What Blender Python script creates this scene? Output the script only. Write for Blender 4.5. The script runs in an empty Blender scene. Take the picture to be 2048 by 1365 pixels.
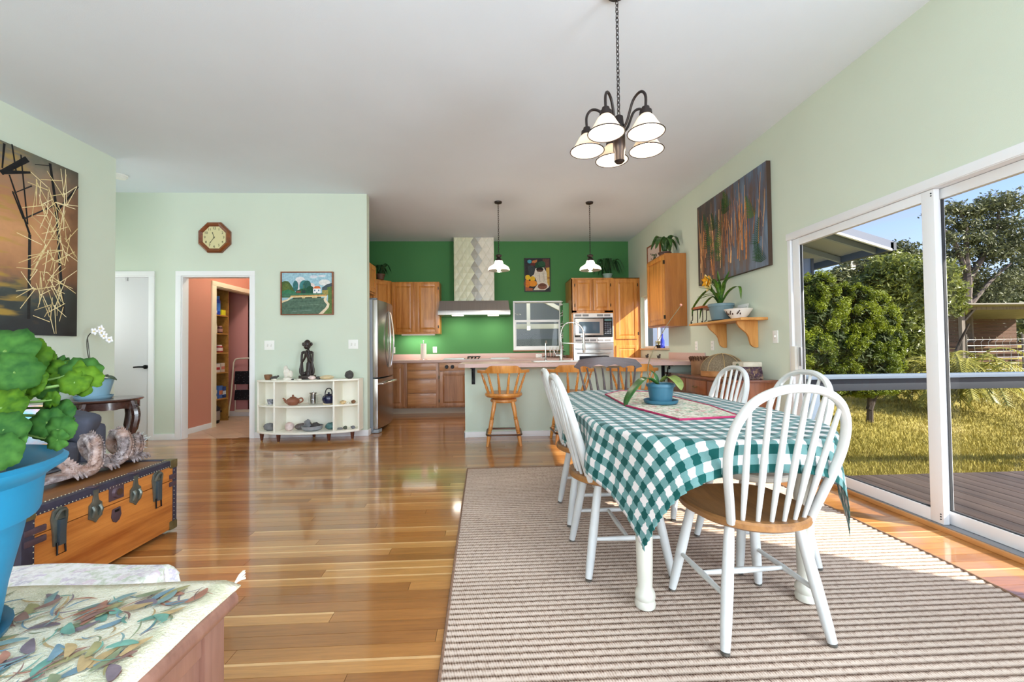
import bpy, bmesh, math, random
import numpy as np
from mathutils import Vector, Matrix

EXPOSURE, SKY, SUN, REAR, HALL = 0.15, 0.24, 12.0, 290.0, 16.0
BULBE, PENDE, HOODE, HOODW, UCABW, PINKW, EAVE = 60.0, 550.0, 8.0, 4.0, 5.0, 56.0, 1.15
XSIDE, SIDE = 2.63, 290.0
scene = bpy.context.scene
col = scene.collection
RND = random.Random(11)
pi = math.pi

# ------------------------------------------------------------------ camera
def make_camera():
    yaw, pitch, roll = 0.0466, 0.0201, -0.01122
    cy, sy, cp, sp = math.cos(yaw), math.sin(yaw), math.cos(pitch), math.sin(pitch)
    f = Vector((sy*cp, cy*cp, sp)); r = Vector((cy, -sy, 0)); u = r.cross(f)
    cr, sr = math.cos(roll), math.sin(roll)
    r2 = cr*r + sr*u; u2 = -sr*r + cr*u
    cd = bpy.data.cameras.new('camera'); co = bpy.data.objects.new('camera', cd); col.objects.link(co)
    m = Matrix.Identity(4)
    for i in range(3):
        m[i][0] = r2[i]; m[i][1] = u2[i]; m[i][2] = -f[i]
    m[0][3], m[1][3], m[2][3] = 0, 0, 1.1
    co.matrix_world = m
    cd.sensor_width = 36; cd.lens = 840/2048*36; cd.clip_start = 0.02; cd.clip_end = 500
    scene.camera = co
make_camera()

# ------------------------------------------------------------------ view, sky, sun, large lights
vs = scene.view_settings
vs.view_transform = 'Standard'; vs.look = 'None'; vs.gamma = 1.0; vs.exposure = EXPOSURE; vs.use_curve_mapping = False
scene.cycles.max_bounces = 10; scene.cycles.diffuse_bounces = 8; scene.cycles.glossy_bounces = 4
scene.cycles.transmission_bounces = 8; scene.cycles.transparent_max_bounces = 16
scene.cycles.caustics_reflective = False; scene.cycles.caustics_refractive = False
scene.cycles.sample_clamp_indirect = 6.0
scene.cycles.use_denoising = True

def make_world():
    w = bpy.data.worlds.new('sky'); scene.world = w; w.use_nodes = True
    nt = w.node_tree; nt.nodes.clear()
    out = nt.nodes.new('ShaderNodeOutputWorld'); bg = nt.nodes.new('ShaderNodeBackground')
    sky = nt.nodes.new('ShaderNodeTexSky'); sky.sky_type = 'NISHITA'; sky.sun_disc = False
    sky.sun_elevation = math.radians(32); sky.sun_rotation = math.radians(123); sky.air_density = 1.0; sky.dust_density = 0.3; sky.ozone_density = 2.0
    tc = nt.nodes.new('ShaderNodeTexCoord'); mp = nt.nodes.new('ShaderNodeMapping'); mp.inputs['Scale'].default_value = (1.5, 1.5, 9)
    nz = nt.nodes.new('ShaderNodeTexNoise'); nz.inputs['Scale'].default_value = 2.2; nz.inputs['Detail'].default_value = 6
    rp = nt.nodes.new('ShaderNodeValToRGB'); rp.color_ramp.elements[0].position = 0.52; rp.color_ramp.elements[1].position = 0.78
    rp.color_ramp.elements[0].color = (0, 0, 0, 1); rp.color_ramp.elements[1].color = (.55, .55, .55, 1)
    mx = nt.nodes.new('ShaderNodeMix'); mx.data_type = 'RGBA'; mx.inputs['B'].default_value = (2.7, 2.8, 3.0, 1)
    L = nt.links.new
    L(tc.outputs['Generated'], mp.inputs['Vector']); L(mp.outputs['Vector'], nz.inputs['Vector']); L(nz.outputs['Fac'], rp.inputs['Fac'])
    L(rp.outputs['Color'], mx.inputs['Factor']); L(sky.outputs['Color'], mx.inputs['A'])
    mt = nt.nodes.new('ShaderNodeMix'); mt.data_type = 'RGBA'; mt.blend_type = 'MULTIPLY'; mt.inputs['Factor'].default_value = 1; mt.inputs['B'].default_value = (.95, .88, 1.06, 1)
    L(mx.outputs['Result'], mt.inputs['A']); L(mt.outputs['Result'], bg.inputs['Color']); bg.inputs['Strength'].default_value = SKY
    L(bg.outputs['Background'], out.inputs['Surface'])
make_world()

def sun_lamp():
    l = bpy.data.lights.new('sun', 'SUN'); l.energy = SUN; l.angle = math.radians(0.6); l.color = (1.0, .93, .82)
    o = bpy.data.objects.new('sun', l); col.objects.link(o); o.location = (12, -8, 10)
    o.rotation_euler = Vector((-1, .66, -.77)).to_track_quat('-Z', 'Y').to_euler()
sun_lamp()

def area(name, loc, direction, sx, sy, energy, color=(1, 1, 1), spread=180):
    l = bpy.data.lights.new(name, 'AREA'); l.shape = 'RECTANGLE'; l.size = sx; l.size_y = sy; l.energy = energy; l.color = color
    l.spread = math.radians(spread)
    o = bpy.data.objects.new(name, l); col.objects.link(o); o.location = loc
    o.rotation_euler = Vector(direction).to_track_quat('-Z', 'Z').to_euler()
    return o
# added fill lights: behind the camera, on the unseen right wall, in the hall
area('rear_fill', (-.6, -2.92, 1.55), (0, 1, .75), 5.6, 2.3, REAR, (.79, .905, 1.0))
area('side_fill', (XSIDE, -.9, 1.4), (-1, .1, .15), 2.9, 1.7, SIDE, (.80, .91, 1.0))
area('hall_fill', (-5.5, 4.9, 1.7), (1, .05, 0), .9, 1.6, HALL, (.97, .98, 1.0))

# ------------------------------------------------------------------ helpers: colour, materials
def lin(c):
    def g(v):
        v = v/255.0
        return v/12.92 if v <= .04045 else ((v+.055)/1.055)**2.4
    return (g(c[0]), g(c[1]), g(c[2]), 1)

class NT:
    def __init__(s, m):
        m.use_nodes = True; s.t = m.node_tree; s.b = s.t.nodes['Principled BSDF']
    def n(s, kind, **kw):
        nd = s.t.nodes.new('ShaderNode'+kind)
        for k, v in kw.items():
            if k in nd.inputs: nd.inputs[k].default_value = v
            else: setattr(nd, k, v)
        return nd
    def l(s, a, b): s.t.links.new(a, b)
    def math(s, op, a, b=None):
        nd = s.n('Math', operation=op)
        for i, x in enumerate((a, b)):
            if x is None: continue
            if isinstance(x, (int, float)): nd.inputs[i].default_value = x
            else: s.l(x, nd.inputs[i])
        return nd.outputs[0]
    def mix(s, fac, a, b, blend='MIX'):
        nd = s.n('Mix', data_type='RGBA', blend_type=blend)
        for k, x in (('Factor', fac), ('A', a), ('B', b)):
            if isinstance(x, tuple): nd.inputs[k].default_value = x
            elif isinstance(x, (int, float)): nd.inputs[k].default_value = x
            else: s.l(x, nd.inputs[k])
        return nd.outputs['Result']
    def ramp(s, fac, stops):
        nd = s.n('ValToRGB'); cr = nd.color_ramp
        while len(cr.elements) < len(stops): cr.elements.new(.5)
        for e, (p, c) in zip(cr.elements, stops): e.position = p; e.color = c
        s.l(fac, nd.inputs['Fac']); return nd.outputs['Color']
    def coords(s, kind='Object', scale=(1, 1, 1), rot=(0, 0, 0), loc=(0, 0, 0)):
        tc = s.n('TexCoord'); mp = s.n('Mapping')
        mp.inputs['Scale'].default_value = scale; mp.inputs['Rotation'].default_value = rot; mp.inputs['Location'].default_value = loc
        s.l(tc.outputs[kind], mp.inputs['Vector']); return mp.outputs['Vector']
    def noise(s, vec, scale, detail=3, rough=.5):
        nd = s.n('TexNoise'); nd.inputs['Scale'].default_value = scale; nd.inputs['Detail'].default_value = detail; nd.inputs['Roughness'].default_value = rough
        s.l(vec, nd.inputs['Vector']); return nd.outputs['Fac']
    def bump(s, h, strength, dist=.01):
        nd = s.n('Bump'); nd.inputs['Strength'].default_value = strength; nd.inputs['Distance'].default_value = dist
        s.l(h, nd.inputs['Height']); s.l(nd.outputs['Normal'], s.b.inputs['Normal'])

MATS = {}
def pm(name, c, rough=.5, metal=0, var=0, vs=9, bump=0, bs=60, spec=.5, coat=0, emit=0, ec=None, alpha=1, trans=0, stretch=(1, 1, 1)):
    if name in MATS: return MATS[name]
    m = bpy.data.materials.new(name); t = NT(m); b = t.b
    c = lin(c); b.inputs['Base Color'].default_value = c; b.inputs['Roughness'].default_value = rough; b.inputs['Metallic'].default_value = metal
    b.inputs['Specular IOR Level'].default_value = spec; b.inputs['Coat Weight'].default_value = coat; b.inputs['Alpha'].default_value = alpha
    b.inputs['Transmission Weight'].default_value = trans
    v = t.coords('Object', stretch)
    if var:
        f = t.noise(v, vs, 4)
        lo = tuple(x*(1-var) for x in c[:3])+(1,); hi = tuple(min(1, x*(1+var)) for x in c[:3])+(1,)
        t.l(t.ramp(f, [(.3, lo), (.7, hi)]), b.inputs['Base Color'])
    if bump: t.bump(t.noise(v, bs, 3), bump)
    if emit:
        b.inputs['Emission Color'].default_value = lin(ec) if ec else c; b.inputs['Emission Strength'].default_value = emit
    MATS[name] = m; return m

def wood(name, dark, light, rough=.4, axis='z', s=1.0, coat=0, grain=1.0, spec=.5):
    if name in MATS: return MATS[name]
    m = bpy.data.materials.new(name); t = NT(m)
    k = {'x': (.6, 9, 9), 'y': (9, .6, 9), 'z': (9, 9, .6)}[axis]
    v = t.coords('Object', tuple(a*s for a in k))
    n1 = t.noise(v, 2.0, 5, .6); n2 = t.noise(v, 14.0, 3, .6)
    f = t.math('ADD', t.math('MULTIPLY', n1, .75), t.math('MULTIPLY', n2, .25*grain))
    mid = tuple((a+b)/2 for a, b in zip(lin(dark), lin(light)))
    t.l(t.ramp(f, [(.36, lin(dark)), (.5, mid), (.66, lin(light))]), t.b.inputs['Base Color'])
    t.b.inputs['Roughness'].default_value = rough; t.b.inputs['Coat Weight'].default_value = coat; t.b.inputs['Specular IOR Level'].default_value = spec
    t.bump(n2, .08, .003)
    MATS[name] = m; return m

def glass_mat(name, tint=(1, 1, 1, 1), refl=1.0, rough=0.0):
    if name in MATS: return MATS[name]
    m = bpy.data.materials.new(name); t = NT(m); t.t.nodes.remove(t.b)
    out = t.t.nodes['Material Output']
    tr = t.n('BsdfTransparent'); tr.inputs['Color'].default_value = tint
    gl = t.n('BsdfGlossy'); gl.inputs['Roughness'].default_value = rough
    fr = t.n('Fresnel'); fr.inputs['IOR'].default_value = 1.45
    ms = t.n('MixShader'); gm_ = t.n('NewGeometry'); t.l(t.math('MULTIPLY', t.math('MULTIPLY', fr.outputs[0], refl), t.math('SUBTRACT', 1.0, gm_.outputs['Backfacing'])), ms.inputs[0])
    t.l(tr.outputs[0], ms.inputs[1]); t.l(gl.outputs[0], ms.inputs[2]); t.l(ms.outputs[0], out.inputs['Surface'])
    MATS[name] = m; return m

def frosted(name, c, trans=.5):
    if name in MATS: return MATS[name]
    m = bpy.data.materials.new(name); t = NT(m); t.t.nodes.remove(t.b); out = t.t.nodes['Material Output']
    d = t.n('BsdfDiffuse'); d.inputs['Color'].default_value = lin(c); tl = t.n('BsdfTranslucent'); tl.inputs['Color'].default_value = lin(c)
    ms = t.n('MixShader'); ms.inputs[0].default_value = trans
    t.l(d.outputs[0], ms.inputs[1]); t.l(tl.outputs[0], ms.inputs[2]); t.l(ms.outputs[0], out.inputs['Surface'])
    MATS[name] = m; return m

def leaf_mat(name, a, b, rough=.45, trans=.3, scale=2.0, spec=.4):
    if name in MATS: return MATS[name]
    m = bpy.data.materials.new(name); t = NT(m); out = t.t.nodes['Material Output']
    v = t.coords('Object'); f = t.math('ADD', t.math('MULTIPLY', t.noise(v, scale, 2), .5), t.math('MULTIPLY', t.noise(v, scale*9, 2), .5))
    c = t.ramp(f, [(.35, lin(a)), (.65, lin(b))])
    t.l(c, t.b.inputs['Base Color']); t.b.inputs['Roughness'].default_value = rough; t.b.inputs['Specular IOR Level'].default_value = spec
    tl = t.n('BsdfTranslucent'); t.l(c, tl.inputs['Color'])
    ms = t.n('MixShader'); ms.inputs[0].default_value = trans
    t.l(t.b.outputs[0], ms.inputs[1]); t.l(tl.outputs[0], ms.inputs[2]); t.l(ms.outputs[0], out.inputs['Surface'])
    MATS[name] = m; return m

def paint_mat():
    """flat paint, colour taken per brush stroke"""
    if 'paint' in MATS: return MATS['paint']
    m = bpy.data.materials.new('paint'); t = NT(m); a = t.n('Attribute', attribute_name='Col')
    v = t.coords('Object'); f = t.noise(v, 40, 3)
    t.l(t.mix(.5, a.outputs['Color'], t.ramp(f, [(.3, (.3, .3, .3, 1)), (.7, (.75, .75, .75, 1))]), 'OVERLAY'), t.b.inputs['Base Color'])
    t.b.inputs['Roughness'].default_value = .6; t.b.inputs['Specular IOR Level'].default_value = .2
    MATS['paint'] = m; return m

# ------------------------------------------------------------------ helpers: mesh building
def catmull(pts, n=6):
    P = [Vector(p) for p in pts]; out = []
    for i in range(len(P)-1):
        p0 = P[i-1] if i else P[i]*2-P[i+1]; p1 = P[i]; p2 = P[i+1]; p3 = P[i+2] if i+2 < len(P) else P[i+1]*2-P[i]
        for k in range(n):
            t = k/n
            out.append(.5*((2*p1)+(p2-p0)*t+(2*p0-5*p1+4*p2-p3)*t*t+(3*p1-p0-3*p2+p3)*t**3))
    out.append(P[-1]); return out

class MB:
    def __init__(s): s.v = []; s.f = []; s.c = {}
    def add(s, vs, fs, c=None):
        o = len(s.v); s.v += [tuple(x) for x in vs]
        for f in fs:
            if c is not None: s.c[len(s.f)] = c
            s.f.append(tuple(i+o for i in f))
        return s
    def box(s, x0, y0, z0, x1, y1, z1):
        vs = [(x, y, z) for z in (z0, z1) for y in (y0, y1) for x in (x0, x1)]
        return s.add(vs, [(0, 2, 3, 1), (4, 5, 7, 6), (0, 1, 5, 4), (2, 6, 7, 3), (0, 4, 6, 2), (1, 3, 7, 5)])
    def hexa(s, b, t):
        return s.add(list(b)+list(t), [(3, 2, 1, 0), (4, 5, 6, 7), (0, 1, 5, 4), (1, 2, 6, 5), (2, 3, 7, 6), (3, 0, 4, 7)])
    def tube(s, pts, r, n=8, caps=True, closed=False, flat=None):
        P = [Vector(p) for p in pts]; m = len(P); rs = list(r) if isinstance(r, (list, tuple)) else [r]*m
        T = []
        for i in range(m):
            if closed: d = P[(i+1) % m]-P[i-1]
            else: d = P[min(i+1, m-1)]-P[max(i-1, 0)]
            T.append(d.normalized() if d.length > 1e-9 else Vector((0, 0, 1)))
        up = Vector((0, 0, 1)) if abs(T[0].z) < .9 else Vector((0, 1, 0))
        if flat is not None: up = Vector(flat[2])
        a = (up-T[0]*up.dot(T[0])).normalized(); vs = []
        for i in range(m):
            a = (a-T[i]*a.dot(T[i])); a = a.normalized() if a.length > 1e-6 else T[i].orthogonal().normalized()
            b = T[i].cross(a); fa, fb = (flat[0], flat[1]) if flat is not None else (1, 1)
            for k in range(n):
                th = 2*pi*k/n+pi/n; vs.append(P[i]+a*(math.cos(th)*rs[i]*fa)+b*(math.sin(th)*rs[i]*fb))
        fs = []
        for i in range(m if closed else m-1):
            j = (i+1) % m
            for k in range(n):
                k2 = (k+1) % n; fs.append((i*n+k, i*n+k2, j*n+k2, j*n+k))
        if caps and not closed:
            fs.append(tuple(range(n))[::-1]); fs.append(tuple((m-1)*n+k for k in range(n)))
        return s.add(vs, fs)
    def cyl(s, p0, p1, r0, r1=None, n=12): return s.tube([p0, p1], [r0, r0 if r1 is None else r1], n)
    def lathe(s, prof, n=20, o=(0, 0, 0), arc=2*pi, cap=True):
        vs = []; fs = []; m = len(prof); full = arc > 6.28; w = n if full else n+1
        for r, z in prof:
            for k in range(w):
                a = arc*k/n; vs.append((o[0]+r*math.cos(a), o[1]+r*math.sin(a), o[2]+z))
        for i in range(m-1):
            for k in range(n):
                k2 = (k+1) % w; fs.append((i*w+k, i*w+k2, (i+1)*w+k2, (i+1)*w+k))
        if cap and full and prof[0][0] > 1e-5: fs.append(tuple(range(n))[::-1])
        if cap and full and prof[-1][0] > 1e-5: fs.append(tuple((m-1)*n+k for k in range(n)))
        return s.add(vs, fs)
    def turned(s, p0, p1, prof, n=10):
        """turned spindle: prof = [(t, r)] along p0-p1"""
        a, b = Vector(p0), Vector(p1)
        return s.tube([a.lerp(b, t) for t, _ in prof], [r for _, r in prof], n)
    def prism(s, poly, a0, a1, plane='xy'):
        n = len(poly)
        def g(p, a): return {'xy': (p[0], p[1], a), 'xz': (p[0], a, p[1]), 'yz': (a, p[0], p[1])}[plane]
        vs = [g(p, a0) for p in poly]+[g(p, a1) for p in poly]
        fs = [tuple(range(n))[::-1], tuple(range(n, 2*n))]+[(i, (i+1) % n, n+(i+1) % n, n+i) for i in range(n)]
        return s.add(vs, fs)
    def ball(s, c, r, nu=12, nv=8, jit=0, rnd=None):
        if isinstance(r, (int, float)): r = (r, r, r)
        vs = [(c[0], c[1], c[2]-r[2])]
        for j in range(1, nv):
            ph = -pi/2+pi*j/nv
            for i in range(nu):
                th = 2*pi*i/nu; k = 1+(rnd.uniform(-jit, jit) if jit else 0)
                vs.append((c[0]+r[0]*k*math.cos(ph)*math.cos(th), c[1]+r[1]*k*math.cos(ph)*math.sin(th), c[2]+r[2]*k*math.sin(ph)))
        vs.append((c[0], c[1], c[2]+r[2])); fs = []; last = len(vs)-1
        for i in range(nu):
            i2 = (i+1) % nu; fs.append((0, 1+i2, 1+i)); fs.append((last, last-nu+i, last-nu+i2))
            for j in range(nv-2): a = 1+j*nu; fs.append((a+i, a+i2, a+nu+i2, a+nu+i))
        return s.add(vs, fs)
    def quad(s, pts, c=None): return s.add(pts, [tuple(range(len(pts)))], c)
    def build(s, name, mat, parent=None, smooth=False, bevel=0, loc=None, rz=0, fixn=True, uv=None, seg=2, angle=38):
        me = bpy.data.meshes.new(name); me.from_pydata(s.v, [], s.f)
        if s.c:
            at = me.color_attributes.new('Col', 'FLOAT_COLOR', 'CORNER'); i = 0
            for fi, p in enumerate(me.polygons):
                cc = s.c.get(fi, (1, 1, 1, 1))
                for _ in range(p.loop_total): at.data[i].color = cc; i += 1
        if uv is not None:
            ul = me.uv_layers.new(name='UVMap')
            for lp in me.loops: ul.data[lp.index].uv = uv[lp.vertex_index]
        if fixn or bevel:
            bm = bmesh.new(); bm.from_mesh(me)
            if fixn: bmesh.ops.recalc_face_normals(bm, faces=bm.faces)
            if bevel:
                es = [e for e in bm.edges if len(e.link_faces) == 2 and e.calc_face_angle(0) > .5]
                bmesh.ops.bevel(bm, geom=es, offset=bevel, segments=seg, affect='EDGES', clamp_overlap=True, profile=.7)
            bm.to_mesh(me); bm.free()
        if smooth or bevel:
            me.polygons.foreach_set('use_smooth', [True]*len(me.polygons)); me.set_sharp_from_angle(angle=math.radians(angle))
        me.materials.append(mat)
        o = bpy.data.objects.new(name, me); col.objects.link(o)
        if parent: o.parent = parent
        if loc: o.location = loc
        if rz: o.rotation_euler = (0, 0, rz)
        return o

def tag(o, label, cat, group=None, kind=None):
    o['label'] = label; o['category'] = cat
    if group: o['group'] = group
    if kind: o['kind'] = kind
    return o
def thing(name, label, cat, loc=(0, 0, 0), rz=0, group=None, kind=None):
    o = bpy.data.objects.new(name, None); col.objects.link(o); o.location = loc; o.rotation_euler = (0, 0, rz); o.empty_display_size = .05
    return tag(o, label, cat, group, kind)
def dup(root, label, loc, rz=0, group=None):
    r = root.copy(); col.objects.link(r); r.location = loc; r.rotation_euler = (0, 0, rz); r['label'] = label
    if group: r['group'] = group
    for ch in root.children:
        c = ch.copy(); col.objects.link(c); c.parent = r
        for g in ch.children:
            d = g.copy(); col.objects.link(d); d.parent = c
    return r
def one(mb, name, mat, label, cat, loc, rz=0, group=None, smooth=False, bevel=0, kind=None, **kw):
    return tag(mb.build(name, mat, None, smooth, bevel, loc, rz, **kw), label, cat, group, kind)

def text_mb(s, size, extrude, place):
    """lettering as geometry; place maps (x, y, depth) to a point"""
    cu = bpy.data.curves.new('lettering', 'FONT'); cu.body = s; cu.size = size; cu.extrude = extrude; cu.align_x = 'CENTER'; cu.align_y = 'CENTER'; cu.resolution_u = 2
    ob = bpy.data.objects.new('lettering', cu); col.objects.link(ob)
    dg = bpy.context.evaluated_depsgraph_get(); me = bpy.data.meshes.new_from_object(ob.evaluated_get(dg))
    mb = MB().add([place(*v.co) for v in me.vertices], [tuple(p.vertices) for p in me.polygons])
    bpy.data.objects.remove(ob); bpy.data.meshes.remove(me); bpy.data.curves.remove(cu); return mb
def merge(*mbs):
    m = MB()
    for b in mbs:
        o = len(m.v); m.v += b.v
        for i, f in enumerate(b.f):
            if i in b.c: m.c[len(m.f)] = b.c[i]
            m.f.append(tuple(k+o for k in f))
    return m
def clip_poly(poly, x0, y0, x1, y1):
    def cut(ps, ax, lim, keep_less):
        out = []
        for i in range(len(ps)):
            a, b = ps[i], ps[(i+1) % len(ps)]
            ia = (a[ax] <= lim) if keep_less else (a[ax] >= lim); ib = (b[ax] <= lim) if keep_less else (b[ax] >= lim)
            if ia: out.append(a)
            if ia != ib:
                t = (lim-a[ax])/(b[ax]-a[ax]); out.append((a[0]+t*(b[0]-a[0]), a[1]+t*(b[1]-a[1])))
        return out
    for ax, lim, kl in ((0, x0, False), (0, x1, True), (1, y0, False), (1, y1, True)):
        if poly: poly = cut(poly, ax, lim, kl)
    return poly

# ------------------------------------------------------------------ room measurements
XL, XR, YF, YB, ZC, ZD = -3.964, 2.645, 5.562, 7.987, 3.168, 2.09
YP = 5.32
def paint_wall(name, c, var=.02):
    return pm(name, c, rough=.75, var=var, vs=1.5, bump=.06, bs=160, spec=.25)
W_GREEN = paint_wall('pale_green_paint', (206, 216, 200))
W_DEEP = paint_wall('deep_green_paint', (72, 126, 74))
W_CEIL = paint_wall('white_ceiling_paint', (222, 231, 240))
W_PINK = paint_wall('dusty_pink_paint', (196, 132, 112))
W_ROSE = paint_wall('rose_paint', (200, 138, 136))
TRIM = pm('white_trim_paint', (236, 237, 238), rough=.4)
CREAM_TRIM = pm('cream_trim_paint', (226, 212, 184), rough=.45)

def struct(name, mb, mat, label, cat, parent=None, **kw):
    o = mb.build(name, mat, parent, **kw)
    if not parent: tag(o, label, cat, kind='structure')
    return o

# walls ------------------------------------------------------------
def wall_y(y0, y1, x0, x1, z1, holes):
    """wall across the view with rectangular holes (x0,x1,z0,z1)"""
    m = MB(); xs = x0
    for hx0, hx1, hz0, hz1 in sorted(holes):
        if hx0 > xs: m.box(xs, y0, 0, hx0, y1, z1)
        if hz0 > 0: m.box(hx0, y0, 0, hx1, y1, hz0)
        if hz1 < z1: m.box(hx0, y0, hz1, hx1, y1, z1)
        xs = hx1
    if xs < x1: m.box(xs, y0, 0, x1, y1, z1)
    return m
def wall_x(x0, x1, y0, y1, z1, holes):
    m = MB(); ys = y0
    for hy0, hy1, hz0, hz1 in sorted(holes):
        if hy0 > ys: m.box(x0, ys, 0, x1, hy0, z1)
        if hz0 > 0: m.box(x0, hy0, 0, x1, hy1, hz0)
        if hz1 < z1: m.box(x0, hy0, hz1, x1, hy1, z1)
        ys = hy1
    if ys < y1: m.box(x0, ys, 0, x1, y1, z1)
    return m
SL0, SL1 = 1.16, 3.625      # sliding door opening along the right wall
KW0, KW1, KWZ0, KWZ1 = 6.19, 7.36, 1.09, 2.0
BW0, BW1, BWZ0, BWZ1 = .40, 1.335, 1.085, 2.025
DW0, DW1, DWZ = -3.978, -3.114, 2.09
CD0, CD1, CDZ = -5.12, -4.365, 2.09
struct('wall_left', MB().box(XL-.12, -3, 0, XL, 4.6, ZC), W_GREEN, 'pale green wall carrying the large branch painting', 'wall')
struct('wall_front', wall_y(YF, YF+.11, -5.7, -1.632, ZC, [(DW0, DW1, 0, DWZ), (CD0, CD1, 0, CDZ)]), W_GREEN, 'pale green partition wall with clock, doorway and landscape picture', 'wall')
struct('wall_back', wall_y(YB, YB+.14, -2.4, XR+.12, ZC, [(BW0, BW1, BWZ0, BWZ1)]), W_DEEP, 'deep green kitchen wall behind the range hood', 'wall')
struct('wall_right', wall_x(XR, XR+.12, -3, YB, ZC, [(-2.4, .6, .5, 2.3), (SL0, SL1, 0, ZD), (KW0, KW1, KWZ0, KWZ1)]), W_GREEN, 'pale green wall with the sliding glass door and bamboo painting', 'wall')  # first hole is an added opening for the side fill light
struct('wall_rear', wall_y(-3.12, -3, -4.1, XR+.12, ZC, [(-3.5, 2.3, .35, 2.75)]), W_GREEN, 'pale green wall behind the viewpoint with an opening added for fill light', 'wall')
struct('wall_kitchen_left', MB().box(-2.5, YF+.11, 0, -2.4, YB+.14, ZC), W_DEEP, 'green kitchen side wall behind the refrigerator', 'wall')
struct('wall_hall', MB().box(-5.7, -3, 0, -5.6, YF, ZC).box(-5.6, 4.0, 0, XL-.12, 4.1, ZC), W_GREEN, 'pale green hall wall beside the closet door', 'wall')
struct('ceiling', MB().box(-5.7, -3.12, ZC, XR+.12, YB+.14, ZC+.1), W_CEIL, 'smooth white ceiling over the whole room', 'ceiling')
# pink utility room beyond the doorway
PX = -4.14
struct('wall_pink', wall_x(PX-.1, PX, YF+.11, 7.6, ZC, [(6.46, 7.5, 0, 2.1)]), W_PINK, 'dusty pink wall seen through the open doorway', 'wall')
struct('wall_pink_back', MB().box(-5.0, 7.5, 0, -2.5, 7.6, ZC).box(-4.86, 6.2, 0, -4.78, 7.5, ZC).box(-4.86, 6.12, 0, PX-.1, 6.2, ZC), W_ROSE, 'rose coloured closet wall behind the step stool', 'wall')
trim = MB()
trim.box(PX+.0005, 6.385, 0, PX+.02, 6.46, 2.1).box(PX-.1, 6.46, 0, PX+.02, 6.478, 2.1).box(PX+.0005, 6.385, 2.1, PX+.02, 7.49, 2.17).box(PX-.1, 6.478, 2.085, PX, 7.49, 2.1)
struct('trim_1', trim, CREAM_TRIM, 'cream casing round the pantry closet opening', 'door trim', bevel=.004)

# casings and baseboards -------------------------------------------
def casing(x0, x1, z, y, w=.062, d=.018):
    return (MB().box(x0-w, y-d, 0, x0+.005, y-.0005, z).box(x1-.005, y-d, 0, x1+w, y-.0005, z).box(x0-w, y-d, z, x1+w, y-.0005, z+w)
            .box(x0, y, 0, x0+.014, y+.11, z).box(x1-.014, y, 0, x1, y+.11, z).box(x0+.014, y, z-.014, x1-.014, y+.11, z))
struct('trim_2', casing(DW0, DW1, DWZ, YF), TRIM, 'white casing round the open doorway to the pink room', 'door trim', bevel=.004)
struct('trim_3', casing(CD0, CD1, CDZ, YF), TRIM, 'white casing round the plain closet door', 'door trim', bevel=.004)
struct('baseboard_front', MB().box(CD1+.062, YF-.014, 0, DW0-.062, YF, .075).box(DW1+.062, YF-.014, 0, -1.618, YF, .075).box(-1.632, YF, 0, -1.618, YF+.12, .075), TRIM, 'white baseboard along the partition wall', 'baseboard', bevel=.004)
struct('baseboard_left', MB().box(XL, -3, 0, XL+.014, 4.6, .075).box(XL-.12, 4.6, 0, XL+.014, 4.614, .075), TRIM, 'white baseboard along the left wall', 'baseboard', bevel=.004)
struct('baseboard_pink', MB().box(PX, YF+.11, 0, PX+.014, 6.385, .075).box(-4.78, 7.486, 0, -2.5, 7.5, .09), TRIM, 'white baseboard along the pink wall', 'baseboard', bevel=.004)
struct('baseboard_right', MB().box(XR-.02, SL0-.1, 0, XR, SL1+.02, .028), wood('honey_sill', (176, 118, 62), (206, 150, 92), rough=.4, axis='y'), 'honey wood threshold strip below the sliding door', 'threshold', bevel=.006)

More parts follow.
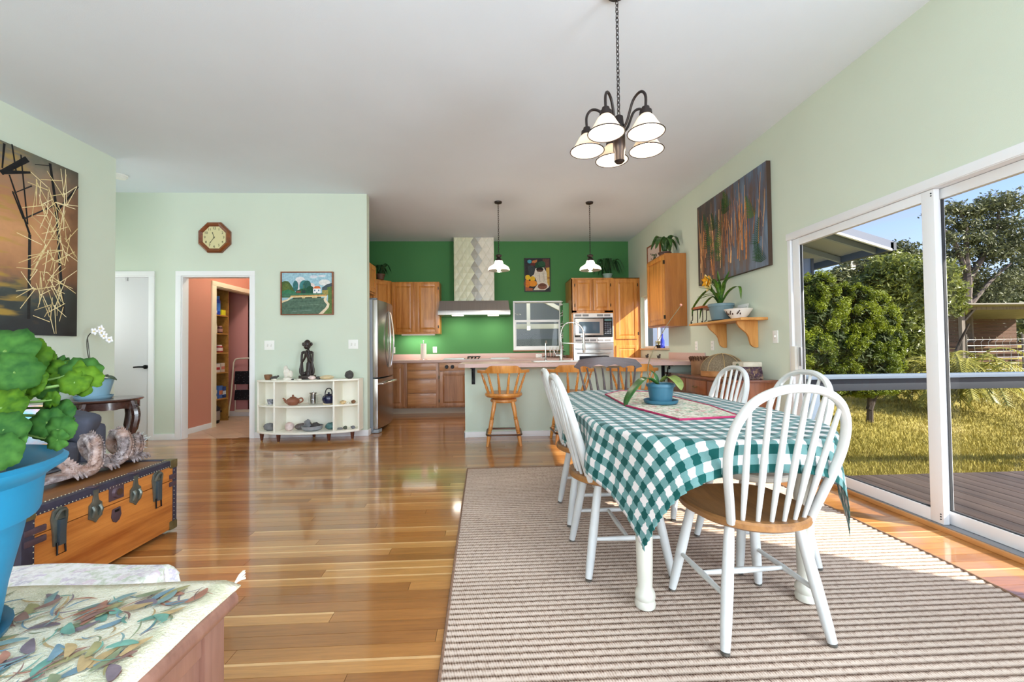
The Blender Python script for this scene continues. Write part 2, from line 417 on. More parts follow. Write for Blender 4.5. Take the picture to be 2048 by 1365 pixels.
# floor: planks running across the view -----------------------------
def plank_mat():
    m = bpy.data.materials.new('oiled_plank'); t = NT(m)
    g = t.n('NewGeometry'); sp = t.n('SeparateXYZ'); t.l(g.outputs['Position'], sp.inputs[0])
    row = t.math('FLOOR', t.math('DIVIDE', t.math('ADD', sp.outputs['Y'], 10), PW))
    off = t.math('FRACT', t.math('MULTIPLY', row, .618034))
    seg = t.math('FLOOR', t.math('ADD', t.math('DIVIDE', t.math('ADD', sp.outputs['X'], 20), PLEN), off))
    cb = t.n('CombineXYZ'); t.l(row, cb.inputs[0]); t.l(seg, cb.inputs[1])
    wn = t.n('TexWhiteNoise', noise_dimensions='2D'); t.l(cb.outputs[0], wn.inputs['Vector'])
    base = t.ramp(wn.outputs['Value'], [(0, lin((152, 98, 46))), (.3, lin((166, 108, 52))), (.65, lin((178, 120, 60))), (.97, lin((196, 140, 78)))])
    fy = t.math('FRACT', t.math('DIVIDE', t.math('ADD', sp.outputs['Y'], 10), PW))
    sap = t.math('MULTIPLY', t.math('GREATER_THAN', fy, .8), t.math('GREATER_THAN', wn.outputs['Value'], .84))
    base = t.mix(sap, base, lin((222, 176, 120)))
    va = t.n('VectorMath', operation='MULTIPLY_ADD'); t.l(g.outputs['Position'], va.inputs[0]); va.inputs[1].default_value = (2.2, 34, 1)
    t.l(wn.outputs['Color'], va.inputs[2])
    n1 = t.noise(va.outputs[0], 1.6, 5, .65); n2 = t.noise(va.outputs[0], 6, 3, .6)
    gr = t.ramp(t.math('ADD', t.math('MULTIPLY', n1, .7), t.math('MULTIPLY', n2, .3)), [(.32, (.66, .64, .62, 1)), (.7, (1.2, 1.2, 1.2, 1))])
    t.l(t.mix(.85, base, gr, 'MULTIPLY'), t.b.inputs['Base Color'])
    t.b.inputs['Roughness'].default_value = .3; t.b.inputs['Coat Weight'].default_value = .9; t.b.inputs['Coat IOR'].default_value = 1.55; t.b.inputs['Coat Roughness'].default_value = .09
    t.b.inputs['Specular IOR Level'].default_value = .45
    lw = t.noise(t.coords('Object', (1, 1, 1)), 2.2, 2)
    t.bump(t.math('ADD', t.math('MULTIPLY', lw, 1.0), t.math('MULTIPLY', n2, .03)), .12, .01)
    return m
PW, PLEN = .07, 1.9
PLANK = plank_mat()
floor = struct('floor', MB().box(-5.7, -3.12, -.2, DW1, YF+.02, -.012).box(DW1, -3.12, -.2, XR+.1, YB, -.012), pm('subfloor', (60, 40, 24), rough=.8), 'glossy brown timber strip floor', 'floor')
def plank_rects():
    out = []
    for r in range(int(math.floor((10-3.1)/PW)), int(math.ceil((10+YB)/PW))+1):
        y0 = r*PW-10; y1 = y0+PW; off = (r*.618034) % 1.0
        xmin, xmax = (-5.7, XR+.04) if y0 < YF-.01 else (-2.4, XR)
        s = math.floor((xmin+20)/PLEN+off)
        while True:
            a = (s-off)*PLEN-20; b = a+PLEN; s += 1
            if a > xmax: break
            a, b = max(a, xmin), min(b, xmax)
            yy1 = min(y1, YF+.02) if y0 < YF-.01 and b < -2.4 else min(y1, YB)
            if b-a > .02: out.append((a, y0, b, yy1))
    return out
rest = MB(); g = .0009
for a, y0, b, y1 in plank_rects():
    vis = 1.0 < y0 < 3.6 and b > -2.6-.4*max(0, y0-2) and a < 2.65
    m = MB() if vis else rest
    m.box(a+g, y0+g, -.012, b-g, y1-g, 0)
    if vis: m.build('plank', PLANK, floor, fixn=False)
o = rest.build('plank_field', PLANK, floor, fixn=False); o['kind'] = 'stuff'

# tiled floor of the pink room --------------------------------------
tilefloor = struct('floor_tile', MB().box(-4.9, YF+.02, -.2, -2.5, 7.6, -.008), pm('grout', (150, 132, 116), rough=.9), 'beige tiled floor of the pink room', 'floor')
TILE = pm('beige_tile', (196, 166, 142), rough=.35, var=.14, vs=4)
s2 = .31/math.sqrt(2)*1.0
for i in range(-14, 15):
    for j in range(-14, 15):
        cx = -3.7+(i+j)*s2; cyy = 6.4+(i-j)*s2; h = s2-.003
        p = clip_poly([(cx-h, cyy), (cx, cyy-h), (cx+h, cyy), (cx, cyy+h)], -4.78, YF+.02, -2.5, 7.5)
        if len(p) > 2: MB().prism(p, -.008, 0).build('tile', TILE, tilefloor)

# closet door ---------------------------------------------------------
d2 = thing('door_2', 'plain white closet door with dark lever handle', 'door', (CD0, YF+.02, 0), kind='structure')
MB().box(.016, 0, .012, CD1-CD0-.016, .04, CDZ-.016).build('door_leaf', pm('white_door_paint', (214, 214, 216), rough=.45), d2, bevel=.003)
BLACKM = pm('black_metal', (28, 27, 28), rough=.4, metal=.7)
h = MB().tube([(.70, -.002, .93), (.70, -.022, .93)], .026, 16).cyl((.70, -.02, .93), (.70, -.06, .93), .011).build('lever_handle', BLACKM, d2, smooth=True)
MB().tube(catmull([(.70, -.055, .93), (.65, -.058, .931), (.59, -.056, .928)], 4), [.011]*9, 8).build('lever', BLACKM, h, smooth=True)
MB().box(.44, -.006, 2.03, .468, .002, 2.074).build('latch_plate', pm('brushed_nickel', (170, 170, 172), rough=.35, metal=.8), d2)

# sliding glass door -----------------------------------------------------
ALU = pm('white_aluminium', (226, 228, 231), rough=.35, metal=.0, spec=.5)
GREYALU = pm('grey_aluminium', (150, 154, 160), rough=.4, metal=.5)
DARKGAP = pm('dark_weatherstrip', (44, 46, 50), rough=.8)
PANE = glass_mat('window_glass', (.985, .99, .985, 1), .3)
sd = thing('door_1', 'white aluminium sliding glass door opening to the deck', 'sliding door', (XR, 0, 0), kind='structure')
MB().box(0, SL1-.035, .03, .11, SL1, ZD-.05).build('frame_jamb', ALU, sd, bevel=.003)
MB().box(0, SL0, .03, .11, SL0+.035, ZD-.05).build('frame_jamb', ALU, sd, bevel=.003)
MB().box(0, SL0, ZD-.05, .11, SL1, ZD).box(-.006, SL0, ZD-.045, 0, SL1+.01, ZD+.012).build('frame_head', ALU, sd, bevel=.003)
MB().box(0, SL0, 0, .12, SL1, .03).build('sill_track', GREYALU, sd, bevel=.003)
def sash(x0, x1, y0, y1, bottom, top, wst, name):
    s = thing_part(name, sd)
    z0, z1 = .032, ZD-.052
    MB().box(x0, y0, z0, x1, y0+wst, z1).build('stile', ALU, s, bevel=.003)
    MB().box(x0, y1-wst, z0, x1, y1, z1).build('stile', ALU, s, bevel=.003)
    MB().box(x0, y0+wst, z0, x1, y1-wst, z0+bottom).build('bottom_rail', ALU, s, bevel=.003)
    MB().box(x0, y0+wst, z1-top, x1, y1-wst, z1).build('top_rail', ALU, s, bevel=.003)
    xm = (x0+x1)/2
    MB().box(xm-.003, y0+wst-.005, z0+bottom-.005, xm+.003, y1-wst+.005, z1-top+.005).build('pane', PANE, s)
    MB().box(xm-.008, y0+wst, z0+bottom, xm+.008, y0+wst+.006, z1-top).box(xm-.008, y1-wst-.006, z0+bottom, xm+.008, y1-wst, z1-top).box(xm-.008, y0+wst, z0+bottom, xm+.008, y1-wst, z0+bottom+.006).build('glazing_gasket', DARKGAP, s)
    return s
def thing_part(name, parent):
    o = bpy.data.objects.new(name, None); col.objects.link(o); o.parent = parent; return o
s1 = sash(.012, .048, 2.385, SL1-.05, .075, .06, .075, 'inner_sash')
s2_ = sash(.06, .096, SL0+.04, 2.46, .075, .06, .06, 'outer_sash')
MB().box(-.016, SL1-.085, .86, .012, SL1-.03, 1.1).build('door_lock', pm('ivory_plastic', (222, 220, 212), rough=.4), sd, bevel=.004)
MB().box(-.004, SL1-.14, .93, .012, SL1-.115, 1.09).build('pull_handle', GREYALU, sd, bevel=.004)
for z in (.06, .075, .09, 2.0, 2.015): MB().cyl((.009, 2.40, z), (.013, 2.40, z), .004, n=8).build('screw', DARKGAP, sd)

# kitchen windows -----------------------------------------------------
w1 = thing('window_1', 'white single-hung window in the deep green kitchen wall', 'window', (0, YB, 0), kind='structure')
MB().box(BW0, .0, BWZ0+.03, BW0+.03, .14, BWZ1-.03).box(BW1-.03, 0, BWZ0+.03, BW1, .14, BWZ1-.03).box(BW0, 0, BWZ1-.03, BW1, .14, BWZ1).box(BW0, 0, BWZ0, BW1, .14, BWZ0+.03).build('window_frame', TRIM, w1, bevel=.004)
MB().box(BW0+.03, .03, 1.62, BW1-.03, .06, 1.665).box(BW0+.03, .03, BWZ0+.075, BW0+.06, .06, 1.62).box(BW1-.06, .03, BWZ0+.075, BW1-.03, .06, 1.62).box(BW0+.03, .03, BWZ0+.03, BW1-.03, .06, BWZ0+.075).build('lower_sash', TRIM, w1, bevel=.003)
MB().box(BW0+.03, .066, 1.64, BW1-.03, .076, BWZ1-.03).build('pane', PANE, w1)
MB().box(BW0+.05, .041, BWZ0+.06, BW1-.05, .049, 1.63).build('pane', PANE, w1)
MB().box(BW0-.01, -.03, BWZ0-.025, BW1+.01, .03, BWZ0).build('window_sill', wood('sill_wood', (120, 84, 50), (160, 120, 80), axis='x'), w1, bevel=.004)
w2 = thing('window_2', 'white kitchen side window beside the pantry cabinet', 'window', (XR, 0, 0), kind='structure')
MB().box(.06, KW0, KWZ0+.04, .11, KW0+.04, KWZ1-.04).box(.06, KW1-.04, KWZ0+.04, .11, KW1, KWZ1-.04).box(.06, KW0, KWZ1-.04, .11, KW1, KWZ1).box(.06, KW0, KWZ0+.005, .11, KW1, KWZ0+.04).build('window_frame', TRIM, w2, bevel=.004)
MB().box(.07, 6.76, KWZ0+.04, .1, 6.8, KWZ1-.04).build('mullion', TRIM, w2, bevel=.004)
MB().box(.082, KW0+.04, KWZ0+.04, .088, 6.76, KWZ1-.04).build('pane', PANE, w2)
MB().box(.082, 6.8, KWZ0+.04, .088, KW1-.04, KWZ1-.04).build('pane', PANE, w2)
MB().box(-.03, KW0-.03, KWZ0-.02, .06, KW1+.01, KWZ0+.004).build('window_sill', wood('pale_sill', (196, 160, 120), (216, 186, 150), axis='y'), w2, bevel=.004)

# ------------------------------------------------------------------ rug
def rug_mat():
    m = bpy.data.materials.new('ribbed_jute'); t = NT(m); v = t.coords('Object')
    sp = t.n('SeparateXYZ'); t.l(v, sp.inputs[0])
    ph = t.math('FRACT', t.math('DIVIDE', sp.outputs['Y'], RIB))
    gro = t.math('ABSOLUTE', t.math('SUBTRACT', ph, .5))           # 0 on the crest, .5 in the groove
    x2 = t.math('FRACT', t.math('ADD', t.math('MULTIPLY', sp.outputs['X'], 105), t.math('MULTIPLY', ph, 1.3)))
    st = t.math('ABSOLUTE', t.math('SUBTRACT', x2, .5))
    v2 = t.coords('Object', (55, 55, 1)); n = t.noise(v2, 1.0, 3, .7); v3 = t.coords('Object', (1.3, 2.2, 1)); big = t.noise(v3, 1.0, 3)
    f = t.math('ADD', t.math('MULTIPLY', gro, 1.15), t.math('MULTIPLY', st, .55))
    f = t.math('ADD', f, t.math('MULTIPLY', t.math('SUBTRACT', n, .5), .9))
    c = t.ramp(f, [(.22, lin((196, 178, 163))), (.52, lin((154, 132, 116))), (.78, lin((78, 57, 46)))])
    b = t.ramp(big, [(.3, (.88, .86, .85, 1)), (.7, (1.06, 1.05, 1.05, 1))])
    t.l(t.mix(1.0, c, b, 'MULTIPLY'), t.b.inputs['Base Color']); t.b.inputs['Roughness'].default_value = .95; t.b.inputs['Specular IOR Level'].default_value = .1
    t.bump(t.math('ADD', t.math('MULTIPLY', st, .5), n), .5, .004)
    return m
RIB = .034
def make_rug():
    x0, x1, y0, y1 = -.22, 2.26, .35, 3.9
    n = int((y1-y0)/RIB)*4; nx = 26; vs_ = []; fs = []
    for j in range(n+1):
        y = y0+(y1-y0)*j/n; ph = (y-y0)/RIB; z = .007+.0032*math.cos(2*pi*(ph-.5))
        wob = .012*math.sin(y*2.6+1)+.007*math.sin(y*7.0)
        for i in range(nx+1):
            t = i/nx; x = x0+.02*(3.9-y)*(1-t)*(.9)+(x1-x0)*t+wob*t*.9-.022*(1-t)*math.sin(y*.4)
            yy = y+.012*math.sin(x*1.7)*(.3)
            vs_.append((x, yy, z))
    w = nx+1
    for j in range(n):
        for i in range(nx): fs.append((j*w+i, j*w+i+1, (j+1)*w+i+1, (j+1)*w+i))
    m = MB().add(vs_, fs); o = len(m.v)
    ring = [i for i in range(w)]+[j*w+nx for j in range(1, n+1)]+[n*w+i for i in range(nx-1, -1, -1)]+[j*w for j in range(n-1, 0, -1)]
    low = [(m.v[i][0], m.v[i][1], .0005) for i in ring]; m.v += low; k = len(ring)
    for a in range(k): m.f.append((ring[a], o+a, o+(a+1) % k, ring[(a+1) % k]))
    rug = thing('area_rug', 'beige and brown ribbed woven rug under the dining table', 'rug', (0, 0, 0))
    m.build('woven_field', rug_mat(), rug, smooth=True, fixn=True, angle=80)
    edge = [Vector((m.v[i][0], m.v[i][1], .008)) for i in ring[::2]]
    MB().tube(edge, .006, 6, closed=True).build('bound_edge', pm('rug_binding', (128, 98, 78), rough=.95, var=.2, vs=60), rug, smooth=True)
make_rug()

# ------------------------------------------------------------------ dining table and cloth
WHITEW = pm('white_chair_paint', (202, 202, 199), rough=.38, var=.03, vs=14)
CREAMW = pm('cream_table_paint', (208, 204, 190), rough=.4, var=.03, vs=10)
TCX, TCY, TA, TB, TN = .985, 2.44, .51, .94, 3.0
def outline(a, e=0):
    c, s = math.cos(a), math.sin(a)
    r = (abs(c/(TA+e))**TN+abs(s/(TB+e))**TN)**(-1/TN); return r*c, r*s
tb = thing('dining_table', 'white painted dining table under the green checked cloth', 'table', (TCX, TCY, 0))
MB().prism([outline(2*pi*i/64) for i in range(64)], .725, .757).build('table_top', CREAMW, tb, bevel=.006)
ap = MB()
for (x0, y0, x1, y1) in ((-.37, -.71, .37, -.69), (-.37, .69, .37, .71), (-.39, -.69, -.37, .69), (.37, -.69, .39, .69)): ap.box(x0, y0, .635, x1, y1, .725)
ap.build('apron', CREAMW, tb, bevel=.003)
for sx in (-1, 1):
    for sy in (-1, 1):
        MB().lathe([(.028, 0), (.041, .004), (.044, .018), (.038, .034), (.043, .046), (.041, .062), (.03, .085), (.032, .12), (.036, .34), (.041, .52), (.043, .6), (.043, .725)], 20).build('leg', CREAMW, tb, smooth=True, loc=(sx*.352, sy*.672, .0085))

def gingham_mat():
    m = bpy.data.materials.new('green_gingham'); t = NT(m); uvn = t.n('UVMap'); sp = t.n('SeparateXYZ'); t.l(uvn.outputs[0], sp.inputs[0])
    per = .072
    su = t.math('LESS_THAN', t.math('FRACT', t.math('DIVIDE', sp.outputs[0], per)), .5)
    sv = t.math('LESS_THAN', t.math('FRACT', t.math('DIVIDE', sp.outputs[1], per)), .5)
    c = t.ramp(t.math('MULTIPLY', t.math('ADD', su, sv), .5), [(0, lin((212, 205, 202))), (.25, lin((212, 205, 202))), (.26, lin((98, 136, 134))), (.74, lin((98, 136, 134))), (.76, lin((10, 72, 68)))])
    uv2 = t.n('Mapping'); uv2.inputs['Scale'].default_value = (420, 420, 1); t.l(uvn.outputs[0], uv2.inputs['Vector'])
    n = t.noise(uv2.outputs[0], 1, 2, .6)
    t.l(t.mix(.3, c, t.ramp(n, [(.3, (.3, .3, .3, 1)), (.7, (.66, .66, .66, 1))]), 'OVERLAY'), t.b.inputs['Base Color'])
    t.b.inputs['Roughness'].default_value = .85; t.b.inputs['Specular IOR Level'].default_value = .15; t.b.inputs['Sheen Weight'].default_value = .15
    t.bump(n, .12, .002); return m
GING = gingham_mat()
def make_cloth():
    # flat cloth, laid over the oval top; what lies past the edge falls
    e = .012; pts = [Vector(outline(2*pi*i/720, e)) for i in range(720)]; arr = np.array([(p.x, p.y) for p in pts])
    seglen = np.linalg.norm(np.roll(arr, -1, 0)-arr, axis=1); cum = np.concatenate([[0], np.cumsum(seglen)[:-1]])
    nrm = np.roll(arr, -1, 0)-np.roll(arr, 1, 0); nrm = np.stack([nrm[:, 1], -nrm[:, 0]], 1); nrm /= np.linalg.norm(nrm, axis=1)[:, None]
    X0, X1, Y0, Y1 = -.735, .70, -1.075, 1.10; nx, ny = 120, 172
    vs_ = []; uv = []
    for j in range(ny+1):
        for i in range(nx+1):
            x = X0+(X1-X0)*i/nx; y = Y0+(Y1-Y0)*j/ny; uv.append((x, y))
            inside = (abs(x/(TA+e))**TN+abs(y/(TB+e))**TN) < 1
            if inside:
                vs_.append((x, y, .7605+.0012*math.sin(9*x+3*y))); continue
            dx = arr-np.array([x, y]); dd = (dx**2).sum(1); k = int(dd.argmin()); d = math.sqrt(dd[k])
            # blend of nearest-point and centre-ray so corner folds gather gently
            b = arr[k]; n = nrm[k]; s = cum[k]
            r = .018; a = min(d/r, pi/2)
            out = r*math.sin(a); dn = r*(1-math.cos(a))+max(0, d-r*pi/2)
            wav = min(1, d/.16)
            fold = .022*math.sin(s*13.0)+.006*math.sin(s*23+1.0)
            flare = .10*max(0, d-.12)
            o = out+wav*max(-.006, fold+.012)+flare
            sway = .012*wav*math.cos(s*13.0)
            tx, ty = -n[1], n[0]
            vs_.append((b[0]+n[0]*o+tx*sway, b[1]+n[1]*o+ty*sway, .7605-dn+.002*math.sin(s*13)*wav))
    w = nx+1; fs = [(j*w+i, j*w+i+1, (j+1)*w+i+1, (j+1)*w+i) for j in range(ny) for i in range(nx)]
    m = MB().add(vs_, fs)
    o = m.build('tablecloth', GING, None, smooth=True, loc=(TCX, TCY, 0), uv=uv, fixn=False, angle=180)
    md = o.modifiers.new('thickness', 'SOLIDIFY'); md.thickness = .0016; md.offset = -1
    tag(o, 'green and white checked tablecloth draped over the dining table', 'tablecloth')
make_cloth()

# runner ---------------------------------------------------------------
def floral_mat(name, base, cols, scale=26, contrast=.5):
    m = bpy.data.materials.new(name); t = NT(m); v = t.coords('Object')
    vo = t.n('TexVoronoi'); vo.inputs['Scale'].default_value = scale; t.l(v, vo.inputs['Vector'])
    sep = t.n('SeparateColor'); t.l(vo.outputs['Color'], sep.inputs[0])
    n = t.noise(v, scale*1.7, 4, .7)
    st = [(i/len(cols), lin(c)) for i, c in enumerate(cols)]
    c = t.ramp(sep.outputs[0], st)
    f = t.ramp(n, [(.42, (0, 0, 0, 1)), (.58, (1, 1, 1, 1))])
    t.l(t.mix(f, lin(base), c), t.b.inputs['Base Color']); t.b.inputs['Roughness'].default_value = .9; t.b.inputs['Specular IOR Level'].default_value = .1
    t.bump(n, .2, .003); return m
rn = thing('table_runner', 'floral quilted table runner with crimson binding', 'runner', (0, 0, 0))
hexp = [(.815, 3.02), (.775, 2.42), (.865, 1.92), (1.185, 1.975), (1.24, 2.35), (1.215, 3.1), (1.0, 3.26)]
MB().prism(hexp, .763, .7665).build('quilted_field', floral_mat('runner_print', (222, 214, 200), [(206, 120, 130), (110, 150, 96), (232, 224, 210), (76, 100, 70), (196, 160, 150), (150, 180, 150)], 34), rn)
MB().tube([(x, y, .7655) for x, y in hexp], .0055, 8, closed=True, flat=(1, .8, (0, 0, 1))).build('crimson_binding', pm('crimson_binding', (168, 28, 82), rough=.7), rn, smooth=True)

# potted orchid on the runner -------------------------------------------
def strap_leaf(m, base, pts, width, nseg=8, fold=.25, c=None):
    """a leaf along a curve, creased along its midrib"""
    P = catmull([Vector(base)]+[Vector(p) for p in pts], nseg); n = len(P); vs_ = []; fs = []
    for i, p in enumerate(P):
        t = i/(n-1); d = (P[min(i+1, n-1)]-P[max(i-1, 0)]).normalized()
        side = d.cross(Vector((0, 0, 1))); side = side.normalized() if side.length > .05 else Vector((1, 0, 0)); up = side.cross(d).normalized()
        w = width*(math.sin(pi*min(1, (t*.86+.14)))**.7)
        if i == n-1: w = .001
        vs_ += [p-side*w+up*w*fold, p, p+side*w+up*w*fold]
    for i in range(n-1):
        a = i*3; fs += [(a, a+1, a+4, a+3), (a+1, a+2, a+5, a+4)]
    return m.add(vs_, fs, c)
def leafobj(mb, name, mat, parent, th=.0016):
    o = mb.build(name, mat, parent, smooth=True, fixn=False, angle=180); md = o.modifiers.new('thickness', 'SOLIDIFY'); md.thickness = th; return o
def pot_mb(r0, r1, h, rim=.012, rh=.018):
    return MB().lathe([(0, 0), (r0*.9, 0), (r0, .004), (r1*.97, h-rh), (r1+rim*.5, h-rh), (r1+rim*.5, h-.002), (r1+rim*.2, h), (r1-rim*.3, h), (r1-rim*.5, h-.012), (r0*.95, h*.5), (0, h*.5)], 28)
TEALP = pm('slate_teal_plastic', (48, 98, 118), rough=.45)
SOIL = pm('potting_soil', (70, 54, 40), rough=.95, var=.3, vs=60, bump=.6, bs=90)
ORCH = leaf_mat('orchid_leaf', (34, 84, 40), (78, 124, 56), rough=.35, trans=.1, scale=6)
ORCH2 = leaf_mat('orchid_leaf_olive', (110, 128, 60), (140, 150, 84), rough=.4, trans=.1, scale=6)
op = thing('potted_orchid', 'teal pot with broad orchid leaves on the table runner', 'plant', (1.0, 2.47, .767))
MB().lathe([(0, 0), (.082, 0), (.094, .006), (.1, .024), (.097, .025), (.088, .008), (0, .008)], 28).build('saucer', TEALP, op, smooth=True)
pot_mb(.062, .077, .112).build('pot', TEALP, op, smooth=True, loc=(0, 0, .009))
MB().lathe([(0, .1), (.074, .096)], 20).build('soil', SOIL, op, loc=(0, 0, .004))
m = MB(); strap_leaf(m, (-.02, 0, .115), [(-.09, -.015, .15), (-.16, -.03, .1), (-.215, -.045, .03), (-.23, -.05, -.012)], .04); leafobj(m, 'leaf', ORCH, op)
m = MB(); strap_leaf(m, (.005, -.01, .13), [(.035, -.05, .16), (.06, -.1, .13), (.07, -.125, .09)], .042); leafobj(m, 'leaf', ORCH2, op)
m = MB(); strap_leaf(m, (-.01, .01, .125), [(-.02, .03, .17), (-.045, .05, .2)], .014); leafobj(m, 'leaf', ORCH, op)
MB().tube(catmull([(-.06, 0, .11), (-.075, .0, .2), (-.04, .02, .3), (.06, .05, .46), (.16, .06, .59)], 6), [.0035]*12+[.0022]*13, 6).build('flower_spike', pm('spike_brown', (96, 82, 50), rough=.6), op, smooth=True)
MB().ball((.162, .061, .595), .008).build('bud', pm('bud_pink', (180, 120, 100), rough=.6), op, smooth=True)

# ------------------------------------------------------------------ windsor chairs
SEATW = wood('oak_seat', (122, 82, 46), (168, 118, 68), rough=.42, axis='y', s=.8)
SEATWORN = pm('worn_white_seat', (214, 206, 192), rough=.5, var=.14, vs=7)
GLIDE = pm('grey_glide', (120, 116, 108), rough=.35, metal=.7)
def seat_outline(n=44):
    out = []
    for i in range(n):
        a = 2*pi*i/n; c, s = math.cos(a), math.sin(a)
        w = .228 if s > 0 else .222; d = .21 if s > 0 else .245; p = 2.7 if s > 0 else 2.15
        r = (abs(c/w)**p+abs(s/d)**p)**(-1/p); out.append((r*c, r*s))
    return out
def make_windsor(label, loc, rz, seat_mat):
    t = thing('windsor_chair', label, 'chair', loc, rz, 'white windsor dining chairs')
    so = seat_outline(); m = MB(); rings = [(.93, .428), (1.0, .438), (1.0, .456), (.97, .464), (.8, .461), (.45, .452), (.0, .449)]; n = len(so); vs_ = []; fs = []
    for k, z in rings[:-1]:
        for x, y in so: vs_.append((x*k, y*k, z+(.004 if k > .75 and y > .1 and z > .45 else 0)))
    for r in range(len(rings)-2):
        for i in range(n): fs.append((r*n+i, r*n+(i+1) % n, (r+1)*n+(i+1) % n, (r+1)*n+i))
    vs_.append((0, 0, rings[-1][1])); c = len(vs_)-1; b = (len(rings)-2)*n
    fs += [(b+i, b+(i+1) % n, c) for i in range(n)]; fs.append(tuple(range(n))[::-1])
    m.add(vs_, fs).build('seat', seat_mat, t, smooth=True)
    feet = {}
    for sx in (-1, 1):
        for sy in (-1, 1):
            top = Vector((sx*.135, sy*.13, .435)); bot = Vector((sx*.205, sy*.2, .012)); feet[(sx, sy)] = (top, bot)
            lg = MB().turned(top, bot, [(0, .0165), (.15, .0195), (.55, .0215), (.85, .0195), (1, .0165)], 12).build('leg', WHITEW, t, smooth=True)
            MB().lathe([(.013, 0), (.016, .002), (.016, .009), (.009, .013)], 14, (bot.x, bot.y, 0)).build('glide', GLIDE, lg, smooth=True)
    L = lambda k, u: feet[k][0].lerp(feet[k][1], u)
    sp = [(0, .0085), (.5, .0125), (1, .0085)]
    mids = []
    for sx in (-1, 1):
        a, b2 = L((sx, -1), .6), L((sx, 1), .6); mids.append(a.lerp(b2, .5))
        MB().turned(a, b2, sp, 10).build('stretcher', WHITEW, t, smooth=True)
    MB().turned(mids[0], mids[1], sp, 10).build('stretcher', WHITEW, t, smooth=True)
    lean = lambda z: -.172-(z-.455)*.31
    half = [(.155, .45), (.176, .54), (.2, .64), (.212, .735), (.2, .825), (.156, .9), (.082, .94), (0, .95)]
    prof = half+[(-x, z) for x, z in half[-2::-1]]
    hp = catmull([(x, lean(z)-.04*(1-abs(x)/.2)*min(1, (z-.45)/.3)*0, z) for x, z in prof], 5)
    MB().tube(hp, .0175, 10, flat=(1.0, .86, (0, 1, 0))).build('hoop', WHITEW, t, smooth=True)
    for i in range(6):
        u = (i-2.5)/2.5; xb = u*.118; yb = -.207+.024*abs(u)**2
        xt = u*.165; zt = None
        for a, b2 in zip(hp, hp[1:]):
            if a.z > .6 and b2.z > .6 and min(a.x, b2.x) <= xt <= max(a.x, b2.x):
                k = (xt-a.x)/(b2.x-a.x) if abs(b2.x-a.x) > 1e-9 else 0; zt = a.z+(b2.z-a.z)*k; break
        zt = zt or .9
        MB().turned((xb, yb, .455), (xt, lean(zt), zt), [(0, .007), (.12, .009), (.4, .0118), (.75, .0095), (1, .007)], 10).build('spindle', WHITEW, t, smooth=True)
    return t
ch = make_windsor('white spindle-back chair with brown seat nearest the viewer at the table end', (1.01, 1.685, .009), math.radians(2.5), SEATW)
dup(ch, 'white spindle-back chair with brown seat on the left side, nearer of the two there', (.64, 2.18, .009), math.radians(-90), 'white windsor dining chairs')
dup(ch, 'white spindle-back chair with brown seat, farther of two on the left side of the table', (.665, 2.78, .009), math.radians(-91), 'white windsor dining chairs')
ch2 = make_windsor('white spindle-back chair with worn whitish seat just behind the nearest chair, door side', (1.375, 2.2, .009), math.radians(91), SEATWORN)
dup(ch2, 'white spindle-back chair in front of the sideboard, sunlit far side of the table', (1.335, 2.82, .009), math.radians(88), 'white windsor dining chairs')

# dark chair at the far end ------------------------------------------------
DARKW = wood('dark_stained_wood', (58, 46, 46), (96, 78, 76), rough=.35, axis='x', s=.7)
dc = thing('dark_chair', 'dark stained chair with scalloped crest rail at the far table end', 'chair', (1.035, 3.5, .009), pi)
MB().prism([(x*1.02, y*1.0) for x, y in seat_outline()], .425, .46).build('seat', DARKW, dc, bevel=.008)
for sx in (-1, 1):
    for sy in (-1, 1): MB().turned((sx*.15, sy*.14, .43), (sx*.21, sy*.2, .0), [(0, .018), (.2, .023), (.24, .017), (.3, .024), (.7, .02), (.75, .015), (1, .015)], 10).build('leg', DARKW, dc, smooth=True)
for sx in (-1, 1): MB().turned((sx*.187, -.17, .17), (sx*.187, .17, .17), [(0, .009), (.5, .015), (1, .009)]).build('stretcher', DARKW, dc, smooth=True)
MB().turned((-.187, 0, .17), (.187, 0, .17), [(0, .009), (.5, .015), (1, .009)]).build('stretcher', DARKW, dc, smooth=True)
cp = []
for i in range(0, 41):
    x = -.305+.61*i/40; cp.append((x, .985+.028*math.cos(x/.305*pi/2)-(.05*max(0, abs(x)-.255)/.05)))
low = []
for i in range(40, -1, -1):
    x = -.305+.61*i/40; u = (x+.305)/.61; sc = abs(math.sin(u*4*pi)); low.append((x, .895+.024*math.cos(x/.305*pi/2)+(.028*sc if .09 < u < .91 else .028*(abs(x)-.25)/.055)))
pl = cp+low; m = MB(); n = len(pl)
cy_ = lambda x: -.235-.055*(1-(x/.305)**2)
m.add([(x, cy_(x)-.011, z) for x, z in pl]+[(x, cy_(x)+.011, z) for x, z in pl], [])
h2 = len(cp)
for i in range(h2-1):
    m.f.append((i, i+1, n-2-i, n-1-i)); m.f.append((n+i+1, n+i, n+n-1-i, n+n-2-i))
for i in range(n): m.f.append((i, (i+1) % n, n+(i+1) % n, n+i))
m.build('crest_rail', DARKW, dc, smooth=True)
for i in range(8):
    u = (i-3.5)/3.5; xb = u*.165; xt = u*.255
    MB().turned((xb, -.165+.02*u*u, .455), (xt, cy_(xt), .915), [(0, .009), (.15, .008), (.45, .014), (.55, .012), (.8, .008), (1, .008)], 8).build('spindle', DARKW, dc, smooth=True)

